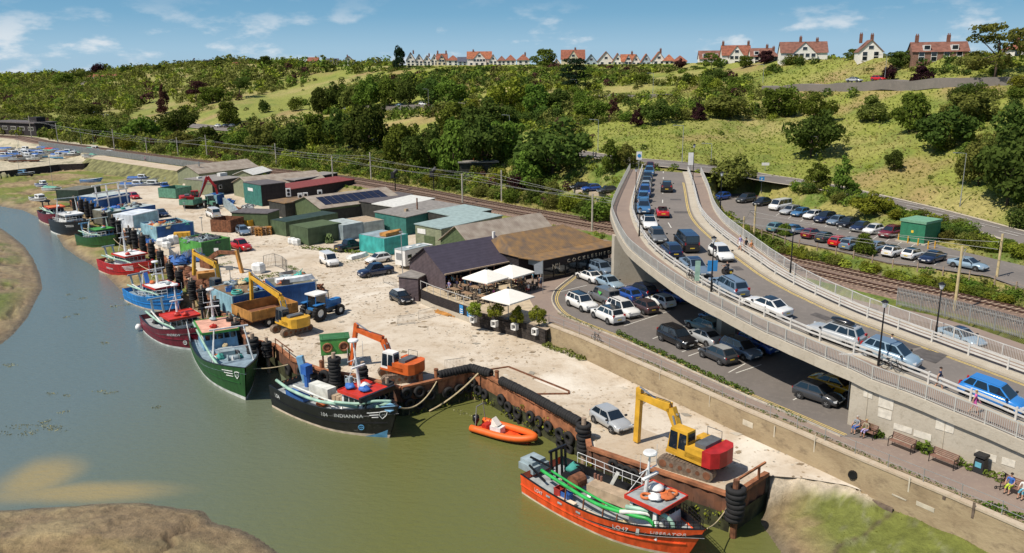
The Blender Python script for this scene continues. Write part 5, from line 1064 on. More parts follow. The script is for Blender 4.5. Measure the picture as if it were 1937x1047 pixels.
HL=[(777,124,17,25,'gable','red_tile','white_render','white gabled house at the left end of the red roofed terrace, next to the cypress',[(.6,.8)]),(793,124,16,22,'gable','slate_tile','white_render','white gabled house with slate roof, second from the cypress',[]),(808,124,15,20,'gable','red_tile','white_render','white gabled house third from the cypress',[(.5,.6)]),(822,122,14,20,'gable','brown_tile','white_render','white gabled house fourth from the cypress',[]),(836,122,20,21,'side_gable','red_tile','cream_render','red roofed house with two chimneys beside the scrub top',[(-.8,1.2),(.8,1.2)]),(857,124,24,20,'hip','red_tile','white_render','white house with red hipped roof left of the pale blue block',[]),
(875,124,18,17,'flat','slate_tile','bluegrey_render','pale blue modern block between two red roofed houses',[]),(907,123,46,26,'side_gable','orange_tile','white_render','wide house with the brightest orange roof on the ridge',[(-.5,.6)]),(933,124,16,22,'gable','red_tile','white_render','narrow white gabled house right of the bright orange roof',[]),(949,124,16,19,'hip','brown_tile','white_render','small white house with brown hipped roof left of the ridge tree',[]),(966,125,20,22,'hip','red_tile','white_render','red hipped villa second left of the ridge tree',[]),(990,125,24,23,'hip','red_tile','white_render','red hipped villa directly left of the ridge tree',[(.3,.5)]),
(1053,126,14,16,'gable','brown_tile','cream_render','small ochre gabled house right of the ridge tree',[]),(1084,128,44,34,'side_gable','red_tile','cream_render','tall cream house with long red brown roof above the cedar',[(.2,.6)]),(1118,128,24,26,'gable','slate_tile','bluegrey_render','blue gabled house with slate roof right of the cedar',[]),(1146,129,32,32,'gable','red_tile','white_render','white house with glazed veranda at the left of the long terrace',[]),(1168,128,20,28,'gable','red_tile','white_render','white gable second in the long terrace',[]),(1188,128,26,26,'side_gable','orange_tile','white_render','orange roofed house third in the long terrace',[(.6,.9)]),(1203,128,18,26,'gable','brown_tile','white_render','white gable fourth in the long terrace',[]),(1222,128,20,27,'gable','orange_tile','bluegrey_render','gable with glazed apex fifth in the long terrace',[]),(1246,127,26,30,'gable','orange_tile','white_render','white gable sixth in the long terrace under a chimney',[(.3,.9)]),(1266,127,20,25,'hip','orange_tile','white_render','bay fronted house with orange hipped roof near the end of the long terrace',[]),(1287,127,24,23,'hip','red_tile','white_render','last house at the right end of the long terrace',[]),
(1343,125,40,30,'dormer','brown_tile','white_render','white twin bay house with brown dormered roof right of the thin tree',[]),(1392,121,52,36,'side_gable','red_tile','white_render','red roofed house with big white front gable and two end chimneys',[(-.9,1.2),(.9,1.2)]),(1441,120,42,30,'dormer','brown_tile','white_render','brown hipped villa with dormer behind the copper tree',[(.5,.9)]),(1462,118,24,24,'hip','brown_tile','brown_brick','brown brick house squeezed beside the large white gable',[(.2,1.)]),(1520,118,84,40,'side_gable','brown_tile','white_render','large white gabled house with a long low wing and tall chimney',[(-.12,1.4),(.6,.8)]),(1646,112,44,38,'gable','brown_tile','white_render','narrow tile hung house with two tall chimneys standing alone',[(-.7,1.6),(.2,1.4)]),(1778,113,96,36,'dormer','brown_tile','brown_brick','long brown tile hung house with two chimneys and small skylights',[(-.8,1.6),(.35,1.6)]),(1937,108,50,34,'hip','red_tile','white_render','house cut by the right edge beside the tall open tree',[(-.3,1.)]),
(447,127,14,10,'side','red_tile','white_render','lone small white house on the skyline above the far scrub',[]),(592,122,20,14,'side','red_tile','brown_brick','brown house half hidden on the skyline by the pale tree',[(.5,.5)]),(660,123,20,17,'gable','brown_tile','white_render','white gabled house left of the big round skyline tree',[(-.3,.5)]),(629,122,22,12,'side','slate_tile','white_render','low pale house left of the white gabled one on the skyline',[])]
for h_ in HL:house(*h_)
for i,(u,v,wp)in enumerate([(170,151,12),(184,150,14),(197,149,14),(208,149,12),(218,148,8)]):house(u,v,wp,9,'side' if i%2 else 'hip',('red_tile','orange_tile')[i%2],'white_render','distant red roofed house in the cluster at the valley head',[],'house','distant houses at the valley head')
# station building at the far left
p=P(20,262,1.0);st=thing('station_building','long dark brick station building at the far left edge','station',tuple(P(22,262,.5)),hdg(P(0,262,1),P(100,268,1)));BX('wall','black_boards',st,(0,6,3.4),(36,9,7));BX('roof','dark_roof',st,(0,6,7.1),(37,10.5,.5));pbx(st,'rooftop_plant',(12,6,8.4),(6,4,2.2),'black_boards');[window(st,-14+7*k,1.45,4.5,4.2,1.5)for k in range(5)]
# ================================================================ vehicles
PAINT=dict(white=(.72,.71,.68),silver=(.42,.43,.43),grey=(.14,.145,.15),darkgrey=(.045,.046,.05),black=(.012,.012,.014),navy=(.012,.022,.06),blue=(.022,.075,.30),midblue=(.05,.15,.30),paleblue=(.28,.38,.46),steelblue=(.16,.22,.29),red=(.48,.012,.014),darkred=(.16,.012,.02),brown=(.065,.042,.045),yellow=(.62,.36,.015),green=(.02,.09,.05),teal=(.10,.20,.22),skyblue=(.03,.20,.55))
for k,c in PAINT.items():mat('paint_'+k,c,.22,.15 if k in('silver','grey','steelblue','paleblue')else 0,0,0,spec=.6,coat=.6)
mat('car_glass',(.012,.02,.03),.04,0,0,spec=.9);mat('tyre_rubber',(.018,.017,.017),.85,var=.3,scale=4);mat('alloy',(.42,.42,.42),.35,.7,0);mat('lamp_clear',(.70,.72,.74),.1,.3,0);mat('lamp_red',(.40,.012,.012),.2,0,0);mat('plate_white',(.75,.75,.70),.5,0,0);mat('plate_yellow',(.72,.52,.05),.5,0,0);mat('black_plastic',(.022,.022,.023),.6,0,0)
KIND=dict(hatch=(3.95,1.74,1.48,.93,.92,.22,-1.32,-1.88,.73,.31),suv=(4.5,1.88,1.68,1.04,1.10,.42,-1.72,-2.14,.90,.36),saloon=(4.65,1.84,1.43,.91,1.05,.22,-.85,-1.75,.70,.33),estate=(4.65,1.82,1.50,.93,1.05,.28,-1.72,-2.22,.72,.33),mpv=(4.35,1.80,1.63,.99,1.28,.42,-1.58,-2.06,.84,.32),van=(4.4,1.82,1.86,1.08,1.32,.78,-2.10,-2.18,.92,.33),minibus=(4.9,1.92,1.98,1.12,1.75,1.10,-2.28,-2.42,.98,.34),convertible=(3.95,1.70,1.2,.86,.75,.35,-.2,-.9,.66,.31),pickup=(5.2,1.85,1.78,1.08,1.25,.55,-.75,-1.05,.95,.38))
def quadpt(c,s,t):
 a=c[0].lerp(c[1],s);b=c[3].lerp(c[2],s);return a.lerp(b,t)
def car_proto(kind,lite=False):
 L,W,H,zb,ws,rf,rr,rb,hf,wr=KIND[kind];w_=W/2;t=thing('parked_car','car','car')
 mb=MB();tail=zb+(.0 if kind!='saloon' else.03);st=[(-L/2,.80,tail-.12),(-L/2+.10,.93,tail-.03),(-L/2+.45,.99,tail),(rb+.05 if rb+.05>-L/2+.5 else-L/2+.55,1,tail),(0,1,zb),(ws,.99,zb-.02),(ws+(L/2-ws)*.55,.975,lerp(zb,hf,.45)),(L/2-.28,.93,hf),(L/2-.06,.83,hf-.12),(L/2,.72,hf-.22)]
 sec=[]
 for x,f,zt in st:
  zl=.24 if abs(x)<L/2-.02 else.34;y=w_*f;sec.append([(x,-y*.86,zl),(x,-y*.985,zl+.12),(x,-y,lerp(zl,zt,.55)),(x,-y*.97,zt-.06),(x,-y*.87,zt),(x,-y*.4,zt+.025),(x,y*.4,zt+.025),(x,y*.87,zt),(x,y*.97,zt-.06),(x,y,lerp(zl,zt,.55)),(x,y*.985,zl+.12),(x,y*.86,zl)])
 n=12;vs_=[q for s in sec for q in s];fs=[(i*n+j,(i+1)*n+j,(i+1)*n+(j+1)%n,i*n+(j+1)%n)for i in range(len(sec)-1)for j in range(n)];fs+=[tuple(range(n)),tuple(range((len(sec)-1)*n+n-1,(len(sec)-1)*n-1,-1))];mb.add(vs_,fs,0)
 yb_,yr_=w_*.86,w_*(.68 if kind not in('van','minibus')else.80);z0=zb-.01;zr=H
 V=lambda*a:Vec(a)
 if kind!='convertible':
  B=[V(rb,-yb_,z0),V(ws,-yb_,z0),V(ws,yb_,z0),V(rb,yb_,z0)];Tt=[V(rr,-yr_,zr-.03),V(rf,-yr_,zr-.03),V(rf,yr_,zr-.03),V(rr,yr_,zr-.03)]
  xm=(rr+rf)/2;mid=[V(xm,-yr_*1.02,zr),V(xm,yr_*1.02,zr)]
  mb.add(B+Tt+mid,[(0,1,5,8,4),(1,2,6,5),(2,3,7,9,6),(3,0,4,7),(4,8,9,7),(8,5,6,9)],0)
 wb=L*.30 if kind not in('pickup','minibus')else L*.31
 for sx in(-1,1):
  for sy in(-1,1):mb.cyl((sx*wb,sy*w_*.6,wr),(sx*wb,sy*w_*1.006,wr),wr+.065,None,12,1)  # black discs paint the darkness inside the wheel arches
 mb.box((L/2-.10,0,.36),(.2,W*.72,.16),0,1);mb.box((-L/2+.09,0,.33),(.2,W*.74,.12),0,1)
 if kind=='pickup':mb.box((-1.75,0,zb+.005),(1.5,W*.78,.03),0,1)
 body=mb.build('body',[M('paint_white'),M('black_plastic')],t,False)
 for p in body.data.polygons:p.use_smooth=p.index<len(fs)-2
 if kind!='convertible':
  mb=MB();q=[(rr+.03,-yr_*.93,zr-.015),(xm,-yr_*.95,zr+.012),(rf-.03,-yr_*.93,zr-.015),(rf-.03,yr_*.93,zr-.015),(xm,yr_*.95,zr+.012),(rr+.03,yr_*.93,zr-.015)];mb.add(q,[(0,1,4,5),(1,2,3,4)]);mb.build('roof','paint_white',t)
  def pane(nm,c,rects,off):
   mb=MB()
   for s0,s1,t0,t1 in rects:mb.add([tuple(quadpt(c,s,tt)+off)for s,tt in((s0,t0),(s1,t0),(s1,t1),(s0,t1))],[(0,1,2,3)])
   mb.build(nm,M('car_glass'),t)
  side=[(.72,.96,.08,.9)]if kind=='van' else[(.05,.30,.1,.88),(.33,.62,.1,.88),(.65,.95,.1,.88)]if kind=='minibus' else[(.07,.46,.12,.9),(.50,.95,.12,.9)]if kind in('hatch','saloon')else[(.04,.24,.14,.9),(.27,.56,.12,.9),(.60,.95,.12,.9)]
  pane('side_window',[B[0],B[1],Tt[1],Tt[0]],side,V(0,-.014,.006));pane('side_window',[B[3],B[2],Tt[2],Tt[3]],side,V(0,.014,.006))
  pane('windscreen',[B[1],B[2],Tt[2],Tt[1]],[(.04,.96,.05,.95)],V(.012,0,.012));pane('rear_window',[B[3],B[0],Tt[0],Tt[3]],[(.08,.92,.2,.93)]if kind!='van' else[(.08,.47,.45,.9),(.53,.92,.45,.9)],V(-.014,0,.006))
 else:
  mb=MB();mb.box((-.35,0,.90),(1.3,W*.66,.05));[mb.box((-.55,s*.35,1.0),(.16,.42,.5))for s in(-1,1)];mb.build('seat','black_plastic',t);mb=MB();mb.add([(.75,-.66,.87),(.75,.66,.87),(.40,.54,1.2),(.40,-.54,1.2)],[(0,1,2,3)]);mb.build('windscreen','car_glass',t)
# wheels
 ty=MB();ty.lathe([(wr*.62,-.10),(wr*.92,-.105),(wr,-.07),(wr,.07),(wr*.92,.105),(wr*.62,.10)],(0,0,wr*0),14,0,'y');tm=ty.mesh('wheel',[M('tyre_rubber')],True)
 rm=MB();rm.cyl((0,-.085,0),(0,.085,0),wr*.60,None,14);
 for k in range(5):a=2*pi*k/5;rm.bar((0,-.095,0),(wr*.58*cos(a),-.095,wr*.58*sin(a)),.07,.04);rm.bar((0,.095,0),(wr*.58*cos(a),.095,wr*.58*sin(a)),.07,.04)
 rme=rm.mesh('rim',[M('alloy')])
 for sx in(-1,1):
  for sy in(-1,1):
   o=bpy.data.objects.new('wheel',tm);COL.objects.link(o);o.parent=t;o.location=(sx*wb,sy*(w_-.09),wr)
   r=bpy.data.objects.new('rim',rme);COL.objects.link(r);r.parent=o
 if lite:return t
 for sy in(-1,1):
  BX('headlight','lamp_clear',t,(L/2-.17,sy*w_*.66,hf-.13),(.26,.34,.13),-sy*.35)
  hh=.3 if kind in('suv','van','mpv','minibus')else.16;BX('taillight','lamp_red',t,(-L/2+.10,sy*w_*.74,zb-.14+(.12 if hh>.2 else 0)),(.12,.22,hh),sy*.25)
  BX('wing_mirror','black_plastic',t,(ws-.18,sy*(w_+.09),zb+.08),(.14,.2,.13))
 BX('number_plate','plate_white',t,(L/2-.005,0,.48),(.03,.5,.11));BX('number_plate','plate_yellow',t,(-L/2-.0,0,.62),(.03,.5,.11))
 if kind in('suv','estate'):
  for sy in(-1,1):mb=MB();mb.bar((rr+.15,sy*yr_*.9,zr+.05),(rf-.2,sy*yr_*.9,zr+.05),.04,.05);mb.build('roof_rail','black_plastic',t)
 return t
PROTO={}
def car(kind,colr,p,rz,label,roof=None,group=None,lite=False,cat=None,scale=1.0):
 key=(kind,lite)
 if key not in PROTO:PROTO[key]=car_proto(kind,lite)
 cat=cat or{'van':'van','minibus':'minibus','pickup':'pickup truck'}.get(kind,'car')
 r=dup(PROTO[key],p,rz,label,group,{'body':M('paint_'+colr),'roof':M('paint_'+(roof or colr))if roof!='glass' else M('car_glass')});r['category']=cat
 r.name={'van':'parked_van','minibus':'minibus','pickup':'pickup_truck'}.get(kind,'parked_car')
 if scale!=1:r.scale=(scale,)*3
 return r
def hd2(a,b,z):return hdg(P(*a,z),P(*b,z))
hA=hd2((1147,617.4),(1122.6,606),1.8);hAr=hA+pi;hB=hd2((1511,753),(1566,771),1.8)
gl='cars parked in the car park under the bridge'
for kind,c,u,v,h,lab,roof in[('suv','white',1100,583,hAr,'white off roader with a dark glass roof parked nearest the kerb bend','glass'),('suv','white',1149,606,hA,'white crossover with a sloping black roof and rear window, nearest the weedy kerb','glass'),('suv','white',1178,595,hAr,'white crossover with white roof between the glass roofed one and a brown hatchback',None),('hatch','brown',1216,589,hA,'brown hatchback seen from behind right of the white crossovers',None),('van','grey',1142,572,hA,'grey panel van with a green heart shaped logo',None),('hatch','blue',1187,566,hA,'blue hatchback right of the grey van',None),('suv','navy',1213,560,hA,'navy crossover behind the blue hatchback',None),('hatch','white',1249,579,hA,'white hatchback at the edge of the bridge shade','paleblue'),('saloon','blue',1273,567,hA,'dark blue car in the shade right of the white hatchback',None),('saloon','white',1115,531,hA,'white saloon with dark glass roof beside the restaurant','glass'),('saloon','paleblue',1152,543,hAr,'pale blue coupe behind the white saloon',None),('suv','steelblue',1137,518,hAr,'grey blue crossover nearest the restaurant door',None),('estate','grey',1163,514,hAr,'grey estate, middle of the three dark cars by the restaurant',None),('suv','darkgrey',1187,508,hAr,'dark grey people carrier at the end of the restaurant row',None),('suv','black',1280,650,hAr,'large black off roader facing the quay',None),('saloon','silver',1331,647,hA,'older silver saloon seen from behind next to the black off roader',None),('hatch','darkgrey',1357,681,hA,'dark grey hatchback with silver roof seen from behind at the kerb','silver'),('mpv','steelblue',1400,672,hAr,'grey blue people carrier facing the quay under the bridge edge','darkgrey'),('suv','blue',1436,661,hAr,'bright blue crossover in the shade of the bridge',None),('estate','teal',1332,626,hA,'pale green estate seen from behind beside the bridge pier',None),('hatch','midblue',1353,612,hA,'blue hatchback half hidden behind the pale green estate',None),('hatch','darkgrey',1547,758,hB,'dark purple grey hatchback by the bridge abutment',None),('saloon','yellow',1583,741,hB,'yellow sports car in the shade by the bridge abutment',None)]:
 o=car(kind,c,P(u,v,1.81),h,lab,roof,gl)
 if kind=='van':mb=MB();mb.add([(-.5,.925,1.1),(-.15,.925,1.45),(-.25,.925,1.6),(-.5,.925,1.5),(-.75,.925,1.6),(-.85,.925,1.45)],[(0,1,2,3,4,5)]);mb.add([(x*1,-y,z)for x,y,z in mb.v],[(5,4,3,2,1,0)]);mat('logo_green',(.10,.55,.10),.5,0,0);mb.build('logo','logo_green',o)
# cars on the bridge
def bhead(p):
 i=min(range(1,len(BC)-1),key=lambda k:(BC[k].x-p.x)**2+(BC[k].y-p.y)**2);return hdg(BC[i-1],BC[i+1])
gb='cars queueing and driving on the road bridge'
def bcar(kind,c,u,v,toward,lab,roof=None,lite=False):
 p=PD(u,v);q=min((a.lerp(b,k/4)for a,b in zip(LI,LI[1:])for k in range(4)),key=lambda q:(q.x-p.x)**2+(q.y-p.y)**2);h=bhead(p);n=Vec((-sin(h),cos(h),0));need=KIND[kind][1]/2+.62-(p-q).dot(n)
 if need>0:p=p+n*need;p.z=zdeck(p.x,p.y)
 h=bhead(p)+(0 if toward else pi);o=car(kind,c,p+Vec((0,0,.02)),h,lab,roof,gb,lite);i=min(range(1,len(BC)-1),key=lambda k:(BC[k]-p).length);d=BC[i+1]-BC[i-1];g=-d.z/Vec((d.x,d.y)).length*(1 if toward else-1);o.rotation_euler=(0,atan(g),h);return o
for a in[('hatch','darkred',1217,321,1,'dark red hatchback at the far end of the row on the bridge'),('suv','midblue',1226,332,1,'blue off roader second from the far end of the row on the bridge'),('hatch','navy',1225,342,1,'navy hatchback third from the far end of the row on the bridge'),('hatch','darkgrey',1223,351,1,'dark grey hatchback fourth from the far end of the row on the bridge'),('estate','silver',1220,361,1,'silver estate fifth from the far end of the row on the bridge'),('suv','blue',1218,371,1,'blue crossover sixth from the far end of the row on the bridge'),('hatch','midblue',1216,382,1,'mid blue hatchback behind the large blue off roader on the bridge'),('suv','midblue',1216,402,1,'large blue off roader in front of the white saloon on the bridge','navy'),('saloon','white',1226,430,1,'white saloon with dark glass roof between the blue off roader and a grey hatchback','glass'),('hatch','grey',1241,456,1,'silver grey hatchback facing the quay in the row on the bridge','glass'),('hatch','navy',1268,483,0,'dark hatchback seen from behind between the grey hatchback and the blue saloon'),('saloon','steelblue',1305,515,1,'slate blue saloon facing the quay opposite the motorcycle','navy'),('suv','steelblue',1371,555,0,'metallic blue crossover seen from behind near the blue litter bin'),('saloon','white',1437,593,0,'white coupe saloon seen from behind in the middle of the bridge','glass'),('suv','silver',1567,651,0,'silver off roader with a dark roof box'),('mpv','paleblue',1668,692,1,'pale silver blue people carrier facing down the ramp','steelblue'),('mpv','skyblue',1868,768,1,'bright blue people carrier with a woman in pink beside it'),('suv','black',1261,362,0,'small black crossover driving away alone in the right lane'),('convertible','red',1253,409,0,'red open sports car driving away'),('minibus','black',1298,470,0,'black people carrier van driving away','navy'),('hatch','white',1363,489,1,'white hatchback driving down towards the quay')]:
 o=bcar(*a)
 if 'roof box' in a[5]:
  mb=MB();mb.lathe([(.01,-.95),(.30,-.85),(.40,-.3),(.40,.5),(.28,.95),(.01,1.0)],(-.45,0,1.88),10,0,'x',.55);mb.v=[(x,y,1.88+(z-1.88)*.9)for x,y,z in mb.v];mb.build('roof_box','paint_black',o,True)
# quay vehicles
for kind,c,u,v,a,b,lab,roof in[('hatch','silver',1155,806,(1122,801),(1157.4,822.6),'silver blue hatchback alone on the jetty beside the big yellow digger',None),('hatch','black',759,571,(738,566),(760,577),'black small hatchback with a white roof beside the bin store','white'),('pickup','navy',711,521,(731.5,522),(692.9,528.5),'dark blue pickup with canopy beside the crowd barriers',None),('hatch','white',716,497,(738,492),(697,499),'white hatchback between the pickup and the turquoise container',None),('van','white',623,501,(608,497),(630,509),'small white van with pink flowers on its bonnet in the yard',None),('pickup','black',662,473,(637,478),(688,468),'black open pickup parked in the weeds by the olive container',None),('estate','steelblue',460,443,(452,437),(468,448),'blue grey estate beside the rusty skip',None),('pickup','red',455,472,(440,467),(468,475),'red pickup behind the green container',None),('minibus','white',404,411,(418,416),(393,404),'white van parked beside the rusty skip in the far yard',None),('saloon','navy',306,409,(296,405),(316,413),'dark blue car behind the long blue container',None),('hatch','blue',313,357,(306,353),(319,360),'blue hatchback beside the boats on the mud edge',None),('hatch','red',254,376,(246,373),(262,378),'red hatchback behind the far blue container',None)]:
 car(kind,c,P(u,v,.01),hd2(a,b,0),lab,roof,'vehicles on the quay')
for u,v,c,lab in((1097,362,'black','black car by the wall left of the bridge mouth'),(1118,366,'blue','blue car by the wall left of the bridge mouth'),(1148,370,'darkgrey','dark car under the bridge railing left of the bridge mouth')):car('hatch',c,T(u,v)+Vec((0,0,.25)),R(200),lab)
p0=T(1085,368);mb=MB();q=[T(u,v)for u,v in[(1080,356),(1172,345),(1185,372),(1090,376)]];z_=sorted(a.z for a in q)[1]+.15;
struct(prism_poly([Vec((a.x,a.y,0))for a in q],z_-3,z_,'bridge_side_parking','concrete_slab'))
for o in list(COL.objects):
 if o.get('label','').endswith('left of the bridge mouth')and o.get('category')=='car':o.location.z=z_+.01
# upper car park
hC=hd2((1700,440),(1660,449),ZU);gu='cars in the upper car park beyond the tracks'
for kind,c,u,v,h,lab in[('hatch','blue',1365,378,hC,'blue hatchback alone at the far corner of the upper car park'),('suv','darkgrey',1411,383,hC,'black crossover first in the back row of the upper car park'),('hatch','black',1441,389,hC,'black hatchback left of the white minibus'),('minibus','white',1475,397,hC,'pale minibus in the back row of the upper car park'),('estate','silver',1495,405,hC,'silver estate right of the pale minibus'),('hatch','midblue',1514,409,hC,'blue hatchback between the silver estate and a white hatchback'),('hatch','white',1537,414,hC,'white hatchback left of the four dark cars in the back row'),('suv','navy',1560,420,hC,'navy crossover, the first of four dark cars in the back row'),('hatch','steelblue',1582,425,hC,'slate blue hatchback, the second of four dark cars in the back row'),('suv','black',1604,431,hC,'black crossover, the third of four dark cars in the back row'),('hatch','navy',1627,437,hC,'navy hatchback, the last of four dark cars in the back row'),('hatch','white',1651,442,hC,'small white car beside the dark red crossover'),('suv','darkred',1684,448,hC,'dark red crossover at the end of the back row'),('hatch','teal',1470,438,hC+pi,'pale green car behind the sapling in the near row'),('hatch','midblue',1502,442,hC+pi,'blue car right of the sapling in the near row'),('hatch','darkred',1536,450,hC+pi,'dark red car left of the dark grey one in the near row'),('hatch','darkgrey',1562,457,hC+pi,'dark grey hatchback left of the bright red one'),('hatch','red',1588,465,hC+pi,'bright red hatchback in the near row of the upper car park'),('suv','steelblue',1612,471,hC+pi,'grey blue crossover left of the small tree by the tracks'),('hatch','steelblue',1660,475,hC+pi,'grey blue hatchback right of the small tree by the tracks'),('hatch','white',1690,484,hC+pi,'white hatchback, the left one of a white pair'),('hatch','white',1727,489,hC+pi,'white hatchback, the right one of a white pair'),('saloon','navy',1763,495,hC,'navy saloon next to the white pair'),('saloon','paleblue',1830,508,hd2((1795,500),(1870,514),ZU),'pale blue saloon leaving by the end of the upper car park')]:
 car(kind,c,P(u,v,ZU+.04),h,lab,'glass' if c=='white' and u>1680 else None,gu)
AC=[P(u,v,2.6)for u,v in[(1650,590),(1760,612),(1860,646),(1937,672),(2080,720),(2080,700),(1937,652),(1850,622),(1760,596),(1680,580)]]
struct(prism_poly([Vec((a.x,a.y,0))for a in AC],1.0,2.6,'access_road','prom_tarmac'))
car('saloon','paleblue',P(1816,648,2.62),hd2((1778,630),(1860,660),2.6),'pale blue saloon behind the bridge railing beside the palisade fence','navy')
# far roads
def onroad(u,v,dz=.55):p=T(u,v);return p+Vec((0,0,dz))
for u,v,c,k,lab in[(1615,166,'silver','saloon','silver car on the hill road left of the lamp'),(1660,164,'red','hatch','red car on the hill road beside the copper tree'),(755,205,'paleblue','hatch','pale car at the left on the mid slope road'),(800,203,'white','hatch','white car at the right on the mid slope road'),(724,262,'white','suv','white crossover by the lamp below the wood'),(704,262,'steelblue','hatch','grey blue car left of the white crossover below the wood'),(412,243,'white','hatch','white car, the left one of three on the meadow road'),(425,243,'darkgrey','hatch','dark car, the middle one of three on the meadow road'),(438,243,'grey','hatch','grey car, the right one of three on the meadow road'),(632,213,'blue','hatch','blue car at the foot of the hillside wood'),(655,212,'grey','hatch','grey car at the foot of the hillside wood'),(203,226,'white','van','white van on the valley road'),(212,230,'steelblue','hatch','blue grey car on the valley road behind the white van'),(178,218,'silver','hatch','silver car furthest up the near valley road'),(190,231,'white','hatch','white car parked beside the valley road'),(140,196,'navy','hatch','dark car on the far bend of the valley road'),(134,186,'white','hatch','white car high on the valley road')]:
 p=onroad(u,v);hs_=[q for h in HRL for q in h]+VR+RC;i=min(range(len(hs_)),key=lambda j:(hs_[j]-p).length);q=hs_[i];q2=hs_[i+1]if i+1<len(hs_)else hs_[i-1]
 if(Vec((q.x,q.y))-Vec((p.x,p.y))).length<9:p.z=max(p.z,q.z+.02)
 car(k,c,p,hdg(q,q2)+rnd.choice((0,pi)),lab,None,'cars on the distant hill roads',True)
# motorhome
a=P(750,509,0);b=P(815,493,0);c_=P(785,503,0);hm=hdg(a,b);mh=thing('motorhome','white motorhome with brown windows parked by the navy roofed hall','motorhome',tuple(c_),hm)
mb=MB();mb.box((-.4,0,1.75),(5.0,2.2,2.3));mb.prism([(2.1,-1.0),(3.1,-.95),(3.1,.95),(2.1,1.0)],.6,1.7);mb.box((2.2,0,2.45),(1.3,2.1,.9));mb.build('body','window_white',mh);BX('roof','greyblue_sheet',mh,(-.4,0,2.93),(5.1,2.26,.08))
for x in(-2.0,-.4,1.0):mb=MB();mb.box((x,-1.105,1.95),(.8,.04,.5));mb.box((x,1.105,1.95),(.8,.04,.5));mb.build('window','dark_glass',mh)
mb=MB();mb.add([(3.12,-.85,1.3),(3.12,.85,1.3),(2.75,.8,2.0),(2.75,-.8,2.0)],[(0,1,2,3)]);mb.build('windscreen','car_glass',mh);mb=MB();mb.box((-1,0,3.02),(.8,.7,.12));mb.box((.8,0,3.02),(.6,.6,.12));mb.build('roof_hatch','window_white',mh)
BX('rear_graphic','steel_grey',mh,(-2.92,.2,1.9),(.04,1.2,1.0));BX('side_stripe','black_plastic',mh,(0,-1.11,.95),(4.6,.03,.12))
for x in(-1.7,2.4):
 for s in(-1,1):mb=MB();mb.lathe([(.2,-.1),(.33,-.1),(.35,0),(.33,.1),(.2,.1)],(x,s*.98,.35),12,0,'y');mb.build('wheel','tyre_rubber',mh)
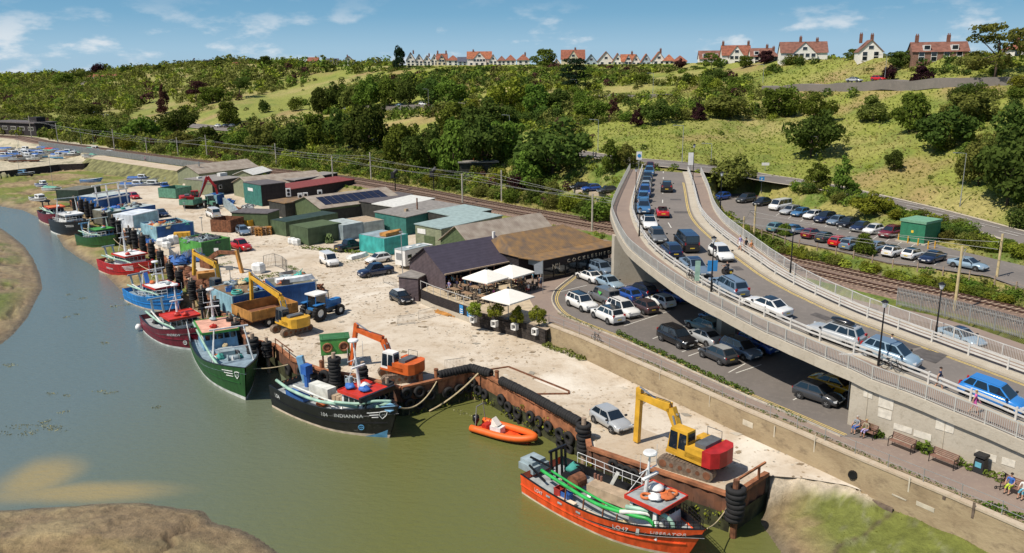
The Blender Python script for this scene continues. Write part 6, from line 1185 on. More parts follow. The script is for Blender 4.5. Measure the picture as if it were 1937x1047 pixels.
# motorcycle and rider on the bridge come with the people
# ---- tractors, trailers, diggers
mat('digger_yellow',(.60,.33,.03),.5,var=.2,scale=1.5);mat('digger_orange',(.58,.11,.02),.5,var=.18,scale=1.5);mat('digger_red',(.40,.02,.02),.45,var=.2);mat('ram_steel',(.5,.5,.5),.25,.8,0);mat('track_steel',(.20,.15,.11),.7,.3,var=.35,scale=4);mat('cab_grey',(.10,.105,.11),.5,var=.2);mat('tractor_blue',(.03,.16,.40),.45,var=.2,scale=2);mat('trailer_orange',(.42,.20,.05),.7,var=.35,scale=1.2);mat('tractor_green',(.09,.22,.15),.6,var=.25)
def digger(name,label,p,rz_track,rz_house,bodym,cwm,cabm,armm,arm,s=1.0,cat='digger',boom_rust=False):
 """arm: boom foot, knee, stick pivot, tip in the house plane (x forward, z up)"""
 t=thing(name,label,cat,tuple(p),rz_track);t.scale=(s,)*3
 for sy in(-1,1):
  mb=MB();prof=[]
  for k in range(24):
   a=2*pi*k/24;prof.append((1.5*(1 if cos(a)>0 else-1)+.42*cos(a),.44+.42*sin(a)))
  vs_=[(x,sy*1.1+w_,z)for w_ in(-.28,.28)for x,z in prof];mb.add(vs_,[(i,(i+1)%24,24+(i+1)%24,24+i)for i in range(24)]+[tuple(range(24)),tuple(range(47,23,-1))]);tk=mb.build('track','track_steel',t)
  mb=MB()
  for k in range(15):
   for z in(.02,.86):mb.box((-1.5+3*k/14,sy*1.1,z),(.09,.6,.06))
  mb.build('track_shoes','track_steel',tk);mb=MB()
  for k in range(6):mb.cyl((-1.5+3*k/5,sy*1.1-.30,.42),(-1.5+3*k/5,sy*1.1+.30,.42),.26 if k in(0,5)else.15,None,10)
  mb.build('rollers','rust',tk)
 mb=MB();mb.box((0,0,.62),(1.7,1.7,.4));mb.cyl((0,0,.8),(0,0,1.02),.7,.7,16);mb.build('undercarriage','cab_grey',t)
 M4=Mtx.Rotation(rz_house-rz_track,4,'Z')
 def hb(nm,m,fn,par=None):
  mb=MB();fn(mb);xform(mb,M4);return mb.build(nm,M(m),par or t)
 hb('house',bodym,lambda mb:(mb.prism([(1.3,-1.25),(1.3,1.25),(-1.5,1.25),(-1.5,-1.25)],1.05,1.25),mb.prism([(.2,-1.25),(.2,-.45),(-1.6,-.45),(-1.6,-1.25)],1.25,2.0),mb.prism([(.4,.45),(.4,1.25),(-1.6,1.25),(-1.6,.45)],1.25,1.6),mb.prism([(-.2,-.45),(-.2,1.25),(-1.6,1.25),(-1.6,-.45)],1.25,2.0)))
 hb('counterweight',cwm,lambda mb:mb.prism([(-1.5,-1.27),(-1.5,1.27),(-2.1,1.2),(-2.45,.7),(-2.5,0),(-2.45,-.7),(-2.1,-1.2)],1.05,2.08))
 hb('engine_cover','cab_grey',lambda mb:mb.prism([(-.7,-.8),(-.7,.9),(-1.5,.9),(-1.5,-.8)],2.0,2.28))
 cab=hb('cab',cabm,lambda mb:mb.add([(1.25,.30,1.25),(1.25,1.22,1.25),(-.35,1.22,1.25),(-.35,.30,1.25),(1.0,.34,2.85),(1.0,1.18,2.85),(-.3,1.18,2.85),(-.3,.34,2.85)],[(0,1,5,4),(1,2,6,5),(2,3,7,6),(3,0,4,7),(4,5,6,7)]))
 def wn(mb):
  mb.add([(1.24,.38,1.45),(1.24,1.14,1.45),(1.04,1.10,2.7),(1.04,.42,2.7)],[(0,1,2,3)]);mb.v=[(x+.03,y,z)for x,y,z in mb.v]
  for x0,x1 in((.45,1.1),(-.25,.38)):mb.add([(x0,1.235,1.5),(x1,1.235,1.5),(x1-.1,1.215,2.68),(x0,1.215,2.68),(x0,.285,1.7),(x1,.285,1.7),(x1-.1,.32,2.68),(x0,.32,2.68)],[(0,1,2,3),(7,6,5,4)])
  mb.add([(-.37,.42,1.9),(-.37,1.1,1.9),(-.33,1.08,2.7),(-.33,.44,2.7)],[(3,2,1,0)])
 hb('cab_window','car_glass',wn,cab)
 (x0,z0),(x1,z1),(x2,z2),(x3,z3)=arm;yb=-.05
 def boom(mb):
  for a,b,h0,h1 in(((x0,z0),(x1,z1),.38,.62),((x1,z1),(x2,z2),.62,.36)):
   d=Vec((b[0]-a[0],b[1]-a[1]));n=Vec((-d.y,d.x)).normalized();q=[(a[0]+n.x*h0/2,a[1]+n.y*h0/2),(a[0]-n.x*h0/2,a[1]-n.y*h0/2),(b[0]-n.x*h1/2,b[1]-n.y*h1/2),(b[0]+n.x*h1/2,b[1]+n.y*h1/2)]
   mb.add([(x,yb-.2,z)for x,z in q]+[(x,yb+.2,z)for x,z in q],[(0,1,2,3),(7,6,5,4),(0,4,5,1),(1,5,6,2),(2,6,7,3),(3,7,4,0)])
 hb('boom',armm,boom)
 e=(x2+(x2-x3)*.16,z2+(z2-z3)*.16)
 hb('stick',armm,lambda mb:(mb.bar((e[0],yb,e[1]),(x2,yb,z2),.34,.42),mb.bar((x2,yb,z2),(x3,yb,z3),.32,.40)))
 hb('hydraulic_ram','ram_steel',lambda mb:(mb.cyl((x1*.5+x0*.5,yb,z1*.5+z0*.5+.75),(e[0],yb,e[1]+.05),.07),mb.cyl((.9,yb-.3,1.2),(x1*.8,yb-.3,z1-.35),.07),mb.cyl((.9,yb+.3,1.2),(x1*.8,yb+.3,z1-.35),.07)))
 hb('hydraulic_hose','black_plastic',lambda mb:mb.tube([(x0,yb+.12,z0+.4),(x1,yb+.12,z1+.45),(x2,yb+.12,z2+.35),(x3*.5+x2*.5,yb+.12,z3*.5+z2*.5+.0)],.035,5))
 hb('handrail','cab_grey',lambda mb:mb.tube([(-.2,-1.1,2.0),(-.2,-1.1,2.6),(-1.3,-1.1,2.6),(-1.3,-1.1,2.0)],.025,5))
 return t
pN=P(1311,884,.01);tip=P(1203,838,.01);hN=hdg(pN,tip);dN=(tip-pN).length
big=digger('tracked_digger','large yellow tracked digger with a red counterweight on the jetty','' if 0 else(pN.x,pN.y,.01),hd2((1365,900),(1250,866),0),hN,'digger_yellow','digger_red','digger_yellow','digger_yellow',[(.9,1.3),(2.0,3.5),(dN/1.12-.15,3.55),(dN/1.12-.02,.1)],1.12)
mat('sign_red',(.55,.03,.02),.5,0,0);mb=MB();mb.box((3.4,-.30,3.4),(1.3,.06,.42));xform(mb,Mtx.Rotation(hN-big.rotation_euler.z,4,'Z'));mb.build('boom_sign','sign_red',big)
pO=P(757,716,.01);tO=P(664,692,.01);hO=hdg(pO,tO);dO=(tO-pO).length
digger('tracked_digger','orange tracked digger with a white cab beside the dock',(pO.x,pO.y,.01),hd2((800,712),(715,722),0),hO,'digger_orange','digger_orange','window_white','digger_orange',[(.9,1.3),(2.0,3.5),(dO-.9,3.9),(dO,.15)],1.0)
pJ=P(552,628,.01);tJ=P(478,598,.01);hJ=hdg(pJ,tJ);dJ=(tJ-pJ).length
digger('tracked_digger','yellow tracked digger with a black cab reaching over the orange trailer',(pJ.x,pJ.y,.01),hd2((580,620),(525,634),0),hJ,'digger_yellow','digger_yellow','cab_grey','digger_yellow',[(.9,1.3),(2.0,3.7),(dJ-.3,4.9),(dJ,1.6)],1.0)
pY=P(425,568,.01);tY=P(372,548,.01);hY=hdg(pY,tY);dY=(tY-pY).length
digger('tracked_digger','old yellow digger half buried among rusty scrap behind the blue boat',(pY.x,pY.y,.01),hY,hY,'rust','rust','cab_grey','digger_yellow',[(.9,1.6),(1.6,4.2),(dY-.6,4.8),(dY+.1,1.8)],1.05)
pR=P(367,390,.01);hR_=hd2((360,390),(392,388),0)
digger('tracked_digger','red digger with its arm folded high beside the green tractor',(pR.x,pR.y,.01),hR_,hR_,'digger_red','digger_red','digger_red','digger_red',[(.9,1.3),(2.9,5.4),(4.2,3.4),(4.6,.6)],1.15)
ar=thing('digger_arm','long rusty orange digger arm standing on its tip behind the green container','digger arm',tuple(P(396,506,0)),hd2((396,506),(458,517),0));DA=(P(458,517,0)-P(396,506,0)).length;mb=MB();mb.bar((0,0,1.2),(DA*.35,0,2.6),.5,.6);mb.bar((DA*.35,0,2.6),(DA-.7,0,2.9),.4,.5);mb.build('boom','rust',ar);mb=MB();mb.bar((DA-.8,0,3.3),(DA,0,.0),.4,.5);mb.build('stick','trailer_orange',ar);BX('base','rust',ar,(0,0,.6),(2.2,1.6,1.2))
def bigwheel(t,x,y,r,w_,rimm='plate_white'):
 mb=MB();mb.lathe([(r*.5,-w_/2),(r*.93,-w_/2),(r,-w_*.3),(r,w_*.3),(r*.93,w_/2),(r*.5,w_/2)],(x,y,r),18,0,'y')
 for k in range(18):a=2*pi*k/18;mb.box((x+r*cos(a),y,r+r*sin(a)),(.1,w_*.9,.1),0)
 wl=mb.build('wheel','tyre_rubber',t);mb=MB();mb.cyl((x,y-w_*.3,r),(x,y+w_*.3,r),r*.52,None,14);mb.cyl((x,y-w_*.36,r),(x,y+w_*.36,r),r*.16,None,10);mb.build('rim',M(rimm),wl)
def tractor(label,p,rz,bodym,roofm,s=1.0):
 t=thing('tractor',label,'tractor',tuple(p),rz);t.scale=(s,)*3
 mb=MB();mb.prism([(.4,-.38),(2.6,-.36),(2.75,0),(2.6,.36),(.4,.38)],.95,1.65);mb.build('bonnet',M(bodym),t);BX('chassis','cab_grey',t,(.9,0,.75),(3.2,.5,.5))
 BX('grille','black_plastic',t,(2.72,0,1.3),(.08,.6,.55))
 mb=MB()
 for x,y in((.45,-.7),(.45,.7),(-1.05,-.7),(-1.05,.7)):mb.bar((x,y,1.1),(x*.92-.03,y*.93,2.65),.09)
 mb.box((-.3,0,1.15),(1.6,1.5,.25));cb=mb.build('cab',M(bodym),t);BX('cab_window','car_glass',cb,(-.32,0,1.95),(1.3,1.22,1.25));mb=MB();mb.box((-.32,0,2.72),(1.75,1.6,.14));mb.build('cab_roof',M(roofm),cb)
 for sy in(-1,1):
  bigwheel(t,-.85,sy*.95,.85,.5);bigwheel(t,2.0,sy*.85,.55,.4);mb=MB();mb.box((-.85,sy*.95,1.78),(1.2,.55,.08));mb.build('mudguard',M(bodym),t)
 mb=MB();mb.cyl((1.5,.3,1.6),(1.5,.3,2.6),.05);mb.build('exhaust','black_plastic',t);return t
tractor('blue tractor with a white cab roof hitched to the orange tipping trailer',P(606,601,.01),hd2((588,606),(640,590),0),'tractor_blue','window_white',1.12)
tractor('green blue tractor with grey roof in front of the red digger',P(399,394,.01),hd2((385,390),(410,400),0),'tractor_green','greyblue_sheet',1.0)
def trailer(name,label,N,L,R_,h,wall,z0=1.0,inner='rust',wheels=True,zb=.01,axle_r=.5,load=None):
 n,l,r=P(*N,zb),P(*L,zb),P(*R_,zb);hd=hdg(n,r);D=(Vec((r.x-n.x,r.y-n.y))).length;yx=Vec((-sin(hd),cos(hd)));W=max(1.6,Vec((l.x-n.x,l.y-n.y)).dot(yx));t=thing(name,label,name.split('_')[-1],(n.x,n.y,zb),hd);e=.08
 mb=MB();mb.box((D/2,W/2,z0),(D,W,.12));mb.build('floor',M(inner),t)
 for nm,c,d in(('side_board',(D/2,e/2,z0+h/2),(D,e,h)),('side_board',(D/2,W-e/2,z0+h/2),(D,e,h)),('tailboard',(e/2,W/2,z0+h/2),(e,W-2*e,h)),('headboard',(D-e/2,W/2,z0+h/2),(e,W-2*e,h))):
  mb=MB();mb.box(c,d)
  if d[0]>1:
   for k in range(int(D/1.0)+1):mb.box((min(D-.06,.06+k*1.0),c[1]+(-.06 if c[1]<W/2 else.06),c[2]),(.1,.08,h))
  mb.build(nm,M(wall),t)
 if wheels:
  for x in([D*.35,D*.35+1.15]if D>4 else[D*.5]):
   for s in(.12,W-.12):bigwheel(t,x,s,axle_r,.35)
 return t,D,W
trailer('tipping_trailer','orange tipping trailer with a rusty interior behind the blue tractor',(478,626),(455,606),(566,605),1.15,'trailer_orange',1.0)
trailer('flat_trailer','small grey two wheeled trailer by the wire fence',(560,541),(536,530),(587,535),.55,'steel_grey',.6,'sleeper',True,.01,.33)
trailer('tractor_trailer','green tipping trailer behind the green blue tractor',(366,397),(356,392),(384,392),1.2,'tractor_green',.9)
trailer('open_skip','big open rusty steel skip beside the blue grey estate',(437,441),(427,431),(463,433),2.2,'rust',.1,'rust',False)
trailer('open_skip','long lime green open skip beside the red digger',(333,377),(322,371),(364,371),2.3,'logo_green' if 0 else 'tractor_green',.1,'rust',False)
trailer('open_skip','yellow skip beside the small grey hut',(470,433),(462,428),(484,430),1.4,'digger_yellow',.1,'rust',False)
# ---- shipping containers
for nm,c in(('blue',(.02,.10,.30)),('green',(.04,.14,.045)),('turquoise',(.05,.36,.33)),('olive',(.075,.11,.055)),('faded',(.27,.33,.35)),('palefaded',(.40,.44,.42)),('greyolive',(.16,.15,.11)),('darkgreen',(.03,.05,.035)),('palewhite',(.62,.66,.70)),('skyfade',(.28,.46,.52)),('limegreen',(.10,.34,.07))):mat('steel_'+nm,c,.55,0,var=.28,scale=.9,bump=.1,col2=None)
def container(label,N,L,R_,h,wall,roof,endm=None,opentop=False,zb=.01,name='shipping_container',rib=True):
 n,l,r=P(*N,zb),P(*L,zb),P(*R_,zb);hd=hdg(n,r);D=Vec((r.x-n.x,r.y-n.y)).length;yx=Vec((-sin(hd),cos(hd)));W=min(6,max(2.3,Vec((l.x-n.x,l.y-n.y)).dot(yx)));t=thing(name,label,'container',(n.x,n.y,zb),hd)
 mb=MB()
 for y in(0.04,W-.04):
  mb.box((D/2,y,h/2),(D-.1,.06,h-.1))
  if rib:
   for k in range(int(D/.3)):mb.box((.2+k*.3,y+(-.03 if y<1 else.03),h/2),(.14,.05,h-.3))
 mb.build('side_wall',M(wall),t);mb=MB()
 for x in(.04,D-.04):
  mb.box((x,W/2,h/2),(.06,W-.15,h-.1))
  for k in range(int(W/.3)):mb.box((x+(-.03 if x<1 else.03),.2+k*.3,h/2),(.05,.13,h-.3))
 mb.build('end_wall',M(endm or wall),t);mb=MB()
 for x in(0.02,D-.02):
  for y in(.02,W-.02):mb.box((x,y,h/2),(.14,.14,h))
 for y in(.02,W-.02):
  for z in(.07,h-.05):mb.box((D/2,y,z),(D-.2,.12,.13))
 mb.build('frame',M(endm or wall),t);mb=MB();mb.box((D/2,W/2,(h-.7)if opentop else h),(D-.16,W-.16,.05));mb.build('load_floor' if opentop else 'roof',M('rust' if opentop else roof),t);return t,D,W,h
CT={}
for key,lab,N,L,R_,h,w_,rf,e,ot in[('bluelong','long blue container with nets heaped on its roof beside the piles',(234,425),(214,408),(296,413),2.7,'steel_blue','steel_palefaded',None,False),('greyend','grey olive store joined to the left of the long blue container',(206,429),(192,413),(233,425),2.7,'steel_greyolive','steel_palefaded',None,False),('bluenets','blue open topped container with a white end, full of fishing gear',(298,457),(281,444),(368,446),2.6,'steel_blue','steel_blue','steel_skyfade',True),('green','bright green open topped container full of hoses and nets',(383,491),(363,475),(437,480),2.7,'steel_green','steel_green','steel_limegreen',True),('bluefar','far blue container under a leaning white gantry',(188,397),(180,386),(247,386),2.6,'steel_blue','steel_palefaded',None,False),('dkfar','dark green container at the far end of the quay',(150,382),(142,374),(192,373),2.6,'steel_darkgreen','steel_greyolive',None,False),('lorry','pale blue lorry box with a white end behind the blue containers',(253,433),(244,424),(301,421),2.5,'steel_skyfade','steel_palewhite','steel_palewhite',False),('turq','turquoise container with an upturned orange boat on top',(728,485),(690,472),(772,475),2.8,'steel_turquoise','steel_faded',None,False),('olive','olive green container with a lighter green roof',(584,465),(564,455),(647,453),2.9,'steel_olive','green_boards',None,False),('faded','faded blue grey container right of the olive one',(650,456),(640,443),(688,449),2.7,'steel_faded','steel_palefaded',None,False),('faded2','paler blue grey container next to the wide turquoise fronted shed',(690,449),(680,437),(727,443),2.6,'steel_palefaded','tan_gutter',None,False),('dkgreen','long dark green container with pipes lying on its roof',(542,448),(530,440),(640,429),2.6,'steel_olive','steel_darkgreen',None,False),('weathered','weathered pale blue container with a mossy roof beside the piles',(443,604),(414,582),(517,588),2.8,'steel_blue','lichen_roof','steel_skyfade',False),('bluetrac','blue container behind the blue tractor with a white boat on top',(524,584),(498,568),(598,573),2.7,'steel_blue','steel_greyolive',None,False),('bluesmall','small light blue container beside the grey palisade gates',(411,389),(404,385),(425,385),2.3,'steel_blue','steel_blue','steel_skyfade',False)]:
 CT[key]=container(lab,N,L,R_,h,w_,rf,e,ot)
# ================================================================ boats
for nm,c,r_ in(('hull_orange',(.74,.085,.02),.4),('hull_black',(.010,.010,.013),.35),('hull_green',(.018,.085,.018),.4),('hull_maroon',(.16,.010,.022),.4),('hull_blue',(.02,.20,.52),.4),('hull_red',(.42,.012,.012),.4),('hull_dkblue',(.02,.06,.22),.45),('hull_white',(.68,.67,.63),.45),('hull_grey',(.22,.23,.24),.5),('boot_pale',(.62,.50,.38),.7),('boot_white',(.66,.66,.62),.6),('boot_blue',(.12,.34,.56),.6),('deck_blue',(.20,.27,.32),.7),('deck_grey',(.30,.32,.32),.75),('house_white',(.70,.70,.68),.5),('house_blue',(.18,.36,.52),.5),('trim_red',(.50,.03,.015),.5),('trim_green',(.06,.28,.04),.5),('roof_pink',(.60,.32,.23),.7),('pipe_green',(.03,.36,.07),.4),('pipe_pale',(.30,.46,.36),.5),('pipe_white',(.62,.62,.56),.5),('net_dark',(.06,.06,.065),.95),('net_teal',(.06,.32,.27),.95),('net_orange',(.50,.13,.04),.9),('cover_blue',(.03,.11,.33),.7),('cover_green',(.10,.30,.22),.7),('wood_brown',(.22,.13,.07),.8),('rope',(.46,.37,.22),.95),('crate_blue',(.03,.12,.40),.6),('crate_red',(.40,.04,.03),.6),('buoy_orange',(.62,.16,.04),.6),('antifoul_brown',(.20,.09,.06),.8)):mat(nm,c,r_,var=.32 if 'hull' in nm or 'deck' in nm else.25,scale=1.3,stretch=(1.6,1.6,.35)if 'hull' in nm else None,detail=8,spec=.5)
WL=-2.5
class Hull:
 def __init__(s,L,B,fs,fm,fb,rake=1.3,bluff=2.4):s.L,s.B,s.fs,s.fm,s.fb,s.rake,s.bl=L,B,fs,fm,fb,rake,bluff
 def hb(s,t):return s.B/2*((.84+.16*sin(min(1,t/.45)*pi/2))if t<.5 else max(.02,1-((t-.5)/.5)**s.bl))
 def sh(s,t):return s.fm+(s.fb-s.fm)*max(0,(t-.35)/.65)**1.8+(s.fs-s.fm)*max(0,(.35-t)/.35)**2
 def pt(s,t,k,side=-1,inset=0.):
  f=s.sh(t);z=f*k;x=t*(s.L-s.rake)+s.rake*t**4*k;b=s.hb(t)*(1-.32*t**2*(1-k))*(.93+.07*k)-inset;return Vec((x,side*max(b,.0),z))
def hull_parts(t,H,hm,bm,capm,deckm,n=18,dd=.62):
 mb=MB();R_=[];ks=(-.22,.0,.10,.45,1.0)
 for i in range(n+1):
  u=i/n;row=[Vec((u*(H.L-H.rake),0,-.5))]
  row+=[H.pt(u,max(k,0),-1)*1 if k>=0 else Vec((u*(H.L-H.rake),-H.hb(u)*(1-.4*u*u)*.8,-.4))for k in ks];R_.append(row)
 m_=len(R_[0])
 for s in(1,-1):
  vs_=[(p.x,p.y*s,p.z)for r in R_ for p in r];o=len(mb.v)
  for j in range(m_-1):
   fs=[(i*m_+j,(i+1)*m_+j,(i+1)*m_+j+1,i*m_+j+1)if s>0 else(i*m_+j+1,(i+1)*m_+j+1,(i+1)*m_+j,i*m_+j)for i in range(n)]
   if j==0:mb.add(vs_,fs,1)
   else:mb.f+=[tuple(q+o for q in f)for f in fs];mb.m+=[1 if j<3 else 0]*len(fs)
 r0=R_[0];tr=[(p.x,p.y,p.z)for p in r0]+[(p.x,-p.y,p.z)for p in reversed(r0[1:])];mb.add(tr,[tuple(range(len(tr)-1,-1,-1))],0)
 h=mb.build('hull',[M(hm),M(bm)],t)
 mb=MB();us=[i/n for i in range(n+1)]
 for s in(-1,1):
  A=[H.pt(u,1,s)for u in us];B_=[H.pt(u,1,s,.14)+Vec((-.1*u,0,0))for u in us];C_=[Vec((b.x,b.y,b.z-min(dd,b.z-.15)))for b in B_]
  up_=Vec((0,0,.05));A2=[a+up_ for a in A];B2=[b+up_ for b in B_]
  for p_,q_ in((A,A2),(A2,B2),(B2,C_)):strip(mb,p_,q_)if s<0 else strip(mb,q_,p_)
 mb.build('bulwark_rail',M(capm),t)
 mb=MB();C0=[H.pt(u,1,-1,.13)for u in us];C1=[H.pt(u,1,1,.13)for u in us];zz=lambda p:Vec((p.x,p.y,p.z-min(dd,p.z-.15)))
 strip(mb,[zz(p)for p in C0],[zz(p)for p in C1]);mb.build('deck',M(deckm),t)
 mb=MB()
 for s in(-1,1):q=[H.pt(u*.97,.5,s)+Vec((0,s*.02,0))for u in us];[mb.bar(a,b,.07,.09)for a,b in zip(q,q[1:])]
 mb.build('rubbing_strake',M(capm if capm!='black_paint' else hm),t);return h
def deckz(H,t,dd=.62):f=H.sh(t);return f-min(dd,f-.15)
def wheelhouse(t,H,t0,t1,hgt,wf,wallm,roofm,trimm,front=1):
 x0=t0*H.L;x1=t1*H.L;z0=min(deckz(H,t0),deckz(H,t1));b=H.hb((t0+t1)/2)*wf;z1=z0+hgt;k=.18
 mb=MB();mb.add([(x0,-b,z0),(x1,-b,z0),(x1,b,z0),(x0,b,z0),(x0+.05,-b*.94,z1),(x1-k,-b*.92,z1),(x1-k,b*.92,z1),(x0+.05,b*.94,z1)],[(0,1,5,4),(1,2,6,5),(2,3,7,6),(3,0,4,7)]);w_=mb.build('wheelhouse',M(wallm),t)
 mb=MB();q=[(x0-.25,-b-.15),(x1+.30,-b-.12),(x1+.30,b+.12),(x0-.25,b+.15)];mb.prism(q,z1,z1+.10);mb.build('roof',M(roofm),w_);mb=MB()
 for a,c in zip(q,q[1:]+q[:1]):mb.bar((a[0],a[1],z1+.04),(c[0],c[1],z1+.04),.08,.26)
 mb.build('roof_trim',M(trimm),w_);n=max(2,int(b*2/.62))
 for i in range(n):yy=(-.5+(i+.5)/n)*2*b*.92;BX('window','dark_glass',w_,(x1-.055,yy,z1-.55),(.10,2*b/n*.70,.55))
 m_=max(2,int((x1-x0)/.9))
 for s in(-1,1):
  for i in range(m_):xx=lerp(x0+.25,x1-.35,(i+.5)/m_);BX('window','dark_glass',w_,(xx,s*(b*.955),z1-.58),((x1-x0)/m_*.62,.08,.55))
 return x0,x1,b,z1
def mast(t,x,y,z,h,m='house_white',radar=True,lean=0.):
 mb=MB();mb.tube([(x,y,z),(x+lean*.5,y,z+h*.5),(x+lean,y,z+h)],[.16,.11,.06],8);mb.bar((x+lean*.6,y-.9,z+h*.62),(x+lean*.6,y+.9,z+h*.62),.06);mb.tube([(x+lean*.7,y,z+h*.7),(x-.9,y-.7,z)],.03,5);mb.tube([(x+lean*.7,y,z+h*.7),(x-.9,y+.7,z)],.03,5);ms=mb.build('mast',M(m),t)
 if radar:mb=MB();mb.lathe([(.01,0),(.45,.02),(.48,.10),(.42,.2),(.01,.24)],(x+lean,y,z+h),14);mb.build('radar_dome','house_white',ms);BX('radar_scanner','house_white',ms,(x+lean*.5+.2,y,z+h*.48),(.25,1.5,.12))
 mb=MB();mb.cyl((x+lean*.6,y-.85,z+h*.62),(x+lean*.6,y-.85,z+h*.62+1.3),.018,None,5);mb.cyl((x+lean*.6,y+.85,z+h*.62),(x+lean*.6,y+.85,z+h*.62+1.5),.018,None,5);mb.build('aerial','house_white',ms)
def gantry(t,H,tt,h,m='house_white',span=.8,lean=.5):
 x=tt*H.L;b=H.hb(tt)*span;z=deckz(H,tt);mb=MB()
 for s in(-1,1):mb.tube([(x,s*b,z),(x+lean,s*b*.72,z+h)],.075,7);mb.tube([(x-1.1,s*b,z),(x+lean*.8,s*b*.75,z+h*.9)],.05,6)
 mb.bar((x+lean,-b*.95,z+h),(x+lean,b*.95,z+h),.13);mb.bar((x+lean*.45,-b*.86,z+h*.45),(x+lean*.45,b*.86,z+h*.45),.09);mb.build('gantry',M(m),t)
def winch(t,x,y,z,m='rust',s=1.):
 mb=MB();mb.cyl((x,y-.5*s,z+.4*s),(x,y+.5*s,z+.4*s),.28*s,None,12);[mb.cyl((x,y+k*s*.55,z+.4*s),(x,y+k*s*.60,z+.4*s),.42*s,None,12)for k in(-1,1)];mb.box((x,y,z+.1*s),(.9*s,1.1*s,.2*s));mb.build('winch',M(m),t)
def htx(t,H,txt,tt,k,size,side=-1,m='house_white',space=1.05):
 tx=tmb(txt,size,.015,space=space);wd=max(v[0]for v in tx.v);f=0;fr=[]
 for v in tx.v:
  d=v[0]-wd/2;t2=tt+d*(1 if side<0 else-1)/(H.L-H.rake*.3);p=H.pt(t2,k,side);kk=k+v[2]/max(H.sh(t2),.3);p=H.pt(t2,kk,side);fr.append((p.x,p.y+side*(.03+max(0,-v[1])),p.z))
 tx.v=fr;tx.build('lettering',M(m),t)
def hull_bars(t,H,t0,t1,k0,n=3,side=-1,m='house_white'):
 mb=MB()
 for i in range(n):q=[H.pt(lerp(t0+.012*i,t1,j/6),k0-.085*i,side)+Vec((0,side*.03,0))for j in range(7)];[mb.bar(a,b,.03,.06)for a,b in zip(q,q[1:])]
 mb.build('bow_stripes',M(m),t)
def hbd(t,H,tt,k,r,side=-1,shield=True,m='house_white',txt=None):
 p=H.pt(tt,k,side);q=H.pt(tt+.02,k,side);d=(q-p).normalized();u_=(H.pt(tt,min(1,k+.2),side)-H.pt(tt,k-.2,side)).normalized();n_=u_.cross(d)if side<0 else d.cross(u_);c_=p+d.cross(u_)*0+Vec((0,side*.035,0));mb=MB()
 pts=[(-.8,.8),(0,.95),(.8,.8),(.72,-.1),(0,-1.0),(-.72,-.1)]if shield else[(cos(a*.5236),sin(a*.5236))for a in range(12)]
 for a,b in zip(pts,pts[1:]+pts[:1]):mb.bar(c_+d*a[0]*r+u_*a[1]*r,c_+d*b[0]*r+u_*b[1]*r,.06,.06)
 if txt:
  tx=tmb(txt,r*.95,.012);w_=max(v[0]for v in tx.v);[mb.add([tuple(c_+d*(v[0]-w_/2)+u_*(v[2]-r*.3))for v in tx.v],tx.f)]
 elif not shield:mb.bar(c_-d*r*.8,c_+d*r*.8,.05,.05);mb.bar(c_-u_*r*.8,c_+u_*r*.8,.05,.05)
 mb.build('emblem',M(m),t)
def pipe(t,pts,r,m,name='suction_pipe'):mb=MB();mb.tube(sml(pts,5),r,9);mb.build(name,M(m),t,True)
def guard(t,H,t0,t1,side,h=.7,m='house_white'):
 mb=MB();q=[H.pt(lerp(t0,t1,i/8),1,side,.05)for i in range(9)]
 for p in q:mb.bar(p,p+Vec((0,0,h)),.04)
 for k in(.5,1.):[mb.bar(a+Vec((0,0,h*k)),b+Vec((0,0,h*k)),.035)for a,b in zip(q,q[1:])]
 mb.build('guard_rail',M(m),t)
def lump(t,name,c,r,m,seed=0,flat=.3):mb=MB();mb.blob(c,r,seed,12,8,0,.35,flat);return mb.build(name,M(m),t,True)
def boat(label,S,Bw,B,fr,hm,bm,capm,deckm,Lmin=10.5,name='fishing_boat',rake=1.3,bluff=2.4,fixL=None):
 a=P(*S,WL+fr[0]);b=P(*Bw,WL+fr[2]);d=b-a;d.z=0;L=max(Lmin,d.length)if not fixL else fixL;h=atan2(d.y,d.x);o=Vec((b.x,b.y,0))-Vec((cos(h),sin(h),0))*L
 H=Hull(L,B,*fr,rake,bluff);t=thing(name,label,'boat',(o.x,o.y,WL),h,None);hull_parts(t,H,hm,bm,capm,deckm);return t,H
# --- nearest: orange red dredger
t,H=boat('bright orange red fishing boat with long green pipes moored at the jetty',(1024,880),(1334,1003),5.2,(1.6,1.5,2.6),'hull_orange','boot_pale','black_paint','deck_grey',bluff=2.6);LB=H.L
x0,x1,b_,z1=wheelhouse(t,H,.655,.815,2.15,.60,'house_white','deck_grey','trim_red');zt=deckz(H,.45)
mast(t,x0+.4,-.1,z1,2.9,radar=True,lean=.25)
for i,(dx,dy)in enumerate(((.6,-.7),(.9,.5),(1.5,.9))):mb=MB();mb.torus((x0+dx+.3,dy,z1+.22),.32,.09,14,6);mb.build('life_ring','buoy_orange',t,True)
lump(t,'roof_gear',(x0+1.5,-.5,z1+.3),(.5,.4,.22),'house_white',4);lump(t,'roof_gear',(x0+1.9,.2,z1+.25),(.4,.5,.2),'net_orange',5);mb=MB();mb.lathe([(.01,0),(.5,.02),(.52,.16),(.3,.3),(.01,.32)],(x0+.9,.35,z1+.35),14);mb.build('radar_dome','house_white',t,True)
S_=-1;hy=lambda u,k=.72:S_*H.hb(u)*k
pipe(t,[(.09*LB,hy(.09,.55),zt+1.2),(.25*LB,hy(.25,.62),zt+1.15),(.5*LB,hy(.5,.74),zt+1.2),(.70*LB,hy(.72,.74),zt+1.5),(.775*LB,hy(.80,.72),zt+1.5),(.82*LB,hy(.84,.66),zt+.6)],.13,'pipe_green');pipe(t,[(.14*LB,hy(.14,.4),zt+1.3),(.35*LB,hy(.35,.5),zt+1.25),(.62*LB,hy(.62,.6),zt+1.35),(.66*LB,hy(.66,.3),zt+1.9)],.09,'pipe_green')
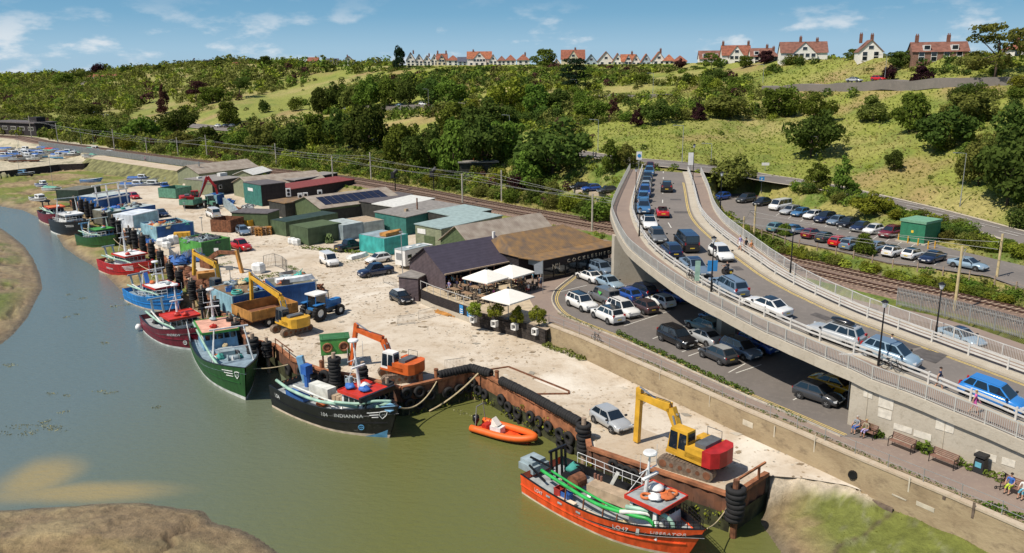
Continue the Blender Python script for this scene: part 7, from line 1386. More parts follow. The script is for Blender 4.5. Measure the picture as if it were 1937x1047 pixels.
pipe(t,[(.64*LB,hy(.64,.78),zt+1.5),(.75*LB,hy(.76,.6),zt+1.8),(.80*LB,hy(.83,.62),zt+1.5),(.84*LB,hy(.86,.5),zt+.8)],.15,'pipe_white');pipe(t,[(.66*LB,hy(.66,.70),zt+1.9),(.80*LB,hy(.80,.5),zt+2.0),(.855*LB,hy(.88,.5),zt+1.6),(.88*LB,hy(.9,.5),zt+.8)],.16,'pipe_pale')
mb=MB();M4=Mtx.Translation((.47*LB,.15,zt+.95))@Mtx.Rotation(.12,4,'Z');mb.box((0,0,0),(3.6,1.05,.75),0,0,M4);mb.build('hopper','tan_gutter',t);mb=MB();mb.cyl((.24*LB,-.3,zt+.65),(.24*LB,.7,zt+.65),.55,None,16);mb.build('riddle_drum','rust',t);mb=MB();mb.bar((.40*LB,.9,zt+.5),(.44*LB,1.2,zt+2.0),.5,.25);mb.build('conveyor','pipe_white',t)
mb=MB();mb.cyl((.36*LB,.5,zt),(.36*LB,.5,zt+1.0),.55,None,14);[mb.cyl((.36*LB+dx,.5,zt+1),(.36*LB+dx,.5,zt+1.7),.09)for dx in(-.3,0,.3)];mb.build('pump','antifoul_brown',t)
winch(t,.17*LB,.9,zt,'black_paint',1.2);gx=.07*LB;mb=MB()
for y in(-.2,.35,.9,1.3):mb.bar((gx+.3,y,zt),(gx+.2,y,zt+2.3),.14)
mb.bar((gx+.2,-.4,zt+2.3),(gx+.2,1.4,zt+2.3),.16);mb.bar((gx-1.4,-.8,zt+1.5),(gx+.3,0,zt+.9),.12);mb.bar((gx-1.2,-1.1,zt+1.0),(gx+.6,-1.2,zt+.4),.12);mb.build('stern_gallows','black_paint',t)
mb=MB();mb.box((-.5,-.3,1.55),(1.6,1.7,.55));mb.box((-.6,-.3,1.95),(1.3,1.4,.3));mb.build('dredge_head','steel_faded',t);lump(t,'net_heap',(.13*LB,1.5,zt+.5),(.6,.5,.45),'net_teal',9);lump(t,'rope_heap',(.64*LB,hy(.64,.6),zt+.25),(.7,.4,.35),'rope',10);lump(t,'rope_heap',(.70*LB,hy(.7,.55),zt+.3),(.6,.35,.4),'net_dark',11)
mb=MB();mb.box((.30*LB,hy(.3,.72),zt+.2),(1.6,.5,.12));mb.box((.52*LB,hy(.52,.72),zt+.18),(3.6,.45,.10));mb.build('deck_bench','boot_pale',t);guard(t,H,.12,.62,1,.9);guard(t,H,.84,.985,-1,.55,'black_paint');guard(t,H,.84,.985,1,.55,'black_paint')
for k in range(13):u=ru(.1,.64);lump(t,'deck_gear',(u*LB,ru(-.5,.75)*H.hb(u),zt+.12),(ru(.2,.6),ru(.2,.4),ru(.12,.4)),rnd.choice(('net_dark','rope','rust','steel_faded','house_white','antifoul_brown')),k)
mb=MB();[mb.bar((u*LB,hy(u,.8),zt),(u*LB,hy(u,.74),zt+1.15),.08)for u in(.3,.42,.54,.62)];mb.build('pipe_post','rust',t)
htx(t,H,'LO47',.16,.66,.40);htx(t,H,'LO47',.705,.70,.46);htx(t,H,'LIBERATOR',.895,.78,.31,space=1.15);mb=MB();p=H.pt(.815,.7,-1);mb.add([tuple(H.pt(a,k,-1)+Vec((0,-.03,0)))for a,k in((.775,.62),(.79,.62),(.79,.92),(.778,.92))],[(0,1,2,3)]);mb.build('bow_mark','house_white',t)
mb=MB();
for u in(.24,.33,.46):p=H.pt(u,.80,-1);mb.box((p.x,p.y-.02,p.z),(.4,.05,.12))
mb.build('scupper','steel_faded',t)
def loose(nm,lab,cat,p,fn,m,rz=0.,group=None,smooth=False):mb=MB();fn(mb);o=mb.build(nm,M(m)if isinstance(m,str)else[M(q)for q in m],None,smooth);o.location=p;o.rotation_euler=(0,0,rz);return tag(o,lab,cat,group)
def crate(mb,d=(.8,.5,.45)):
 x,y,z=d;e=.04
 mb.box((0,0,.03),(x,y,.05));[mb.box((0,s*(y/2-e/2),z/2),(x,e,z))for s in(-1,1)];[mb.box((s*(x/2-e/2),0,z/2),(e,y-2*e,z))for s in(-1,1)];[mb.box((s*(x/2),0,z-.05),(.03,y+.04,.08))for s in(-1,1)]
def onb(t,x,y,z):return t.matrix_basis@Vec((x,y,z))if False else Vec((t.location.x+x*cos(t.rotation_euler.z)-y*sin(t.rotation_euler.z),t.location.y+x*sin(t.rotation_euler.z)+y*cos(t.rotation_euler.z),t.location.z+z))
loose('fish_crate','red fish crate on the side deck of the orange boat','crate',onb(t,.235*LB,hy(.23,.62),zt+.05),lambda mb:crate(mb,(.6,.6,.7)),'crate_red',t.rotation_euler.z);loose('fish_crate','blue fish crate on the side deck of the orange boat','crate',onb(t,.28*LB,hy(.28,.6),zt+.05),lambda mb:crate(mb,(.8,.5,.6)),'crate_blue',t.rotation_euler.z)
# --- black boat at the dock
t,H=boat('black hulled fishing boat with a pale waterline and orange wheelhouse roof at the dock',(548,716),(754,770),5.6,(2.2,2.0,3.2),'hull_black','boot_pale','black_paint','deck_grey');LI_=H.L;zt=deckz(H,.4)
x0,x1,b_,z1=wheelhouse(t,H,.62,.80,2.0,.58,'house_white','trim_red','trim_red');mast(t,x0+.7,.1,z1,4.2,lean=-.5);hy=lambda u,k=.72:-H.hb(u)*k
for(u,v_,s_)in((.64,-.6,2),(.70,.3,3),(.74,-.3,5)):lump(t,'roof_gear',(u*LI_,v_,z1+.28),(.5,.45,.28),('house_white','net_orange','crate_blue')[s_%3],s_)
mb=MB();[mb.bar((x1+.1,y,deckz(H,.83)),(x1+.55,y,z1+.2),.12)for y in(-1.3,1.3)];mb.box((x1+.45,0,z1+.1),(.25,4.0,.45));mb.build('bow_gantry','hull_black',t)
pipe(t,[(.02*LI_,hy(.03,.7),zt+1.2),(.2*LI_,hy(.2,.78),zt+1.0),(.45*LI_,hy(.45,.78),zt+1.0),(.65*LI_,hy(.65,.72),zt+1.3),(.76*LI_,hy(.78,.66),zt+1.3)],.15,'pipe_pale');pipe(t,[(.18*LI_,hy(.18,.6),zt+1.2),(.5*LI_,hy(.5,.62),zt+1.15),(.62*LI_,hy(.62,.65),zt+1.3)],.10,'pipe_white');pipe(t,[(.62*LI_,hy(.62,.8),zt+1.5),(.78*LI_,hy(.78,.8),zt+1.8),(.86*LI_,hy(.88,.5),zt+2.0),(.92*LI_,.3,zt+1.9)],.13,'pipe_pale')
mb=MB();mb.bar((.22*LI_,.2,zt+.6),(.40*LI_,.2,zt+.6),1.0,1.2);mb.build('hopper','pipe_white',t);mb=MB();[mb.box((.46*LI_+k*.55,.1,zt+.45),(.45,1.0,.9))for k in range(3)];mb.build('fish_boxes','tan_gutter',t);mb=MB();mb.bar((.05*LI_,1.4,zt),(.02*LI_,1.1,zt+2.8),.5,.6);mb.build('stern_gallows','house_blue',t);mb=MB();mb.box((.10*LI_,.9,zt+1.8),(.8,.8,.9));mb.cyl((.10*LI_,.9,zt),(.10*LI_,.9,zt+1.6),.3);mb.build('power_block','crate_blue',t)
mb=MB();mb.box((-.5,0,1.3),(1.3,2.4,.4));[mb.bar((-1.1,y,1.0),(.2,y*.6,2.2),.08)for y in(-1.2,-.5,.4,1.1)];mb.build('dredge_head','rust',t);mb=MB();mb.cyl((.50*LI_,1.2,zt),(.50*LI_,1.2,zt+2.4),.22);mb.cyl((.47*LI_,1.2,zt),(.47*LI_,1.2,zt+2.1),.2);mb.build('deck_crane','steel_faded',t)
mb=MB();mb.bar((.12*LI_,hy(.15,.55),zt+.35),(.30*LI_,hy(.3,.55),zt+.35),.8,.5);mb.build('dinghy_cover','cover_blue',t);guard(t,H,.35,.62,1,.8);lump(t,'net_heap',(.42*LI_,hy(.42,.45),zt+.3),(.8,.4,.35),'net_orange',21);lump(t,'net_heap',(.56*LI_,hy(.56,.5),zt+.3),(.5,.35,.3),'house_white',22);BX('foredeck','house_blue',t,(.93*LI_,0,H.sh(.93)-.12),(1.4,1.3,.06));winch(t,.86*LI_,0,deckz(H,.86),'pipe_pale',1.1)
htx(t,H,'104',.10,.64,.60);htx(t,H,'104',.60,.66,.54);htx(t,H,'INDIANNA',.765,.70,.50,space=1.05);hull_bars(t,H,.87,.925,.88);hbd(t,H,.945,.78,.42,txt='M');[lump(t,'deck_gear',(ru(.15,.6)*LI_,ru(-.7,.7)*1.9,zt+.1),(ru(.25,.6),.35,ru(.15,.4)),rnd.choice(('net_dark','rope','rust','house_white','net_orange')),k)for k in range(11)];hbd(t,H,.84,.34,.26,shield=False,m='boot_blue');mb=MB();q=[H.pt(u,k,s)+Vec((0,s*.025,0))for s in(-1,)for u,k in((.86,.0),(.99,.0),(.995,.30),(.93,.12))];mb.add([tuple(p)for p in q],[(0,1,2,3)]);q=[Vec((p.x,-p.y,p.z))for p in q];mb.add([tuple(p)for p in q],[(3,2,1,0)]);mb.build('bow_boot','boot_blue',t)
# --- the row along the quay
def row_boat(lab,S,Bw,B,fr,hm,bm,deckm,roofm,trimm,wh=(.18,.40),gan=None,mst=3.2,wall='house_white',name=None,fixL=None,Lmin=10.5,pipes=True,seed=1,capm='black_paint'):
 t,H=boat(lab,S,Bw,B,fr,hm,bm,capm,deckm,Lmin,fixL=fixL);L=H.L
 x0,x1,b_,z1=wheelhouse(t,H,wh[0],wh[1],2.0,.62,wall,roofm,trimm)
 if mst:mast(t,x0+.5,0,z1,mst)
 if gan:gantry(t,H,*gan)
 zt=deckz(H,.55);rg=random.Random(seed)
 if pipes:pipe(t,[(.05*L,-H.hb(.05)*.7,zt+1.1),(.4*L,-H.hb(.4)*rg.uniform(.6,.8),zt+rg.uniform(.9,1.4)),(.72*L,-H.hb(.72)*.75,zt+1.3),(.80*L,-H.hb(.8)*.6,zt+.5)],.12,'pipe_pale');pipe(t,[(.1*L,-H.hb(.1)*.5,zt+1.2),(.5*L,-H.hb(.5)*.65,zt+1.1),(.66*L,-H.hb(.66)*.5,zt+.9)],.09,'pipe_white')
 winch(t,.62*L,.3,zt,rg.choice(('rust','steel_faded','house_blue')));mb=MB();mb.box((.52*L,0,zt+.35),(1.6,1.5,.7));mb.build('hatch',M(rg.choice(('deck_blue','steel_faded'))),t)
 for k in range(9):lump(t,'net_heap',(rg.uniform(.08,.8)*L,rg.uniform(-1.3,1.3),zt+.15),(rg.uniform(.2,.7),rg.uniform(.2,.5),rg.uniform(.15,.5)),rg.choice(('net_dark','net_orange','rope','house_white','net_teal')),rg.randint(0,99))
 for k in range(2):lump(t,'roof_gear',(lerp(x0,x1,rg.random()),rg.uniform(-.8,.8),z1+.25),(.4,.35,.25),rg.choice(('house_white','net_orange','trim_red','steel_faded')),rg.randint(0,99))
 mb=MB();mb.bar((.03*L,.6,zt),(-.3,.6,zt+2.2),.22);mb.bar((.03*L,-.6,zt),(-.3,-.6,zt+2.2),.22);mb.bar((-.3,-1,zt+2.2),(-.3,1,zt+2.2),.2);mb.build('stern_gallows',M(rg.choice(('house_blue','black_paint','steel_faded'))),t)
 if name:htx(t,H,*name)
 return t,H
t,H=row_boat('green fishing boat with white mast legs and a shield on its bow',(395,612),(464,697),6.0,(2.1,2.1,3.7),'hull_green','boot_white','deck_blue','roof_pink','trim_green',(.16,.38),(.70,3.6,'house_white',.75,-.9),3.6,'house_blue',None,seed=3);hull_bars(t,H,.86,.93,.86);hbd(t,H,.955,.75,.42,txt='OS');guard(t,H,.05,.3,-1,.9)
t,H=row_boat('maroon fishing boat crowded with gear beside the green one',(299,590),(376,620),5.4,(1.9,1.8,3.1),'hull_maroon','boot_white','deck_grey','trim_red','trim_red',(.48,.68),None,3.4,'house_white',('ANDREW',.80,.66,.42),seed=4);hbd(t,H,.90,.35,.25,shield=False);guard(t,H,.3,.5,1,.9);mb=MB();mb.blob((.02*H.L,-H.hb(0)-.3,.5),(.38,.38,.42),1,12,8,0,.04);mb.build('fender','house_white',t,True)
t,H=row_boat('bright blue fishing boat with a white roofed wheelhouse edged in red',(259,541),(342,556),5.0,(1.7,1.6,2.8),'hull_blue','boot_pale','deck_blue','house_white','trim_red',(.46,.70),(.40,3.9,'house_white',.7,.3),3.0,'house_blue',seed=5,capm='hull_blue');mb=MB();mb.bar((.22*H.L,.5,deckz(H,.2)),(.10*H.L,.8,3.6),.5,.5);mb.build('deck_crane','crate_blue',t);guard(t,H,.5,.9,-1,.8)
t,H=row_boat('red fishing boat with a white mast and red edged white wheelhouse',(209,486),(286,494),5.4,(2.0,2.0,3.2),'hull_red','boot_pale','deck_grey','house_white','trim_red',(.36,.64),None,5.2,'house_white',('RENEE MAY',.42,.58,.42),seed=6,capm='hull_red');hull_bars(t,H,.70,.84,.86,4)
t,H=row_boat('green fishing boat resting on the mud behind the red one',(163,440),(219,444),5.0,(2.4,2.4,3.4),'hull_green','boot_white','deck_grey','trim_green','hull_green',(.42,.66),(.44,3.8,'house_white',.8,.2),0,'house_blue',seed=7);guard(t,H,.45,.9,-1,.8)
t,H=row_boat('black fishing boat with a tall white gantry resting on the mud',(113,412),(163,418),5.2,(2.6,2.7,3.6),'hull_black','boot_white','deck_grey','house_white','house_white',(.30,.58),(.34,5.0,'house_white',.85,.2),0,'house_white',seed=8,pipes=False);hull_bars(t,H,.70,.85,.8,2);guard(t,H,.3,.9,-1,.8)
t,H=row_boat('small dark red fishing boat with orange roof, furthest along the quay',(88,396),(121,404),4.6,(2.2,2.2,3.0),'hull_maroon','boot_pale','deck_grey','buoy_orange','trim_red',(.40,.64),None,0,'house_white',seed=9)
# --- orange inflatable
a=P(903,803,WL+.4);b=P(1012,832,WL+.5);h=hdg(a,b);L=(b-a).length;ri=thing('inflatable_boat','orange rigid inflatable boat with white console below the tyre hung wall','boat',(a.x,a.y,WL),h)
q=sml([Vec((0,-.95,.42)),Vec((L*.5,-1.0,.45)),Vec((L*.8,-.75,.55)),Vec((L*.97,-.2,.68)),Vec((L*.97,.2,.68)),Vec((L*.8,.75,.55)),Vec((L*.5,1.0,.45)),Vec((0,.95,.42))],4);mat('rib_orange',(.72,.13,.02),.5,var=.1);mb=MB();mb.tube(q,.30,10);mb.build('tube','rib_orange',ri,True);mb=MB();mb.tube([p+Vec((0,0,-.16))for p in q],.2,8);mb.build('rubbing_strake','black_plastic',ri,True)
mb=MB();mb.prism([(0,-.8),(L*.6,-.8),(L*.9,-.15),(L*.9,.15),(L*.6,.8),(0,.8)],-.1,.22);mb.build('floor','hull_orange',ri);BX('seat','house_white',ri,(L*.36,0,.5),(1.1,.75,.6));mb=MB();mb.add([(L*.28,-.35,.7),(L*.28,.35,.7),(L*.40,.33,.9),(L*.40,-.33,.9),(L*.30,-.3,1.5),(L*.30,.3,1.5)],[(0,1,5,4),(3,4,5,2),(0,4,3),(1,2,5)]);mb.build('console_cover','canvas',ri);BX('fuel_box','trim_red',ri,(L*.17,0,.5),(.5,.8,.5))
mb=MB();mb.lathe([(.01,.95),(.28,.9),(.32,.5),(.25,.35),(.12,.1),(.1,-.5)],(-.15,0,.3),12);mb.build('outboard_motor','black_paint',ri,True);mb=MB();[mb.bar((.35,y,.3),(.3,y*.6,2.3),.05)for y in(-.8,.8)];mb.bar((.3,-.5,2.3),(.3,.5,2.3),.06);mb.build('a_frame','steel_grey',ri)
# --- small craft on the mud, the foreshore and in the boatyard
def small(lab,p,rz,L,B,hm,bm,cab=None,cover=None,mastH=0,group=None,up=0.):
 t=thing('small_boat',lab,'boat',(p[0],p[1],p[2]+up),rz,group);H=Hull(L,B,.8,.72,1.1,.7,2.2);hull_parts(t,H,hm,bm,'house_white' if hm!='hull_white' else 'hull_grey','deck_grey',10,.4)
 if cab:
  x0,x1=L*.42,L*.72;z=.45;b=B*.34;mb=MB();mb.add([(x0,-b,z),(x1,-b*.8,z),(x1,b*.8,z),(x0,b,z),(x0,-b*.9,z+1.25),(x1-.35,-b*.75,z+1.2),(x1-.35,b*.75,z+1.2),(x0,b*.9,z+1.25)],[(0,1,5,4),(1,2,6,5),(2,3,7,6),(3,0,4,7),(4,5,6,7)]);c_=mb.build('cabin',M(cab),t);mb=MB();mb.box((lerp(x0,x1,.4),0,z+.9),((x1-x0)*.62,b*1.86,.34));mb.box((x1-.2,0,z+.82),(.22,b*1.3,.36));mb.build('window','dark_glass',c_)
 if cover:mb=MB();mb.add([(0,-B*.42,.72),(L*.75,-B*.4,.85),(L*.75,B*.4,.85),(0,B*.42,.72),(.1,0,1.25),(L*.72,0,1.2)],[(0,1,5,4),(2,3,4,5),(1,2,5),(3,0,4)]);mb.build('cover',M(cover),t)
 if mastH:mb=MB();mb.cyl((L*.5,0,.3),(L*.5,0,mastH),.05,.03,6);mb.build('mast','steel_grey',t)
 if up>.3:mb=MB();[mb.box((L*k,0,-up/2-.25),(.25,1.2,up-.1))for k in(.25,.65)];mb.build('cradle','sleeper',t)
 return t
def onmud(u,v):p=P(u,v,-1.3);p.z=gz(p.x,p.y);return P(u,v,p.z)
for u,v,hh,L,B,hm,bm,cab,cov,mh,lab in[(72,352,-.6,5.5,2.2,'hull_dkblue','boot_white','house_white',None,0,'small blue and white cabin boat on the green marsh'),(85,360,-.4,6.5,2.4,'hull_grey','boot_white',None,'cover_green',9,'grey sailing boat with green cover and tall mast on the mud'),(64,378,-.7,7.5,2.8,'hull_grey','boot_pale','house_white',None,0,'grey hulled boat with white wheelhouse beside the creek'),(152,345,.25,6.0,1.9,'hull_blue','boot_white',None,None,0,'long low pale blue boat stranded on the marsh'),(228,354,.1,8.0,2.8,'hull_grey','boot_white','house_white','cover_blue',0,'grey boat with dark cabin windows, left of the three blue foreshore boats'),(252,354,.15,9.0,3.0,'hull_dkblue','boot_white','house_white',None,0,'dark blue workboat with white cabin on the foreshore'),(242,342,.15,7.0,2.4,'hull_dkblue','boot_white','house_white','cover_blue',0,'dark blue boat behind the workboat on the foreshore'),(290,338,.2,5.0,1.8,'hull_grey','boot_white',None,None,0,'grey open boat by the concrete slope, the left one'),(312,345,.2,5.0,1.8,'hull_grey','boot_white',None,'cover_blue',0,'grey open boat with blue cover by the concrete slope'),(326,346,.1,5.5,1.8,'hull_dkblue','boot_white',None,None,0,'dark open boat nearest the lime green skip'),(270,345,.2,4.6,1.7,'hull_white','boot_white',None,None,0,'small white open boat behind the workboat')]:
 small(lab,onmud(u,v),hh,L,B,hm,bm,cab,cov,mh,None,.0)
yard=[(8,296,'hull_white','house_white',None),(22,300,'hull_dkblue','house_white','cover_blue'),(2,306,'hull_grey',None,'cover_blue'),(36,292,'hull_white','house_white',None),(34,302,'hull_white','house_white',None),(18,310,'hull_grey','wood_brown',None),(58,300,'hull_white','house_white','cover_blue'),(62,291,'hull_white',None,'cover_blue'),(52,308,'hull_white','house_white',None),(86,286,'hull_white',None,'trim_red'),(98,288,'hull_white',None,'cover_blue'),(106,294,'hull_white','house_white','cover_blue'),(112,286,'hull_white','house_white',None),(124,298,'hull_black','house_white',None),(140,290,'hull_white',None,'cover_blue'),(152,296,'hull_white','house_white',None),(150,286,'hull_grey',None,'cover_green'),(165,284,'hull_white','house_white','cover_green'),(174,292,'hull_white','house_blue',None),(186,296,'hull_blue','house_white',None),(160,303,'hull_white',None,None),(196,302,'hull_grey',None,'cover_blue'),(72,282,'hull_dkblue',None,'cover_blue'),(46,285,'hull_white',None,None),(-14,302,'hull_white','house_white',None),(-30,296,'hull_white',None,'cover_blue')]
words_={'hull_white':'white','hull_dkblue':'dark blue','hull_grey':'grey','hull_black':'black','hull_blue':'pale blue'}
yard=[(u,302-(302-v)*.75,a,b,c_)for u,v,a,b,c_ in yard]+[(ru(-25,212),ru(288,304),rnd.choice(('hull_white','hull_white','hull_dkblue','hull_grey')),rnd.choice(('house_white',None)),rnd.choice(('cover_blue',None,None,'cover_green')))for _ in range(26)]
for i,(u,v,hm,cab,cov)in enumerate(yard):
 p=P(u,v,.3);near='by the wall' if v>299 else('mid row' if v>291 else 'back row');small(f'{words_[hm]} boat'+(' with cabin' if cab else '')+(f' under {cov.split("_")[-1] if cov != "trim_red" else "red"} cover' if cov else '')+f' propped up in the boatyard, {near}',p,ru(-.6,.5),ru(5,7.5),ru(2.0,2.6),hm,rnd.choice(('boot_blue','boot_pale','antifoul_brown')),cab,cov,rnd.choice((0,0,0,8))if i%3 else 0,'boats propped up in the boatyard',.7)
small('black hulled boat moored against the dark boatyard wall at the left edge',P(8,333,-1.2),.1,9,3,'hull_black','hull_black','house_blue',None,7)
yw=[P(u,v,.3)for u,v in[(-260,352),(30,324),(110,314),(160,312),(228,301)]];bw=thing('boatyard_wall','dark timber wall holding up the boatyard above the marsh','wall',tuple(yw[0]));mb=MB();vwall(mb,[p-yw[0]-Vec((0,.2,.3))for p in yw],-2.0,.45);mb.build('planking','black_timber',bw)
# ================================================================ quay walls, piles, tyres
mat('rust_piling',(.20,.085,.045),.9,.1,var=.5,scale=1.2,bump=.5,col2=(.09,.05,.035));mat('slime',(.040,.042,.018),.8,var=.6,scale=1.5,bump=.7);mat('rust_orange',(.30,.12,.055),.9,var=.4,scale=1.5,bump=.4)
def qwall(lab,pts,m,name='quay_wall',z1=.25,band=True,step=1.1):
 o=pts[0];t=thing(name,lab,'quay wall',tuple(o));Q=[Vec((p.x,p.y,0))-Vec((o.x,o.y,0))for p in pts];out=ofl(Q,-.10)
 mb=MB();ps=along(Q,step/2)
 for k,((p,h),(q,h2))in enumerate(zip(ps,ps[1:])):
  n=Vec((sin(h),-cos(h),0));d0=n*(.08+.14*(k//1%2));d1=n*(.08+.14*((k+1)%2));mb.quad(*[tuple(v)for v in(p+d0+Vec((0,0,-3.3)),q+d1+Vec((0,0,-3.3)),q+d1+Vec((0,0,z1)),p+d0+Vec((0,0,z1)))])
 mb.build('sheet_piling',M(m),t);mb=MB();[mb.bar(a+Vec((0,0,z1-.03)),b+Vec((0,0,z1-.03)),.42,.22)for a,b in zip(out,out[1:])];mb.build('capping_beam','rust_orange',t)
 if band:mb=MB();ol=ofl(Q,-.26);strip(mb,[p+Vec((0,0,-3.3))for p in ol],[p+Vec((0,0,-1.15))for p in ol]);mb.build('slime_band','slime',t)
 return t
qwall('long rusty quay wall behind the row of moored fishing boats',QUAY_EDGE,'rust_piling');qwall('rusty dock wall behind the black hulled boat',DOCK[:6],'rust_piling');qwall('orange rusted dock wall hung with tyres above the inflatable',DOCK[5:],'rust_orange');qwall('stained jetty wall with a rusty beam behind the orange red boat',JETTY[:3],'rust_piling');qwall('short end wall of the jetty facing the weedy bank',JETTY[2:],'rust_piling')
tyre_me=None
def mk_tyre():
 mb=MB();mb.lathe([(.26,-.13),(.44,-.15),(.52,-.09),(.52,.09),(.44,.15),(.26,.13),(.24,0),(.26,-.13)],(0,0,0),16);return mb.mesh('tyre',[M('tyre_rubber')],True)
tyre_me=mk_tyre();pile_me={}
def pile(p,z0,z1,n,ts=1.0,lab='',stack0=None,m='sleeper'):
 t=thing('tyre_pile',lab,'mooring pile',(p.x,p.y,z0),ru(0,3),'mooring piles sleeved in old tyres');h=z1-z0;mb=MB();mb.cyl((0,0,0),(0,0,h),.20*ts,.17*ts,9);mb.build('pile',M(m),t);s0=(stack0 if stack0 is not None else z1-.3-n*.29*ts)-z0
 for k in range(n):
  o=bpy.data.objects.new('tyre',tyre_me);COL.objects.link(o);o.parent=t;q=ts*ru(.92,1.06);o.scale=(q,q,ts);o.location=(ru(-.06,.06),ru(-.06,.06),s0+k*.285*ts);o.rotation_euler=(ru(-.06,.06),ru(-.06,.06),ru(0,3))
for i,(u,v,vt,lab)in enumerate([(147,392,372,'tyre sleeved pile furthest along the quay'),(160,399,375,'tyre sleeved pile second from the far end of the quay'),(171,406,378,'tyre sleeved pile beside the stern of the mud bound green boat'),(182,412,382,'rusty tyre sleeved pile by the grey olive store, leftmost'),(194,418,388,'tyre sleeved pile by the grey olive store, middle one'),(206,428,400,'tyre sleeved pile by the grey olive store, rightmost'),(222,438,408,'tyre sleeved pile between the green and red boats, left'),(233,444,414,'tyre sleeved pile between the green and red boats, right'),(252,455,428,'tyre sleeved pile behind the red boat mast'),(262,462,432,'tall tyre sleeved pile right of the red boat mast'),(278,474,442,'tyre sleeved pile beside the blue drums'),(295,486,455,'tyre sleeved pile beside the white sacks'),(312,500,470,'tyre sleeved pile at the end of the palisade scrap fence'),(330,520,492,'tyre sleeved pile under the old yellow digger arm, left'),(348,536,506,'tyre sleeved pile under the old yellow digger arm, right'),(372,556,525,'tyre sleeved pile behind the maroon boat'),(392,574,540,'tyre sleeved pile by the weathered blue container, left'),(418,596,560,'tyre sleeved pile by the weathered blue container, middle'),(446,622,592,'tyre sleeved pile in front of the orange trailer, left'),(456,632,600,'tyre sleeved pile in front of the orange trailer, right'),(487,652,640,'fat tyre stack on the quay beside the green boat'),(514,660,646,'thin tyre sleeved pile left of the rusty railing')]):
 p=P(u,v,0)+Vec((-.35,-.45,0));hgt=max(1.4,(v-vt)*mpp(p)*1.1);pile(p,-3.2,hgt,int((hgt+.5)/.3),1.0 if u!=487 else 1.35,lab)
pile(P(640,712,0)+Vec((-.2,-.6,0)),-3.2,2.6,8,1.15,'tall tyre sleeved pile in front of the green winch house');pile(P(690,722,0)+Vec((0,-.6,0)),-3.2,2.2,7,1.0,'tyre sleeved pile under the orange digger arm');pile(P(735,742,0)+Vec((0,-.5,0)),-3.2,1.6,7,1.05,'tyre sleeved pile beside the black boat wheelhouse');pile(P(1104,832,0)+Vec((.0,-.1,0)),-3.2,1.9,7,1.15,'thick tyre stack at the corner by the silver blue car');pile(P(1384,946,0)+Vec((.1,-.5,0)),-3.2,1.75,7,1.25,'big tyre sleeved pile at the end of the jetty',None,'rust')
for u,v in((797,724),(826,716),(940,720),(610,700)):p=P(u,v,0)+Vec((0,-.3,0));o=thing('mooring_post','rusty steel mooring post '+{797:'left of the tyre roll, the farther one',826:'at the left end of the tyre roll',940:'between the two tyre rolls',610:'beside the green winch house'}[u],'mooring post',(p.x,p.y,-3.2));mb=MB();mb.cyl((0,0,0),(0,0,4.2),.2,.2,10);mb.build('post','rust_orange',o);mb=MB();mb.cyl((0,0,4.2),(0,0,4.28),.24,.2,10);mb.build('cap','rust',o)
def roll(lab,pts,z):
 t=thing('tyre_roll',lab,'tyre fender',(pts[0].x,pts[0].y,z));q=[p-pts[0]for p in pts]
 for p,h in along(q,.30):
  o=bpy.data.objects.new('tyre',tyre_me);COL.objects.link(o);o.parent=t;o.location=(p.x,p.y,.35);o.rotation_euler=(0,pi/2+ru(-.05,.05),h);s=ru(.78,.86);o.scale=(s,s,1.05)
 mb=MB();[mb.cyl(a+Vec((0,0,.35)),b+Vec((0,0,.35)),.1)for a,b in zip(q,q[1:])];mb.build('core_pipe','rust',t)
roll('roll of tyres along the top of the dock wall left of the corner',[P(u,v,.2)for u,v in[(832,716),(892,703),(930,714)]],.2);roll('long roll of tyres along the top of the dock wall towards the silver blue car',[P(u,v,.2)for u,v in[(950,728),(1000,753),(1098,808)]],.2)
def tyre_hang(u,v,line,z,lab,ts=1.0):
 best=min(((abs(pix(*(line[i].lerp(line[i+1],f)).to_tuple()[:2],z)[0]-u),line[i].lerp(line[i+1],f),hdg(line[i],line[i+1]))for i in range(len(line)-1)for f in np.linspace(0,1,60)),key=lambda k:k[0]);p=best[1];h=best[2];n=Vec((sin(h),-cos(h),0))*.42
 zz=z+(pix(p.x+n.x,p.y+n.y,z)[1]-v)*mpp((p.x,p.y,z))*1.06;o=bpy.data.objects.new('hanging_tyre',tyre_me);COL.objects.link(o);o.location=(p.x+n.x,p.y+n.y,zz);o.rotation_euler=(pi/2+ru(-.1,.1),0,h);o.scale=(ts,ts,ts);tag(o,lab,'tyre','old tyres hung on the dock wall')
for u,v,ts in[(765,745,1.1),(790,742,1.1),(810,748,1.0),(770,764,1.0),(790,766,1.0),(843,744,1.15),(864,737,1.05),(882,734,1.0)]:tyre_hang(u,v,DOCK[4:7],-.6,'old tyre hung on the dock wall between the black boat and the corner',ts)
for u,v,ts in[(898,723,1.0),(909,739,1.0),(923,746,1.0),(925,770,.9),(955,757,1.1),(969,771,1.05),(986,782,1.1),(970,791,.9),(985,800,.9),(1010,789,1.05),(1026,798,1.0),(1045,808,1.0),(1025,822,.9),(1066,822,1.1),(1083,830,1.15),(1066,841,.9),(1083,850,1.0)]:tyre_hang(u,v,DOCK[6:],-.6,'old tyre hung on the orange rusted wall above the inflatable',ts)
for u,v,ts in[(1165,880,.9),(1178,888,.85),(1190,892,.85),(1205,897,.85)]:tyre_hang(u,v,JETTY[1:3],-.9,'old tyre lying against the jetty wall beside the orange red boat',ts)
for u,v in[(577,705),(552,700),(620,712)]:tyre_hang(u,v,DOCK[:4],-.4,'old tyre hung on the wall behind the black boat stern',1.25)
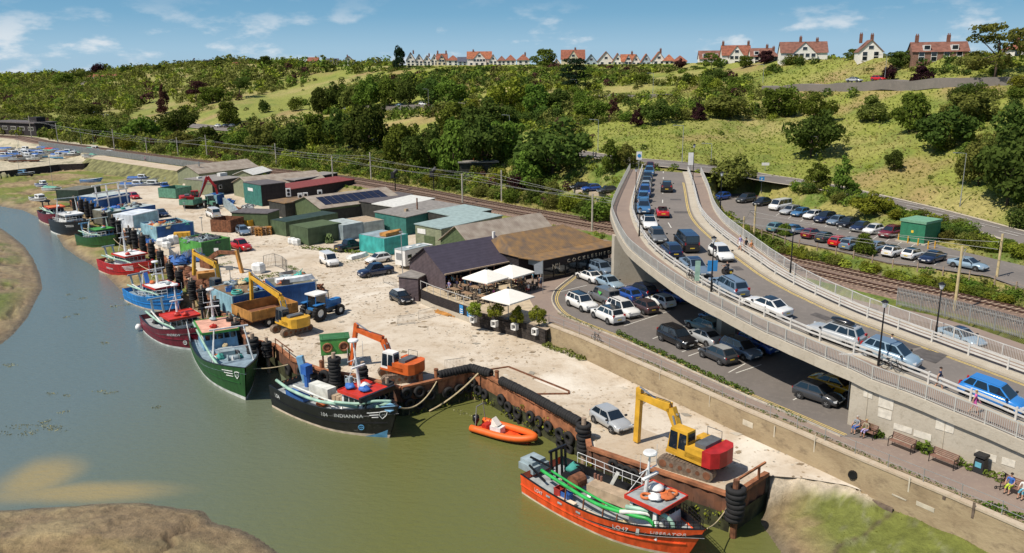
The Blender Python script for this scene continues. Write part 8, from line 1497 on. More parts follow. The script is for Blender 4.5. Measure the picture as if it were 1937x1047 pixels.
def weedwall(line,n,name,lab,z0=-2.3,z1=-.9,step=.9):
 VV=[]
 for p,h in along(line,step):
  if rnd.random()<.25:continue
  nn=Vec((sin(h),-cos(h),0))*.32;VV.append(lfc([(p.x+nn.x,p.y+nn.y,ru(z0,z1),.45,.22,ru(.25,.6))],n,.2))
 V=np.concatenate(VV);c=np.repeat(np.array([(.20,.22,.03)])*RNG.uniform(.5,1.4,(len(V)//4,1)),4,0);o=bpy.data.objects.new(name,npm('weed',V,[M('scrub_leaf')],4,c));COL.objects.link(o);stuff(o,lab,'seaweed')
weedwall(DOCK[6:],34,'seaweed','yellow green seaweed hanging on the dock wall');weedwall(JETTY[:3],26,'seaweed','seaweed on the jetty wall',-2.4,-1.2);weedwall(DOCK[4:7],14,'seaweed','sparse seaweed at the foot of the dark dock wall',-2.4,-1.9);weedwall(QUAY_EDGE[5:],12,'seaweed','seaweed on the quay wall by the moored boats',-2.4,-1.3)
def ropeline(lab,a,b,sag=.6,r=.045):q=[a.lerp(b,i/10)-Vec((0,0,sag*4*(i/10)*(1-i/10)))for i in range(11)];mb=MB();mb.tube([p-q[0]for p in q],r,5);o=mb.build('mooring_rope','rope');o.location=q[0];tag(o,lab,'rope')
ropeline('thick mooring rope sagging from the black boat bow to the dock post',P(757,772,-.2),P(826,722,.2),.9,.07);ropeline('long weedy rope from the dock corner down into the water',P(905,706,.4),P(812,778,-2.4),.35,.08);ropeline('mooring rope from the orange boat bow to the end pile',P(1338,1000,-.2),P(1384,944,-.6),.4);ropeline('rope from the green boat to the dock post',P(462,697,.0),P(545,690,.2),.2);ropeline('mooring rope from the mud bound green boat',P(215,452,.2),P(243,466,-.2),.5);ropeline('mooring rope between the black and green mud bound boats',P(142,424,.3),P(178,430,.0),.6);ropeline('rope from the red boat bow to the blue boat',P(262,500,.6),P(290,512,.6),.2)
# ================================================================ people
for nm,c in(('skin',(.48,.27,.18)),('skin_tan',(.33,.17,.10)),('hair_dark',(.03,.02,.015)),('hair_grey',(.36,.33,.30)),('hair_fair',(.36,.24,.12)),('cloth_white',(.68,.66,.62)),('cloth_black',(.02,.02,.025)),('cloth_blue',(.04,.13,.42)),('cloth_navy',(.02,.035,.09)),('cloth_pink',(.55,.10,.32)),('cloth_red',(.45,.05,.05)),('cloth_grey',(.26,.28,.30)),('cloth_teal',(.12,.36,.45)),('cloth_orange',(.58,.22,.08)),('cloth_khaki',(.30,.25,.17)),('cloth_lime',(.50,.62,.06)),('cloth_lilac',(.42,.36,.60)),('shoe',(.08,.07,.06))):mat(nm,c,.85,0,.12,scale=4)
POSE={}
def person_mesh(pose):
 """one skinned body: joints with a radius each; faces sorted into skin, top, bottoms and shoes by where they lie"""
 if pose in POSE:return POSE[pose]
 sit=pose=='sit';walk=pose=='walk';ride=pose=='ride';z0=.55 if sit else(.80 if ride else.95);ln=-.06 if sit else(-.16 if ride else 0)
 V=[(0,0,z0,.125),(0,ln*.4,z0+.20,.115),(0,ln,z0+.42,.13),(0,ln*1.05,z0+.56,.055),(0,ln*1.1-.01,z0+.64,.075),(0,ln*1.1-.02,z0+.74,.085)];E=[(0,1),(1,2),(2,3),(3,4),(4,5)]
 for s in(-1,1):
  i=len(V);sw=s*.28 if walk else 0
  if sit or ride:arm=[(s*.18,ln,z0+.44,.058),(s*.25,ln-.10,z0+.20,.045),(s*(.16 if sit else.30),ln-.36,z0+(.14 if sit else.22),.034),(s*(.14 if sit else.30),ln-.44,z0+(.14 if sit else.22),.036)]
  else:arm=[(s*.18,0,z0+.44,.058),(s*.24,.04-sw*.3,z0+.18,.045),(s*.25,-.06-sw*.7,z0-.05,.034),(s*.25,-.09-sw*.8,z0-.13,.036)]
  V+=arm;E+=[(2,i),(i,i+1),(i+1,i+2),(i+2,i+3)];j=len(V)
  if sit:leg=[(s*.09,-.02,z0-.02,.10),(s*.11,-.42,z0-.03,.07),(s*.12,-.44,.10,.045),(s*.12,-.60,.04,.04)]
  elif ride:leg=[(s*.12,-.05,z0-.04,.10),(s*.24,-.38,z0-.15,.07),(s*.24,-.15,z0-.50,.045),(s*.24,-.30,z0-.54,.04)]
  else:leg=[(s*.09,0,z0-.07,.10),(s*.10,-.03+sw*.5,.50,.068),(s*.10,.03+sw*1.1,.09,.045),(s*.10,-.12+sw*1.1,.04,.04)]
  V+=leg;E+=[(0,j),(j,j+1),(j+1,j+2),(j+2,j+3)]
 me=bpy.data.meshes.new('p');me.from_pydata([v[:3]for v in V],E,[]);o=bpy.data.objects.new('p',me);COL.objects.link(o);o.modifiers.new('s','SKIN');sb=o.modifiers.new('d','SUBSURF');sb.levels=1
 for k,v in enumerate(me.skin_vertices[0].data):v.radius=(V[k][3],V[k][3]*(.8 if k in(0,1,2)else 1));v.use_root=k==0
 body=bpy.data.meshes.new_from_object(o.evaluated_get(bpy.context.evaluated_depsgraph_get()));bpy.data.objects.remove(o)
 mb=MB();mb.add([tuple(v.co)for v in body.vertices],[tuple(p.vertices)for p in body.polygons]);nb=len(mb.f)
 for s in(-1,1):
  h=V[9 if s<0 else 17];d=Vec((0,-.5,-.86))if not(sit or ride)else Vec((0,-1,-.15));sd=Vec((1,0,0))
  for k in range(5):b=Vec(h[:3])+sd*(k-1.5)*.018+d*.02;L=(.05,.07,.075,.07,.05)[k];e=b+(d*L if k<4 else(d*.5+sd*-s*.9).normalized()*.055)+Vec((0,-.015,0));mb.cyl(b,e,.010,.007,5)
 hz=z0+.64;hy=ln*1.1;mb.cyl((0,hy-.085,hz+.075),(0,hy-.125,hz+.05),.012,.016,5)
 mi=[]
 for f in mb.f:
  c=sum((Vec(mb.v[i])for i in f),Vec())/len(f);ax=abs(c.x)
  if c.z>z0+.535:k=0
  elif ax>.225 and c.z>.3 and not(ride and c.z<z0):k=0
  elif c.z>z0+.06 and ax<=.225 and not(sit and c.y<-.2):k=1
  elif sit and c.y<-.2 and c.z>z0+.06:k=0
  elif c.z>(.62 if not(sit or ride)else(z0-.14 if sit else.45)):k=2
  elif c.z<.10 and not ride:k=3
  else:k=0 if not ride else 2
  mi.append(k)
 mb.m=mi;m=mb.mesh('person',[M('skin'),M('cloth_white'),M('cloth_navy'),M('shoe')],True)
 hb=MB();hb.blob((0,hy+.012,hz+.105),(.098,.108,.09),3,12,6,0,.04,.25);hm=hb.mesh('hair',[M('hair_dark')],True);fb=MB();[fb.blob((s*.032,hy-.088,hz+.085),(.010,.006,.008),1,6,4)for s in(-1,1)];fb.box((0,hy-.092,hz+.025),(.045,.01,.01));POSE[pose]=(m,hm,fb.mesh('face',[M('hair_dark')]));return POSE[pose]
def person(pose,p,rz,top,bot,hair,label,group=None,skin='skin',s=1.0):
 b,h,f=person_mesh(pose);o=bpy.data.objects.new('person',b);COL.objects.link(o);o.location=p;o.rotation_euler=(0,0,rz+pi/2);o.scale=(s,)*3;tag(o,label,'person',group)
 for i,k in enumerate((skin,top,bot)):o.material_slots[i].link='OBJECT';o.material_slots[i].material=M(k if k.startswith('skin')else 'cloth_'+k)
 for nm,me in(('hair',h),('face',f)):
  c=bpy.data.objects.new(nm,me);COL.objects.link(c);c.parent=o
  if nm=='hair':c.material_slots[0].link='OBJECT';c.material_slots[0].material=M('hair_'+hair)
 return o
def fw(u,v):p=PD(u,v);return p+Vec((0,0,.16))
for a in[('walk',PD(1775,738),-.6,'navy','grey','dark','person in dark vest and pale shorts walking down the bridge road'),('walk',fw(1841,788),-.6,'pink','pink','fair','woman in a pink dress beside the bright blue people carrier'),('stand',PD(1684,672),2.2,'white','khaki','dark','person standing behind the pale silver blue people carrier on the bridge'),('walk',fw(1399,477),-1.,'lilac','white','fair','person in pale lilac walking on the landward footway'),('walk',fw(1410,482),-1.,'black','black','dark','person in black walking on the landward footway'),('walk',fw(1420,487),-1.,'orange','khaki','fair','person in orange top walking on the landward footway'),('walk',T(1122,301)+Vec((0,0,.1)),2.8,'white','navy','grey','person in white, left one of a couple by the road junction'),('walk',T(1127,301)+Vec((0,0,.1)),2.8,'grey','black','dark','person in grey, right one of a couple by the road junction')]:person(*a)
for u,v,t_,b_,lab in((275,307,'pink','navy','person in pink on the path by the tracks, left of the far pair'),(281,306,'black','black','person in black on the path by the tracks, right of the far pair'),(345,315,'navy','black','person in navy on the path by the tracks near the grey shed'),(351,314,'red','navy','person in red on the path by the tracks near the grey shed')):person('walk',P(u,v,1.85),.6,t_,b_,'dark',lab)
# ---- benches, bin, scooter on the promenade
def bench(p,rz,lab):
 t=thing('park_bench',lab,'bench',tuple(p),rz,'benches on the promenade');mb=MB();[mb.box((0,-.18+.12*k,.46),(1.8,.10,.04))for k in range(4)];mb.build('seat','bench_wood',t);mb=MB();[mb.box((0,.26+.03*k,.58+.11*k),(1.8,.03,.085))for k in range(4)];mb.build('backrest','bench_wood',t)
 for s in(-1,1):mb=MB();mb.tube([(s*.85,-.25,0),(s*.85,-.22,.45),(s*.85,-.2,.66),(s*.85,.2,.68)],.03,5);mb.tube([(s*.85,.30,0),(s*.85,.22,.45),(s*.85,.36,.95)],.03,5);mb.bar((s*.85,-.22,.44),(s*.85,.25,.44),.05);mb.build('leg_frame','black_paint',t)
 return t
hb_=hdg(P(1675,843,1.8),P(1730,865,1.8));nb_=Vec((-sin(hb_),cos(hb_),0))
BN=[(1634,824,'brown slatted bench with two people on it'),(1704,850,'empty brown slatted bench, the one nearer the seated couple'),(1783,880,'empty brown slatted bench next to the litter bin'),(1921,936,'brown slatted bench at the right edge with two people on it')]
BP=[]
for u,v,lab in BN:p=P(u,v,1.81);bench(p,hb_,lab);BP.append(p)
dx=Vec((cos(hb_),sin(hb_),0));fr_=hb_-pi/2
for bi,off,t_,b_,hr,lab,sk in[(0,-.6,'grey','blue','grey','person in grey shirt and blue shorts sitting on the first bench','skin'),(0,.15,'khaki','lilac','fair','person in beige top and lilac skirt sitting on the first bench','skin_tan'),(3,-.35,'blue','lime','dark','person in blue vest with a lime bag on the last bench','skin'),(3,.45,'white','teal','grey','person in white shirt on the last bench','skin')]:person('sit',BP[bi]+dx*off+nb_*.02,fr_,t_,b_,hr,lab,None,sk)
p=P(1853,893,1.81);lb=thing('litter_bin','black litter bin with a blue notice against the retaining wall','litter bin',tuple(p),hb_);mb=MB();mb.add([(-.36,-.34,0),(.36,-.34,0),(.36,.34,0),(-.36,.34,0),(-.30,-.28,1.0),(.30,-.28,1.0),(.30,.28,1.0),(-.30,.28,1.0)],[(0,1,5,4),(1,2,6,5),(2,3,7,6),(3,0,4,7)]);mb.build('bin_body','black_plastic',lb);mb=MB();mb.prism([(-.36,-.34),(.36,-.34),(.36,.34),(-.36,.34)],1.12,1.3);mb.box((0,.2,1.05),(.6,.2,.2));mb.build('hood','black_plastic',lb);BX('notice','cloth_teal',lb,(0,-.335,.6),(.4,.03,.36))
def wheelie(nm,lab,cat,p,rz,big=False):
 t=thing(nm,lab,cat,tuple(p),rz);r=.33 if big else.11;L=1.0 if big else.75
 for x in(0,L):mb=MB();mb.torus((x,0,r),r-.02,.022,16,5,'y');w_=mb.build('wheel','tyre_rubber',t);mb=MB();[mb.bar((x,0,r),(x+cos(a)*(r-.03),0,r+sin(a)*(r-.03)),.008)for a in(0,1.05,2.1,3.14,4.2,5.2)];mb.build('spokes','steel_grey',w_)
 mb=MB();q=[((0,0,r),(.38,0,r)),((.38,0,r),(.25,0,.85)),((.38,0,r),(.86,0,.78)),((.28,0,.75),(.86,0,.80)),((0,0,r),(.27,0,.72)),((L,0,r),(.85,0,.92))]if big else[((0,0,.12),(L-.1,0,.12)),((L-.1,0,.12),(L-.18,0,1.05))]
 for a,b in q:mb.bar(a,b,.035,.05)
 mb.build('frame','black_paint',t);hx,hz_=(.84,.98)if big else(L-.18,1.05);mb=MB();mb.bar((hx,-.25,hz_),(hx,.25,hz_),.03);mb.build('handlebar','black_paint',t)
 if big:BX('saddle','black_plastic',t,(.24,0,.9),(.24,.13,.06))
wheelie('kick_scooter','small black scooter parked beside the last bench','scooter',P(1883,925,1.81),hb_+1.2);wheelie('bicycle','bicycle leaning against the promenade railing','bicycle',P(1118,646,1.82)+Vec((.25,.3,0)),hdg(SEAWALL[1],SEAWALL[2]),True);wheelie('bicycle','bicycle chained to the crash barrier beside the teal information post','bicycle',fw(1301,530),hdg(PD(1290,525),PD(1320,545)),True);wheelie('bicycle','bicycle lying against the crash barrier below the black lamp on the ramp','bicycle',fw(1672,702),hdg(PD(1640,690),PD(1700,715)),True)
# motorcycle with rider
pm=PD(1374,523);hm_=bhead(pm)+pi;mc=thing('motorcycle','black motorcycle ridden up the bridge','motorcycle',tuple(pm+Vec((0,0,.01))),hm_)
for x in(-.7,.7):mb=MB();mb.torus((x,0,.32),.25,.075,14,6,'y');mb.cyl((x,-.03,.32),(x,.03,.32),.2);mb.build('wheel','tyre_rubber',mc)
mb=MB();mb.box((0,0,.5),(.8,.3,.4));mb.box((-.4,0,.78),(.7,.26,.12));mb.blob((.2,0,.82),(.3,.17,.16),1,10,6,0,.05);mb.bar((.7,0,.32),(.5,0,1.0),.09);mb.bar((.5,-.36,1.02),(.5,.36,1.02),.04);mb.box((-.75,0,.75),(.3,.55,.3));mb.build('body','paint_black',mc);BX('number_plate','plate_yellow',mc,(-.92,0,.6),(.03,.22,.18))
person('ride',pm+Vec((cos(hm_)*-.25,sin(hm_)*-.25,.02)),hm_,'black','black','dark','rider in black on the motorcycle on the bridge')
# ---- terrace guests and furniture
mat('table_wood',(.30,.19,.11),.7,var=.25,scale=2);mat('wicker',(.11,.085,.065),.9,var=.35,scale=8)
ct0=thing('table','table','table',(0,0,0));BX('tabletop','table_wood',ct0,(0,0,.73),(1.5,.8,.05));mb=MB();[mb.box((x,y,.35),(.07,.07,.7))for x in(-.65,.65)for y in(-.32,.32)];mb.build('legs','black_paint',ct0)
ch0=thing('chair','chair','chair',(0,0,0));BX('seat','wicker',ch0,(0,0,.44),(.5,.5,.06));mb=MB();mb.box((-.24,0,.68),(.05,.5,.5));[mb.box((-.02,s*.25,.62),(.44,.05,.05))for s in(-1,1)];mb.build('backrest','wicker',ch0)
for x in(-.22,.22):
 for y in(-.22,.22):BX('leg','black_paint',ch0,(x,y,.21),(.04,.04,.42))
ht=hdg(dk[1],dk[2]);TT_=[(838,541,'by the balustrade near the bin store'),(876,550,'in the middle of the terrace'),(900,554,'behind the lone parasol, left'),(925,552,'behind the lone parasol, right'),(860,558,'along the balustrade, middle'),(884,566,'along the balustrade, near the olive trees'),(914,572,'below the lone parasol, left'),(945,578,'below the lone parasol, right'),(978,541,'under the joined parasols, right'),(1000,549,'beside the promenade'),(905,534,'under the joined parasols, left'),(945,537,'under the joined parasols, middle')]
cn_=0
for u,v,wh in TT_:
 p=P(u,v,ZT+.01);dup(ct0,p,ht,f'dark wooden table on the terrace {wh}','terrace tables')
 for k,(dx_,dy_,r_)in enumerate(((-.4,-.75,1.57),(.4,-.75,1.57),(-.4,.75,-1.57),(.4,.75,-1.57))):
  q=p+Mtx.Rotation(ht,3,'Z')@Vec((dx_,dy_,0));cn_+=1;dup(ch0,q,ht+r_+ru(-.25,.25),f'dark wicker chair at the terrace table {wh}','wicker chairs round the table '+wh)
kill(ct0);kill(ch0)
G_=[('stand',865,547,'orange','lilac','fair','person in orange top standing between the terrace tables'),('sit',880,546,'teal','navy','dark','person in turquoise at the middle terrace table'),('sit',891,551,'navy','khaki','grey','grey haired person in navy on the terrace'),('sit',832,537,'blue','navy','dark','person in bright blue nearest the bin store'),('sit',842,538,'blue','black','dark','person in bright blue next to the one nearest the bin store'),('sit',836,545,'white','khaki','grey','person in white by the balustrade'),('stand',855,545,'teal','black','dark','person in teal standing at the back of the terrace'),('sit',918,549,'red','navy','dark','person in red left of the lone parasol'),('sit',928,548,'orange','khaki','fair','person in orange behind the lone parasol'),('sit',944,539,'lilac','navy','grey','person in lilac between the parasols'),('sit',963,537,'white','grey','fair','person in white under the joined parasols'),('stand',990,541,'grey','black','dark','person in grey standing near the restaurant corner'),('sit',1000,555,'white','red','fair','person in white beside the lone parasol'),('sit',943,574,'white','khaki','grey','person in white at the table below the lone parasol'),('sit',975,545,'red','black','dark','person in red under the right parasol'),('sit',986,548,'orange','navy','fair','person in orange under the right parasol'),('stand',1018,545,'black','black','dark','person in black by the grey banner'),('stand',1023,546,'grey','navy','grey','person in grey by the grey banner'),('sit',905,540,'pink','white','fair','person in pink under the left parasol'),('sit',870,553,'khaki','orange','fair','person in beige at the edge of the middle table'),('sit',850,550,'lilac','grey','grey','person in lilac at the balustrade'),('sit',858,541,'white','navy','grey','person in white at the back of the terrace'),('stand',848,535,'orange','black','dark','person in orange under the veranda roof'),('sit',872,541,'red','khaki','fair','person in red at the back of the terrace'),('sit',935,566,'pink','navy','fair','person in pink below the lone parasol'),('sit',908,563,'white','teal','dark','person in white left of the lone parasol'),('stand',1008,540,'teal','khaki','fair','person in teal at the terrace entrance')]
for ps,u,v,t_,b_,hr,lab in G_:person(ps,P(u,v,ZT+.02),ru(0,6.28),t_,b_,hr,lab)
# ================================================================ lamps, masts, signs
def lamp(base,h,lab,kind='black',arm=0.,group='black lamp posts on the bridge',rz=0.):
 t=thing('street_lamp',lab,'street lamp',tuple(base),rz,group);m='black_paint' if kind=='black' else 'galvanised';mb=MB();mb.cyl((0,0,0),(0,0,h*.25),.11,.09,8);mb.cyl((0,0,h*.25),(0,0,h),.07,.05,8);mb.build('post',M(m),t)
 if kind=='black':mb=MB();mb.cyl((0,0,h),(0,0,h+.42),.12,.24,8);mb.build('lantern','lamp_clear',t);mb=MB();mb.cyl((0,0,h+.42),(0,0,h+.62),.30,.04,8);mb.build('lantern_cap','black_paint',t)
 else:mb=MB();mb.bar((0,0,h),(-arm,0,h+.15),.09);mb.build('arm',M(m),t);BX('lamp_head','steel_grey',t,(-arm-.3,0,h+.14),(.7,.25,.12))
for u,v,vt,wh in[(1661,695,571,'beside the pale silver blue people carrier'),(1769,643,538,'beside the pale blue saloon behind the railing'),(1494,527,432,'on the landward side opposite the white coupe'),(1345,556,452,'by the blue litter bin'),(1209,450,397,'by the white saloon'),(1362,400,330,'on the landward footway above the white hatchback'),(1202,386,322,'on the seaward side near the far end'),(1310,352,278,'at the mouth of the landward footway')]:p=PD(u,v);lamp(p+Vec((0,0,.15)),(v-vt)*mpp(p)*1.04-.6,f'black lamp post {wh} on the bridge')
for u,v,vt,wh in[(1290,312,243,'at the road junction'),(1815,396,300,'beside the huge thicket by the hill road'),(1345,308,275,'short one at the bend of the hill road'),(1131,288,231,'beyond the very large dark tree'),(964,266,223,'above the flat roofed hut'),(708,262,216,'by the white crossover below the wood'),(811,208,172,'above the mid slope road'),(1235,178,142,'on the upper hill road'),(1090,180,153,'in front of the cedar'),(1672,164,112,'by the red car on the upper hill road'),(1443,158,126,'at the left end of the upper hill road'),(1544,296,262,'in front of the big dark tree on the grass')]:p=T(u,v);lamp(p,(v-vt)*mpp(p)*1.04,f'tall grey street lamp {wh}','grey',1.6,'grey street lamps on the hillside roads')
OLE=[(1805,588,470,7),(1883,542,446,7),(1405,456,412,7),(1425,459,392,7),(1120,436,370,7),(875,386,332,7),(949,380,325,7),(702,338,291,7),(630,343,298,7),(523,313,274,7),(337,294,262,7),(392,298,258,7),(278,288,262,6),(217,286,247,6),(110,270,236,6),(60,262,222,6)]
ops=[];mat('old_pole',(.52,.41,.22),.8,var=.2,scale=2)
for i,(u,v,vt,_)in enumerate(OLE):
 p=P(u,v,2.0);h=(v-vt)*mpp(p)*1.05;t=thing('railway_mast',('weathered yellow railway mast' if i<4 else 'pale railway mast')+' with wire brackets '+['right of the palisade fence','beyond the tracks at the right','left one by the three walkers','right one by the three walkers','between the restaurant and the bridge','behind the white roofed shed','below the broad dark tree','beside the solar shed ridge','left of the solar shed ridge','behind the second long shed','behind the far path','behind the far long shed','by the walkers on the far path','at the boatyard fence corner','behind the boatyard middle','at the far left of the boatyard'][i],'railway mast',tuple(p),0,'masts along the railway');mb=MB();mb.cyl((0,0,-.3),(0,0,h),.17,.14,8);mb.build('post',M('old_pole' if i<4 else 'roof_trim'),t);mb=MB()
 hd_=hdg(RAIL_C[0],RAIL_C[-1])+pi/2;s=1 if float(rail_y(p.x))>p.y else-1;d=Vec((cos(hd_)*s,sin(hd_)*s,0));mb.bar((0,0,h*.86),d*2.2+Vec((0,0,h*.92)),.05);mb.bar((0,0,h*.72),d*2.2+Vec((0,0,h*.90)),.04);mb.build('bracket','steel_grey',t);ops.append(p+d*2.0+Vec((0,0,h*.9)))
so=sorted(ops,key=lambda p:p.x);mat('wire',(.35,.35,.33),.5,.5,0)
for nm,sel in(('seaward',[p for p in so if p.y<rail_y(p.x)]),('landward',[p for p in so if p.y>=rail_y(p.x)])):
 mb=MB();o0=sel[0]
 for a,b in zip(sel,sel[1:]):
  for dz in(0,-.9):q=[a.lerp(b,k/8)+Vec((0,0,dz-(.8*4*(k/8)*(1-k/8)if dz==0 else 0)))for k in range(9)];mb.tube([x-o0 for x in q],.022,4)
 o=mb.build('overhead_wire','wire');o.location=o0;tag(o,f'overhead railway wires hung from the {nm} masts','wire')
for u,v,vt,wh in((748,362,322,'left'),(821,362,318,'right')):
 p=P(u,v,2);h=(v-vt)*mpp(p);t=thing('railway_signal',f'black railway signal on a mast beside the tracks, the {wh} one','railway signal',tuple(p));mb=MB();mb.cyl((0,0,0),(0,0,h*.8),.12);mb.build('post','black_paint',t);BX('platform','black_paint',t,(-.3,0,h*.62),(1.5,.8,.12));mb=MB();mb.box((-.5,-.2,h*.75),(.7,.4,1.4));mb.cyl((-.2,0,h*.85),(.5,.4,h),.4,.4,10);mb.build('signal_head','black_plastic',t)
# substation and bollards, signs, hoarding, hut
mat('box_green',(.03,.17,.09),.5,var=.12);mat('box_green_roof',(.16,.33,.21),.6,var=.12);n_,l_,r_=0,0,0
t,D,W_,h=slab('substation','green electrical cabinet building with pale green roof behind yellow bollards',(1747,464),(1715,453),(1776,457),3.0,'box_green_roof','box_green',ZU+.04,ov=.12,cat='substation',thick=.35);BX('warning_sign','plate_yellow',t,(-.03,W_*.5,1.7),(.03,.35,.35));BX('plinth','grey_concrete',t,(D/2,W_/2,.05),(D+.8,W_+.8,.25))
for i,(u,v)in enumerate([(1699,456),(1711,452),(1717,460),(1736,465),(1755,471),(1768,470)]):o=thing('bollard','yellow bollard in front of the green cabinet, '+['nearest the dark red crossover','behind the first','at its left corner','in the middle of its front','left of the last pair','right of the last pair'][i],'bollard',tuple(P(u,v,ZU+.04)),0,'yellow bollards');mb=MB();mb.cyl((0,0,0),(0,0,1.0),.1,.1,10);mb.build('post','digger_yellow',o);mb=MB();mb.lathe([(.1,1.0),(.08,1.06),(.01,1.08)],(0,0,0),10);mb.build('cap','digger_yellow',o)
def sign(p,h,w_,hh,m,lab,rz=0.,txt=None,post='steel_grey'):
 t=thing('sign',lab,'sign',tuple(p),rz);mb=MB();mb.cyl((0,0,0),(0,0,h),.05);mb.build('post',M(post),t);mb=MB();mb.box((0,-.06,h-hh/2),(w_,.05,hh));b=mb.build('sign_board',M(m),t)
 if txt:tx=tmb(txt[0],txt[1],.01);wt=max(v[0]for v in tx.v);xform(tx,Mtx.Translation((-wt/2,-.10,h-hh/2-txt[1]*.35)));tx.build('lettering',M(txt[2]),b)
p=T(1213,326);sign(PD(1208,330),4.2,1.0,1.5,'window_white','tall white sign with a blue disc at the bridge mouth');q=PD(1208,330);mb=MB();mb.cyl((0,-.10,3.45),(0,-.13,3.45),.34,None,16);o=[c for c in COL.objects if c.get('label')=='tall white sign with a blue disc at the bridge mouth'][0];mb.build('blue_disc','sign_blue',o)
sign(PD(1305,338),4.6,.9,2.2,'window_white','tall narrow pale sign at the mouth of the landward footway');sign(P(1439,372,ZU),4.0,1.0,1.0,'sign_blue','blue parking sign with a white notice below at the upper car park',0,('P',.7,'window_white'));sign(T(1447,325),1.8,1.6,.6,'window_white','low white road sign on the grass beside the hill road');sign(fw(1345,552),2.9,.95,1.05,'sign_blue','blue notice box on the lamp post by the motorcycle');sign(fw(1318,540),2.3,.5,2.0,'pipe_pale','teal information post by the chained bicycle');sign(P(1603,772,1.8),4.6,2.2,.5,'window_white','white street name board with green edge at the bridge abutment')
sign(P(411,491,0),1.8,.7,.5,'window_white','small white notice on a post in front of the green container',0);sign(P(437,538,0),2.6,1.0,.6,'steel_grey','grey notice board by the old rusty arm')
hg=[T(648,296),T(722,272)];t=thing('blue_hoarding','blue sheet hoarding under the large dark trees beyond the tracks','fence',tuple(hg[0]),hdg(hg[0],hg[1]));L=(hg[1]-hg[0]).length;mat('hoarding_blue',(.045,.085,.16),.6,var=.2)
for k in range(8):BX('panel','hoarding_blue',t,(L*(k+.5)/8,0,1.2+(hg[1].z-hg[0].z)*(k+.5)/8),(L/8-.1,.08,2.6))
hp=T(905,330);t=thing('flat_roofed_hut','flat roofed hut with three red vents half hidden in the trees','hut',tuple(hp),.1);BX('wall','dark_boards',t,(0,2,1.2),(9,6,3.4));BX('roof','grey_roof',t,(0,2,3.0),(10,7,.25));[(lambda mb:(mb.cyl((x,2,3.1),(x,2,4.0),.16),mb.build('roof_vent','buoy_orange',t)))(MB())for x in(-1,0,1)]
p=P(1027,556,1.8);bn=thing('banner','grey feather banner on a thin pole beside the terrace','banner',tuple(p));mb=MB();mb.cyl((0,0,0),(0,0,4.2),.03);mb.build('pole','steel_grey',bn);mb=MB();mb.add([(-.05,0,4.1),(-1.1,.1,3.6),(-1.0,.1,2.4),(-.05,0,2.5),(-.05,.03,4.1),(-1.1,.13,3.6),(-1.0,.13,2.4),(-.05,.03,2.5)],[(0,1,2,3),(7,6,5,4)]);mb.build('cloth','cloth_grey',bn)
for u,v,vt,wh in((602,598,530,'in front of the blue tractor'),(762,522,440,'by the motorhome'),(350,400,384,'by the green tractor'),(383,438,412,'with two lamps by the green container')):p=P(u,v,0);o=thing('yard_pole','tall thin grey pole '+wh,'pole',tuple(p));h=(v-vt)*mpp(p)*1.05;mb=MB();mb.cyl((0,0,0),(0,0,h),.07,.05,7);mb.build('post','galvanised',o);BX('lamp_head','steel_grey',o,(0,-.1,h-.1),(.5,.2,.18))
# ---- yard furniture and scrap
for u,v,a,b,wh in((768,617,(752,616),(785,612),'left one of the pair on the sand before the terrace'),(807,606,(792,606),(823,598),'right one of the pair on the sand before the terrace'),(857,702,(842,702),(880,697),'on the quay above the tyre roll'),(715,524,(700,528),(732,519),'beside the dark blue pickup'),(738,540,(725,535),(750,544),'between the pickup and the black hatchback')):
 A_,B_=P(*a,0),P(*b,0);L=(B_-A_).length;t=thing('crowd_barrier','steel crowd barrier '+wh,'barrier',tuple(A_),hdg(A_,B_),'crowd barriers');mb=MB();mb.tube([(0,0,.15),(0,0,1.1),(L,0,1.1),(L,0,.15),(0,0,.15)],.022,5);[mb.cyl((x,-.28,0),(x,.28,0),.02,None,5)for x in(.1,L-.1)];mb.build('frame','cab_grey',t);mb=MB();[mb.cyl((L*k/14,0,.15),(L*k/14,0,1.1),.010,None,4)for k in range(1,14)];mb.build('bars','cab_grey',t)
def bag(u,v,lab,s=1.,m='house_white',z=.0):p=P(u,v,z);o=MB();o.lathe([(.01,0),(.56*s,.02),(.66*s,.3*s),(.62*s,.75*s),(.45*s,.9*s),(.2*s,.82*s),(.01,.86*s)],(0,0,0),6);o.v=[(x+.05*sin(9*z+u),y+.05*cos(7*x+u),z)for x,y,z in o.v];b=o.build('bulk_bag',M(m));b.location=p;tag(b,lab,'bulk bag','white bulk bags of shell')
for u,v,s,lab in((308,466,1.5,'white bulk bag, the left one in front of the blue open container'),(318,463,1.4,'white bulk bag, second from the left before the blue open container'),(328,461,1.6,'white bulk bag touching the yellow tank'),(316,470,1.2,'small white sack in front of the other bulk bags'),(490,516,1.6,'grey white bulk bag alone beside the wire fence'),(472,440,1.1,'white sack between the estate car and the pallets'),(553,462,1.2,'white crate bag, left of the pair by the olive container'),(561,464,1.2,'white crate bag, right of the pair by the olive container')):bag(u,v,lab,s)
loose('plastic_tank','yellow plastic tank beside the white bulk bags','tank',P(346,458,.0),lambda mb:(mb.box((0,0,.9),(2.6,1.4,1.6)),[mb.box((x,-.72,.9),(.08,.06,1.6))for x in(-.8,0,.8)]),'digger_yellow',.3);loose('plastic_tank','yellow box tank on the scrap behind the blue boat','tank',P(392,535,.3),lambda mb:(mb.box((0,0,.8),(2.4,1.6,1.5)),mb.box((0,0,1.6),(.5,.5,.15))),'trailer_orange',.5)
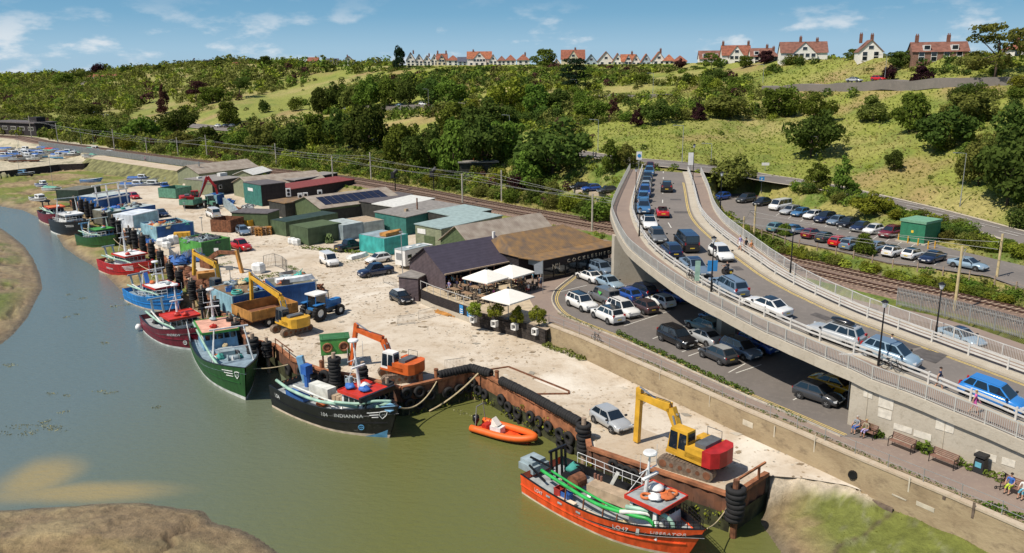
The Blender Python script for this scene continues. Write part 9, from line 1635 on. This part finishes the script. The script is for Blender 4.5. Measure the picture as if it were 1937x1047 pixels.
for k,(u,v)in enumerate(((484,444),(491,446),(499,445),(508,444))):
 for j in range(5):loose('pallet','brown wooden pallet in the timber stack by the dark store','pallet',P(u,v,0)+Vec((ru(-.05,.05),ru(-.05,.05),j*.30)),lambda mb:([mb.box((0,y,.22),(1.3,.16,.05))for y in(-.5,-.25,0,.25,.5)],[mb.box((x,0,.1),(.16,1.1,.18))for x in(-.55,0,.55)]),'trailer_orange' if k%2 else 'table_wood',ru(-.1,.2),'pallets stacked by the dark store')
wg=P(636,690,0);t=thing('winch_house','green steel winch house with two round rusty fans on the quay','winch house',tuple(wg),.25);t.scale=(.82,.82,.82);BX('cabin','steel_limegreen',t,(0,0,2.6),(3.4,2.2,1.9));mb=MB();[mb.box((x,y,.8),(.2,.2,1.7))for x in(-1.5,1.5)for y in(-.9,.9)];mb.build('legs','rust',t);mb=MB();mb.box((0,0,3.6),(3.5,2.3,.08));mb.tube([(-1.4,-.8,3.6),(-1.4,-.8,4.1),(1.2,-.8,4.1),(1.2,-.8,3.6)],.03,5);mb.build('roof','steel_green',t)
for x in(-.9,1.0):mb=MB();mb.torus((x,-1.15,2.6),.5,.12,16,6,'y');mb.cyl((x,-1.1,2.6),(x,-1.2,2.6),.42,.2,12);mb.build('fan','rust_orange',t)
def bld(key,n,lab,cat,zoff=0.,ms=('net_dark','net_orange','rope','net_dark','net_teal','crate_blue','steel_faded','rust','steel_faded'),sz=.6):
 t,D,W_,h=CT[key]
 for k in range(n):
  m=rnd.choice(ms);x,y=ru(.6,D-.6),ru(.4,W_-.4);r=ru(.5,1.1)*sz;mb=MB();typ=rnd.random()
  if typ<.6:mb.blob((0,0,r*.2),(r*1.1,r*.9,r*.42),k,13,8,0,.55,.4);[mb.bar((ru(-1,1)*r,ru(-1,1)*r,ru(0,.3)),(ru(-1,1)*r,ru(-1,1)*r,ru(.2,.8)),.06)for _ in range(5)];nm,ct_='net_heap','net'
  elif typ<.8:mb.torus((0,0,.12),r*.9,.1,14,5);mb.torus((.1,0,.3),r*.8,.09,14,5);nm,ct_='hose_coil','hose'
  else:crate(mb,(1.0,.6,.5));nm,ct_='fish_crate','crate'
  o=mb.build(nm,M(m),None,typ<.8);q=t.matrix_basis if 0 else Mtx.Translation(t.location)@Mtx.Rotation(t.rotation_euler.z,4,'Z');o.location=q@Vec((x,y,(h-.68 if key in('bluenets','green')else h+.03)));o.rotation_euler=(0,0,ru(0,6));o.scale=(1,1,1.3 if key in('bluenets','green')else 1);w2={'net_dark':'dark','net_orange':'orange','rope':'tan','house_white':'white','net_teal':'teal','crate_blue':'blue','steel_faded':'grey','buoy_orange':'orange','rust':'rusty'}[m]
  tag(o,f'{w2} {nm.replace("_"," ")} {lab}',ct_,f'{w2} {nm.replace("_"," ")}s {lab}')
bld('bluenets',26,'in the blue open topped container','gear',sz=.85);bld('green',24,'in the bright green container','gear',ms=('net_dark','rope','net_dark','steel_faded'),sz=.9);bld('bluelong',14,'on the roof of the long blue container','gear',sz=.7);bld('greyend',8,'on the roof of the grey olive store','gear',sz=.7);bld('weathered',12,'on the weathered blue container','gear',sz=.8);bld('bluetrac',7,'on the container behind the blue tractor','gear',sz=.8)
def upturned(lab,p,rz,L,B,m):mb=MB();H=Hull(L,B,.5,.5,.6,.4);rows=[[(x.x,s_*x.y,-x.z)for s_,x in[(1,H.pt(u,1,1)),(1,H.pt(u,.5,1)),(1,H.pt(u,0,1)*1),(1,Vec((H.pt(u,0,1).x,0,-.12))),(1,H.pt(u,0,-1)),(1,H.pt(u,.5,-1)),(1,H.pt(u,1,-1))]]for u in[i/10 for i in range(11)]];mb.add([q for r in rows for q in r],[(i*7+j,(i+1)*7+j,(i+1)*7+j+1,i*7+j+1)for i in range(10)for j in range(6)]+[tuple(range(7))]);o=mb.build('upturned_boat',M(m));o.location=p+Vec((0,0,.55));o.rotation_euler=(0,0,rz);tag(o,lab,'boat')
t,D,W_,h=CT['turq'];upturned('upturned orange boat lying on the turquoise container',Vec(t.location)+Mtx.Rotation(t.rotation_euler.z,3,'Z')@Vec((.8,1.2,h+.05)),t.rotation_euler.z+.1,4.6,1.7,'trailer_orange');t,D,W_,h=CT['bluetrac'];upturned('upturned white dinghy on the container behind the blue tractor',Vec(t.location)+Mtx.Rotation(t.rotation_euler.z,3,'Z')@Vec((.5,1.6,h+.05)),t.rotation_euler.z,5.0,1.4,'house_white');upturned('upturned white dinghy in the weeds behind the white van',P(660,492,.0),hd2((660,492),(690,484),0),4.4,1.5,'house_white')
gt=thing('leaning_gantry','white steel gantry frame leaning over the far blue container','gantry',tuple(P(184,398,0)),hd2((184,398),(240,388),0));mb=MB();LG=(P(240,388,0)-P(184,398,0)).length
for x in(0,LG*.35,LG*.75,LG):mb.bar((x,-.5,0),(x+.6,.5,5.2),.28)
[mb.bar((-.5,-.2+.3*z/5,z),(LG+.8,-.2+.3*z/5,z),.25)for z in(2.2,3.6,5.2)];mb.build('frame','house_white',gt)
fence('scrap_fence','grey palisade fence around blue scrap beside the green container',[P(u,v,0)for u,v in[(322,492),(332,502),(384,492)]],(2.2,.08),'galvanised',[(1.7,.05,.05),(.3,.05,.05)],(.28,.10,.1,2.0),zoff=0,height=1.9,cat='fence');fence('wire_fence','wire mesh fence panels around the green grass patch',[P(u,v,0)for u,v in[(500,508),(519,503),(535,509),(545,518)]],(2.4,.06),'cab_grey',[(1.9,.04,.04),(.1,.04,.04)],(.3,.02,.1,1.9),zoff=0,height=1.9,cat='fence');fence('yard_fence','grey sheet fence beside the blue small container',[P(u,v,0)for u,v in[(425,392),(440,404),(452,418)]],(2.0,.12),'steel_faded',[(1.9,.06,.06)],(.5,.46,.1,2.0),zoff=0,height=2.0,cat='fence');fence('quay_railing','rusty railing along the quay edge behind the black boat stern',[P(u,v,.2)for u,v in[(522,660),(556,686)]],(2.0,.08),'rust',[(1.1,.08,.08)],zoff=0,height=1.1);fence('jetty_rail','rusty guard rail at the end of the jetty',[P(u,v,.2)for u,v in[(1390,938),(1446,902)]],(3.,.14),'rust_orange',[(1.1,.14,.14)],zoff=0,height=1.1)
SCR=[(338,500,2.2,'cover_blue','blue tarpaulin heap behind the palisade scrap fence'),(362,494,2.4,'cover_blue','larger blue tarpaulin heap behind the palisade scrap fence'),(350,520,2.0,'rust','rusty scrap heap left of the old yellow digger'),(385,548,2.2,'rust','rusty scrap heap under the old yellow digger'),(400,560,1.6,'net_dark','dark net heap behind the maroon boat'),(372,530,1.8,'antifoul_brown','brown scrap heap beside the yellow box tank'),(270,455,1.6,'net_dark','dark net heap beside the lorry box'),(280,462,1.4,'cover_blue','blue drum heap beside the white sacks'),(262,446,1.5,'steel_faded','grey gear heap beside the lorry box'),(440,600,1.2,'net_dark','dark heap between the piles and the weathered container'),(455,616,1.2,'rust','rusty bucket heap in front of the orange trailer'),(430,585,1.4,'rope','tan rope heap by the weathered container'),(575,556,1.8,'net_dark','dark scrap heap right of the container with the dinghy'),(598,552,1.5,'rust','rusty scrap behind the blue tractor'),(545,548,1.5,'cover_blue','blue gear heap by the small grey trailer'),(520,548,1.6,'net_teal','teal net heap behind the upturned dinghy'),(500,545,1.5,'net_orange','orange net heap behind the weathered container'),(478,540,1.5,'steel_faded','grey crate heap behind the weathered container'),(742,452,1.2,'rust','rusty winch heap behind the turquoise container'),(448,402,1.8,'rust','heap of tangled bicycles and scrap behind the rusty skip'),(462,408,1.8,'steel_faded','heap of pale scrap behind the rusty skip'),(470,398,2.,'steel_grey','grey scrap heap by the teal ended shed'),(432,386,1.8,'cover_blue','blue covered heap near the small light blue container'),(776,476,1.3,'house_white','white sacks hung beside the blue grey shed'),(700,500,1.,'wood_brown','brown scrap timber behind the white hatchback'),(205,372,1.6,'wood_brown','brown scrap on the foreshore beside the dark green container')]
for u,v,s,m,lab in SCR:
 mb=MB();rg=random.Random(int(u));mb.blob((0,0,.2*s),(.7*s,.6*s,.38*s),int(u),11,7,0,.4,.5)
 for k in range(9):a=rg.uniform(0,6.28);c_=Vec((rg.uniform(-.7,.7)*s,rg.uniform(-.6,.6)*s,rg.uniform(.1,.6)*s));d=Vec((cos(a),sin(a),rg.uniform(-.4,.8)))*rg.uniform(.3,.8)*s;mb.bar(c_-d*.5,c_+d*.5,rg.uniform(.05,.2),rg.uniform(.05,.3))
 o=mb.build('scrap_heap',M(m));o.location=P(u,v,0);tag(o,lab,'scrap heap')
lg=thing('timber_stack','weathered planks lying against the terrace front','timber',tuple(P(828,592,0)),hd2((828,592),(862,602),0));mb=MB();[mb.box((1.2+ru(-.3,.3),-.2+.16*k,.08+.1*(k%2)),(ru(2.4,3.4),.16,.09),ru(-.04,.04))for k in range(7)];mb.build('planks','trailer_orange',lg)
pl=thing('steel_plate','raised rusty edged steel plate set into the quay','plate',tuple(P(905,703,0)));q=[P(u,v,.05)-P(905,703,0)for u,v in[(905,703),(1000,746),(1076,745),(1076,740),(962,694)]];mb=MB();[mb.bar(a,b,.16,.12)for a,b in zip(q,q[1:]+q[:1])];mb.build('edge','rust',pl)
# floating weed and mud clods
VV=[]
for u,v,s in[(100,815,2.6),(88,805,1.6),(130,558,1.),(140,595,1.2),(160,565,1.4),(215,580,1.6),(235,565,1.2),(125,600,1.),(195,650,1.3),(190,740,1.4),(210,745,1.2),(95,745,1.2),(130,750,1.),(20,690,2.),(20,815,3.),(45,818,2.),(75,800,1.4),(250,575,1.8),(120,780,1.),(300,770,1.),(580,800,.8),(870,780,1.6),(900,785,1.4)]:
 p=P(u,v,WL);VV.append(lfc([(p.x+ru(-.4,.4)*s,p.y+ru(-.3,.3)*s,WL+.02,.35*s,.2*s,.03)for _ in range(3)],int(24*s),.16))
V=np.concatenate(VV);V[:,2]=np.clip(V[:,2],WL+.005,WL+.08);c=np.repeat(np.array([(.30,.29,.16)])*RNG.uniform(.5,1.4,(len(V)//4,1)),4,0);o=bpy.data.objects.new('floating_weed',npm('weed',V,[M('scrub_leaf')],4,c));COL.objects.link(o);stuff(o,'scattered pale weed floating on the creek','seaweed')
for k_,o_ in PROTO.items():kill(o_)
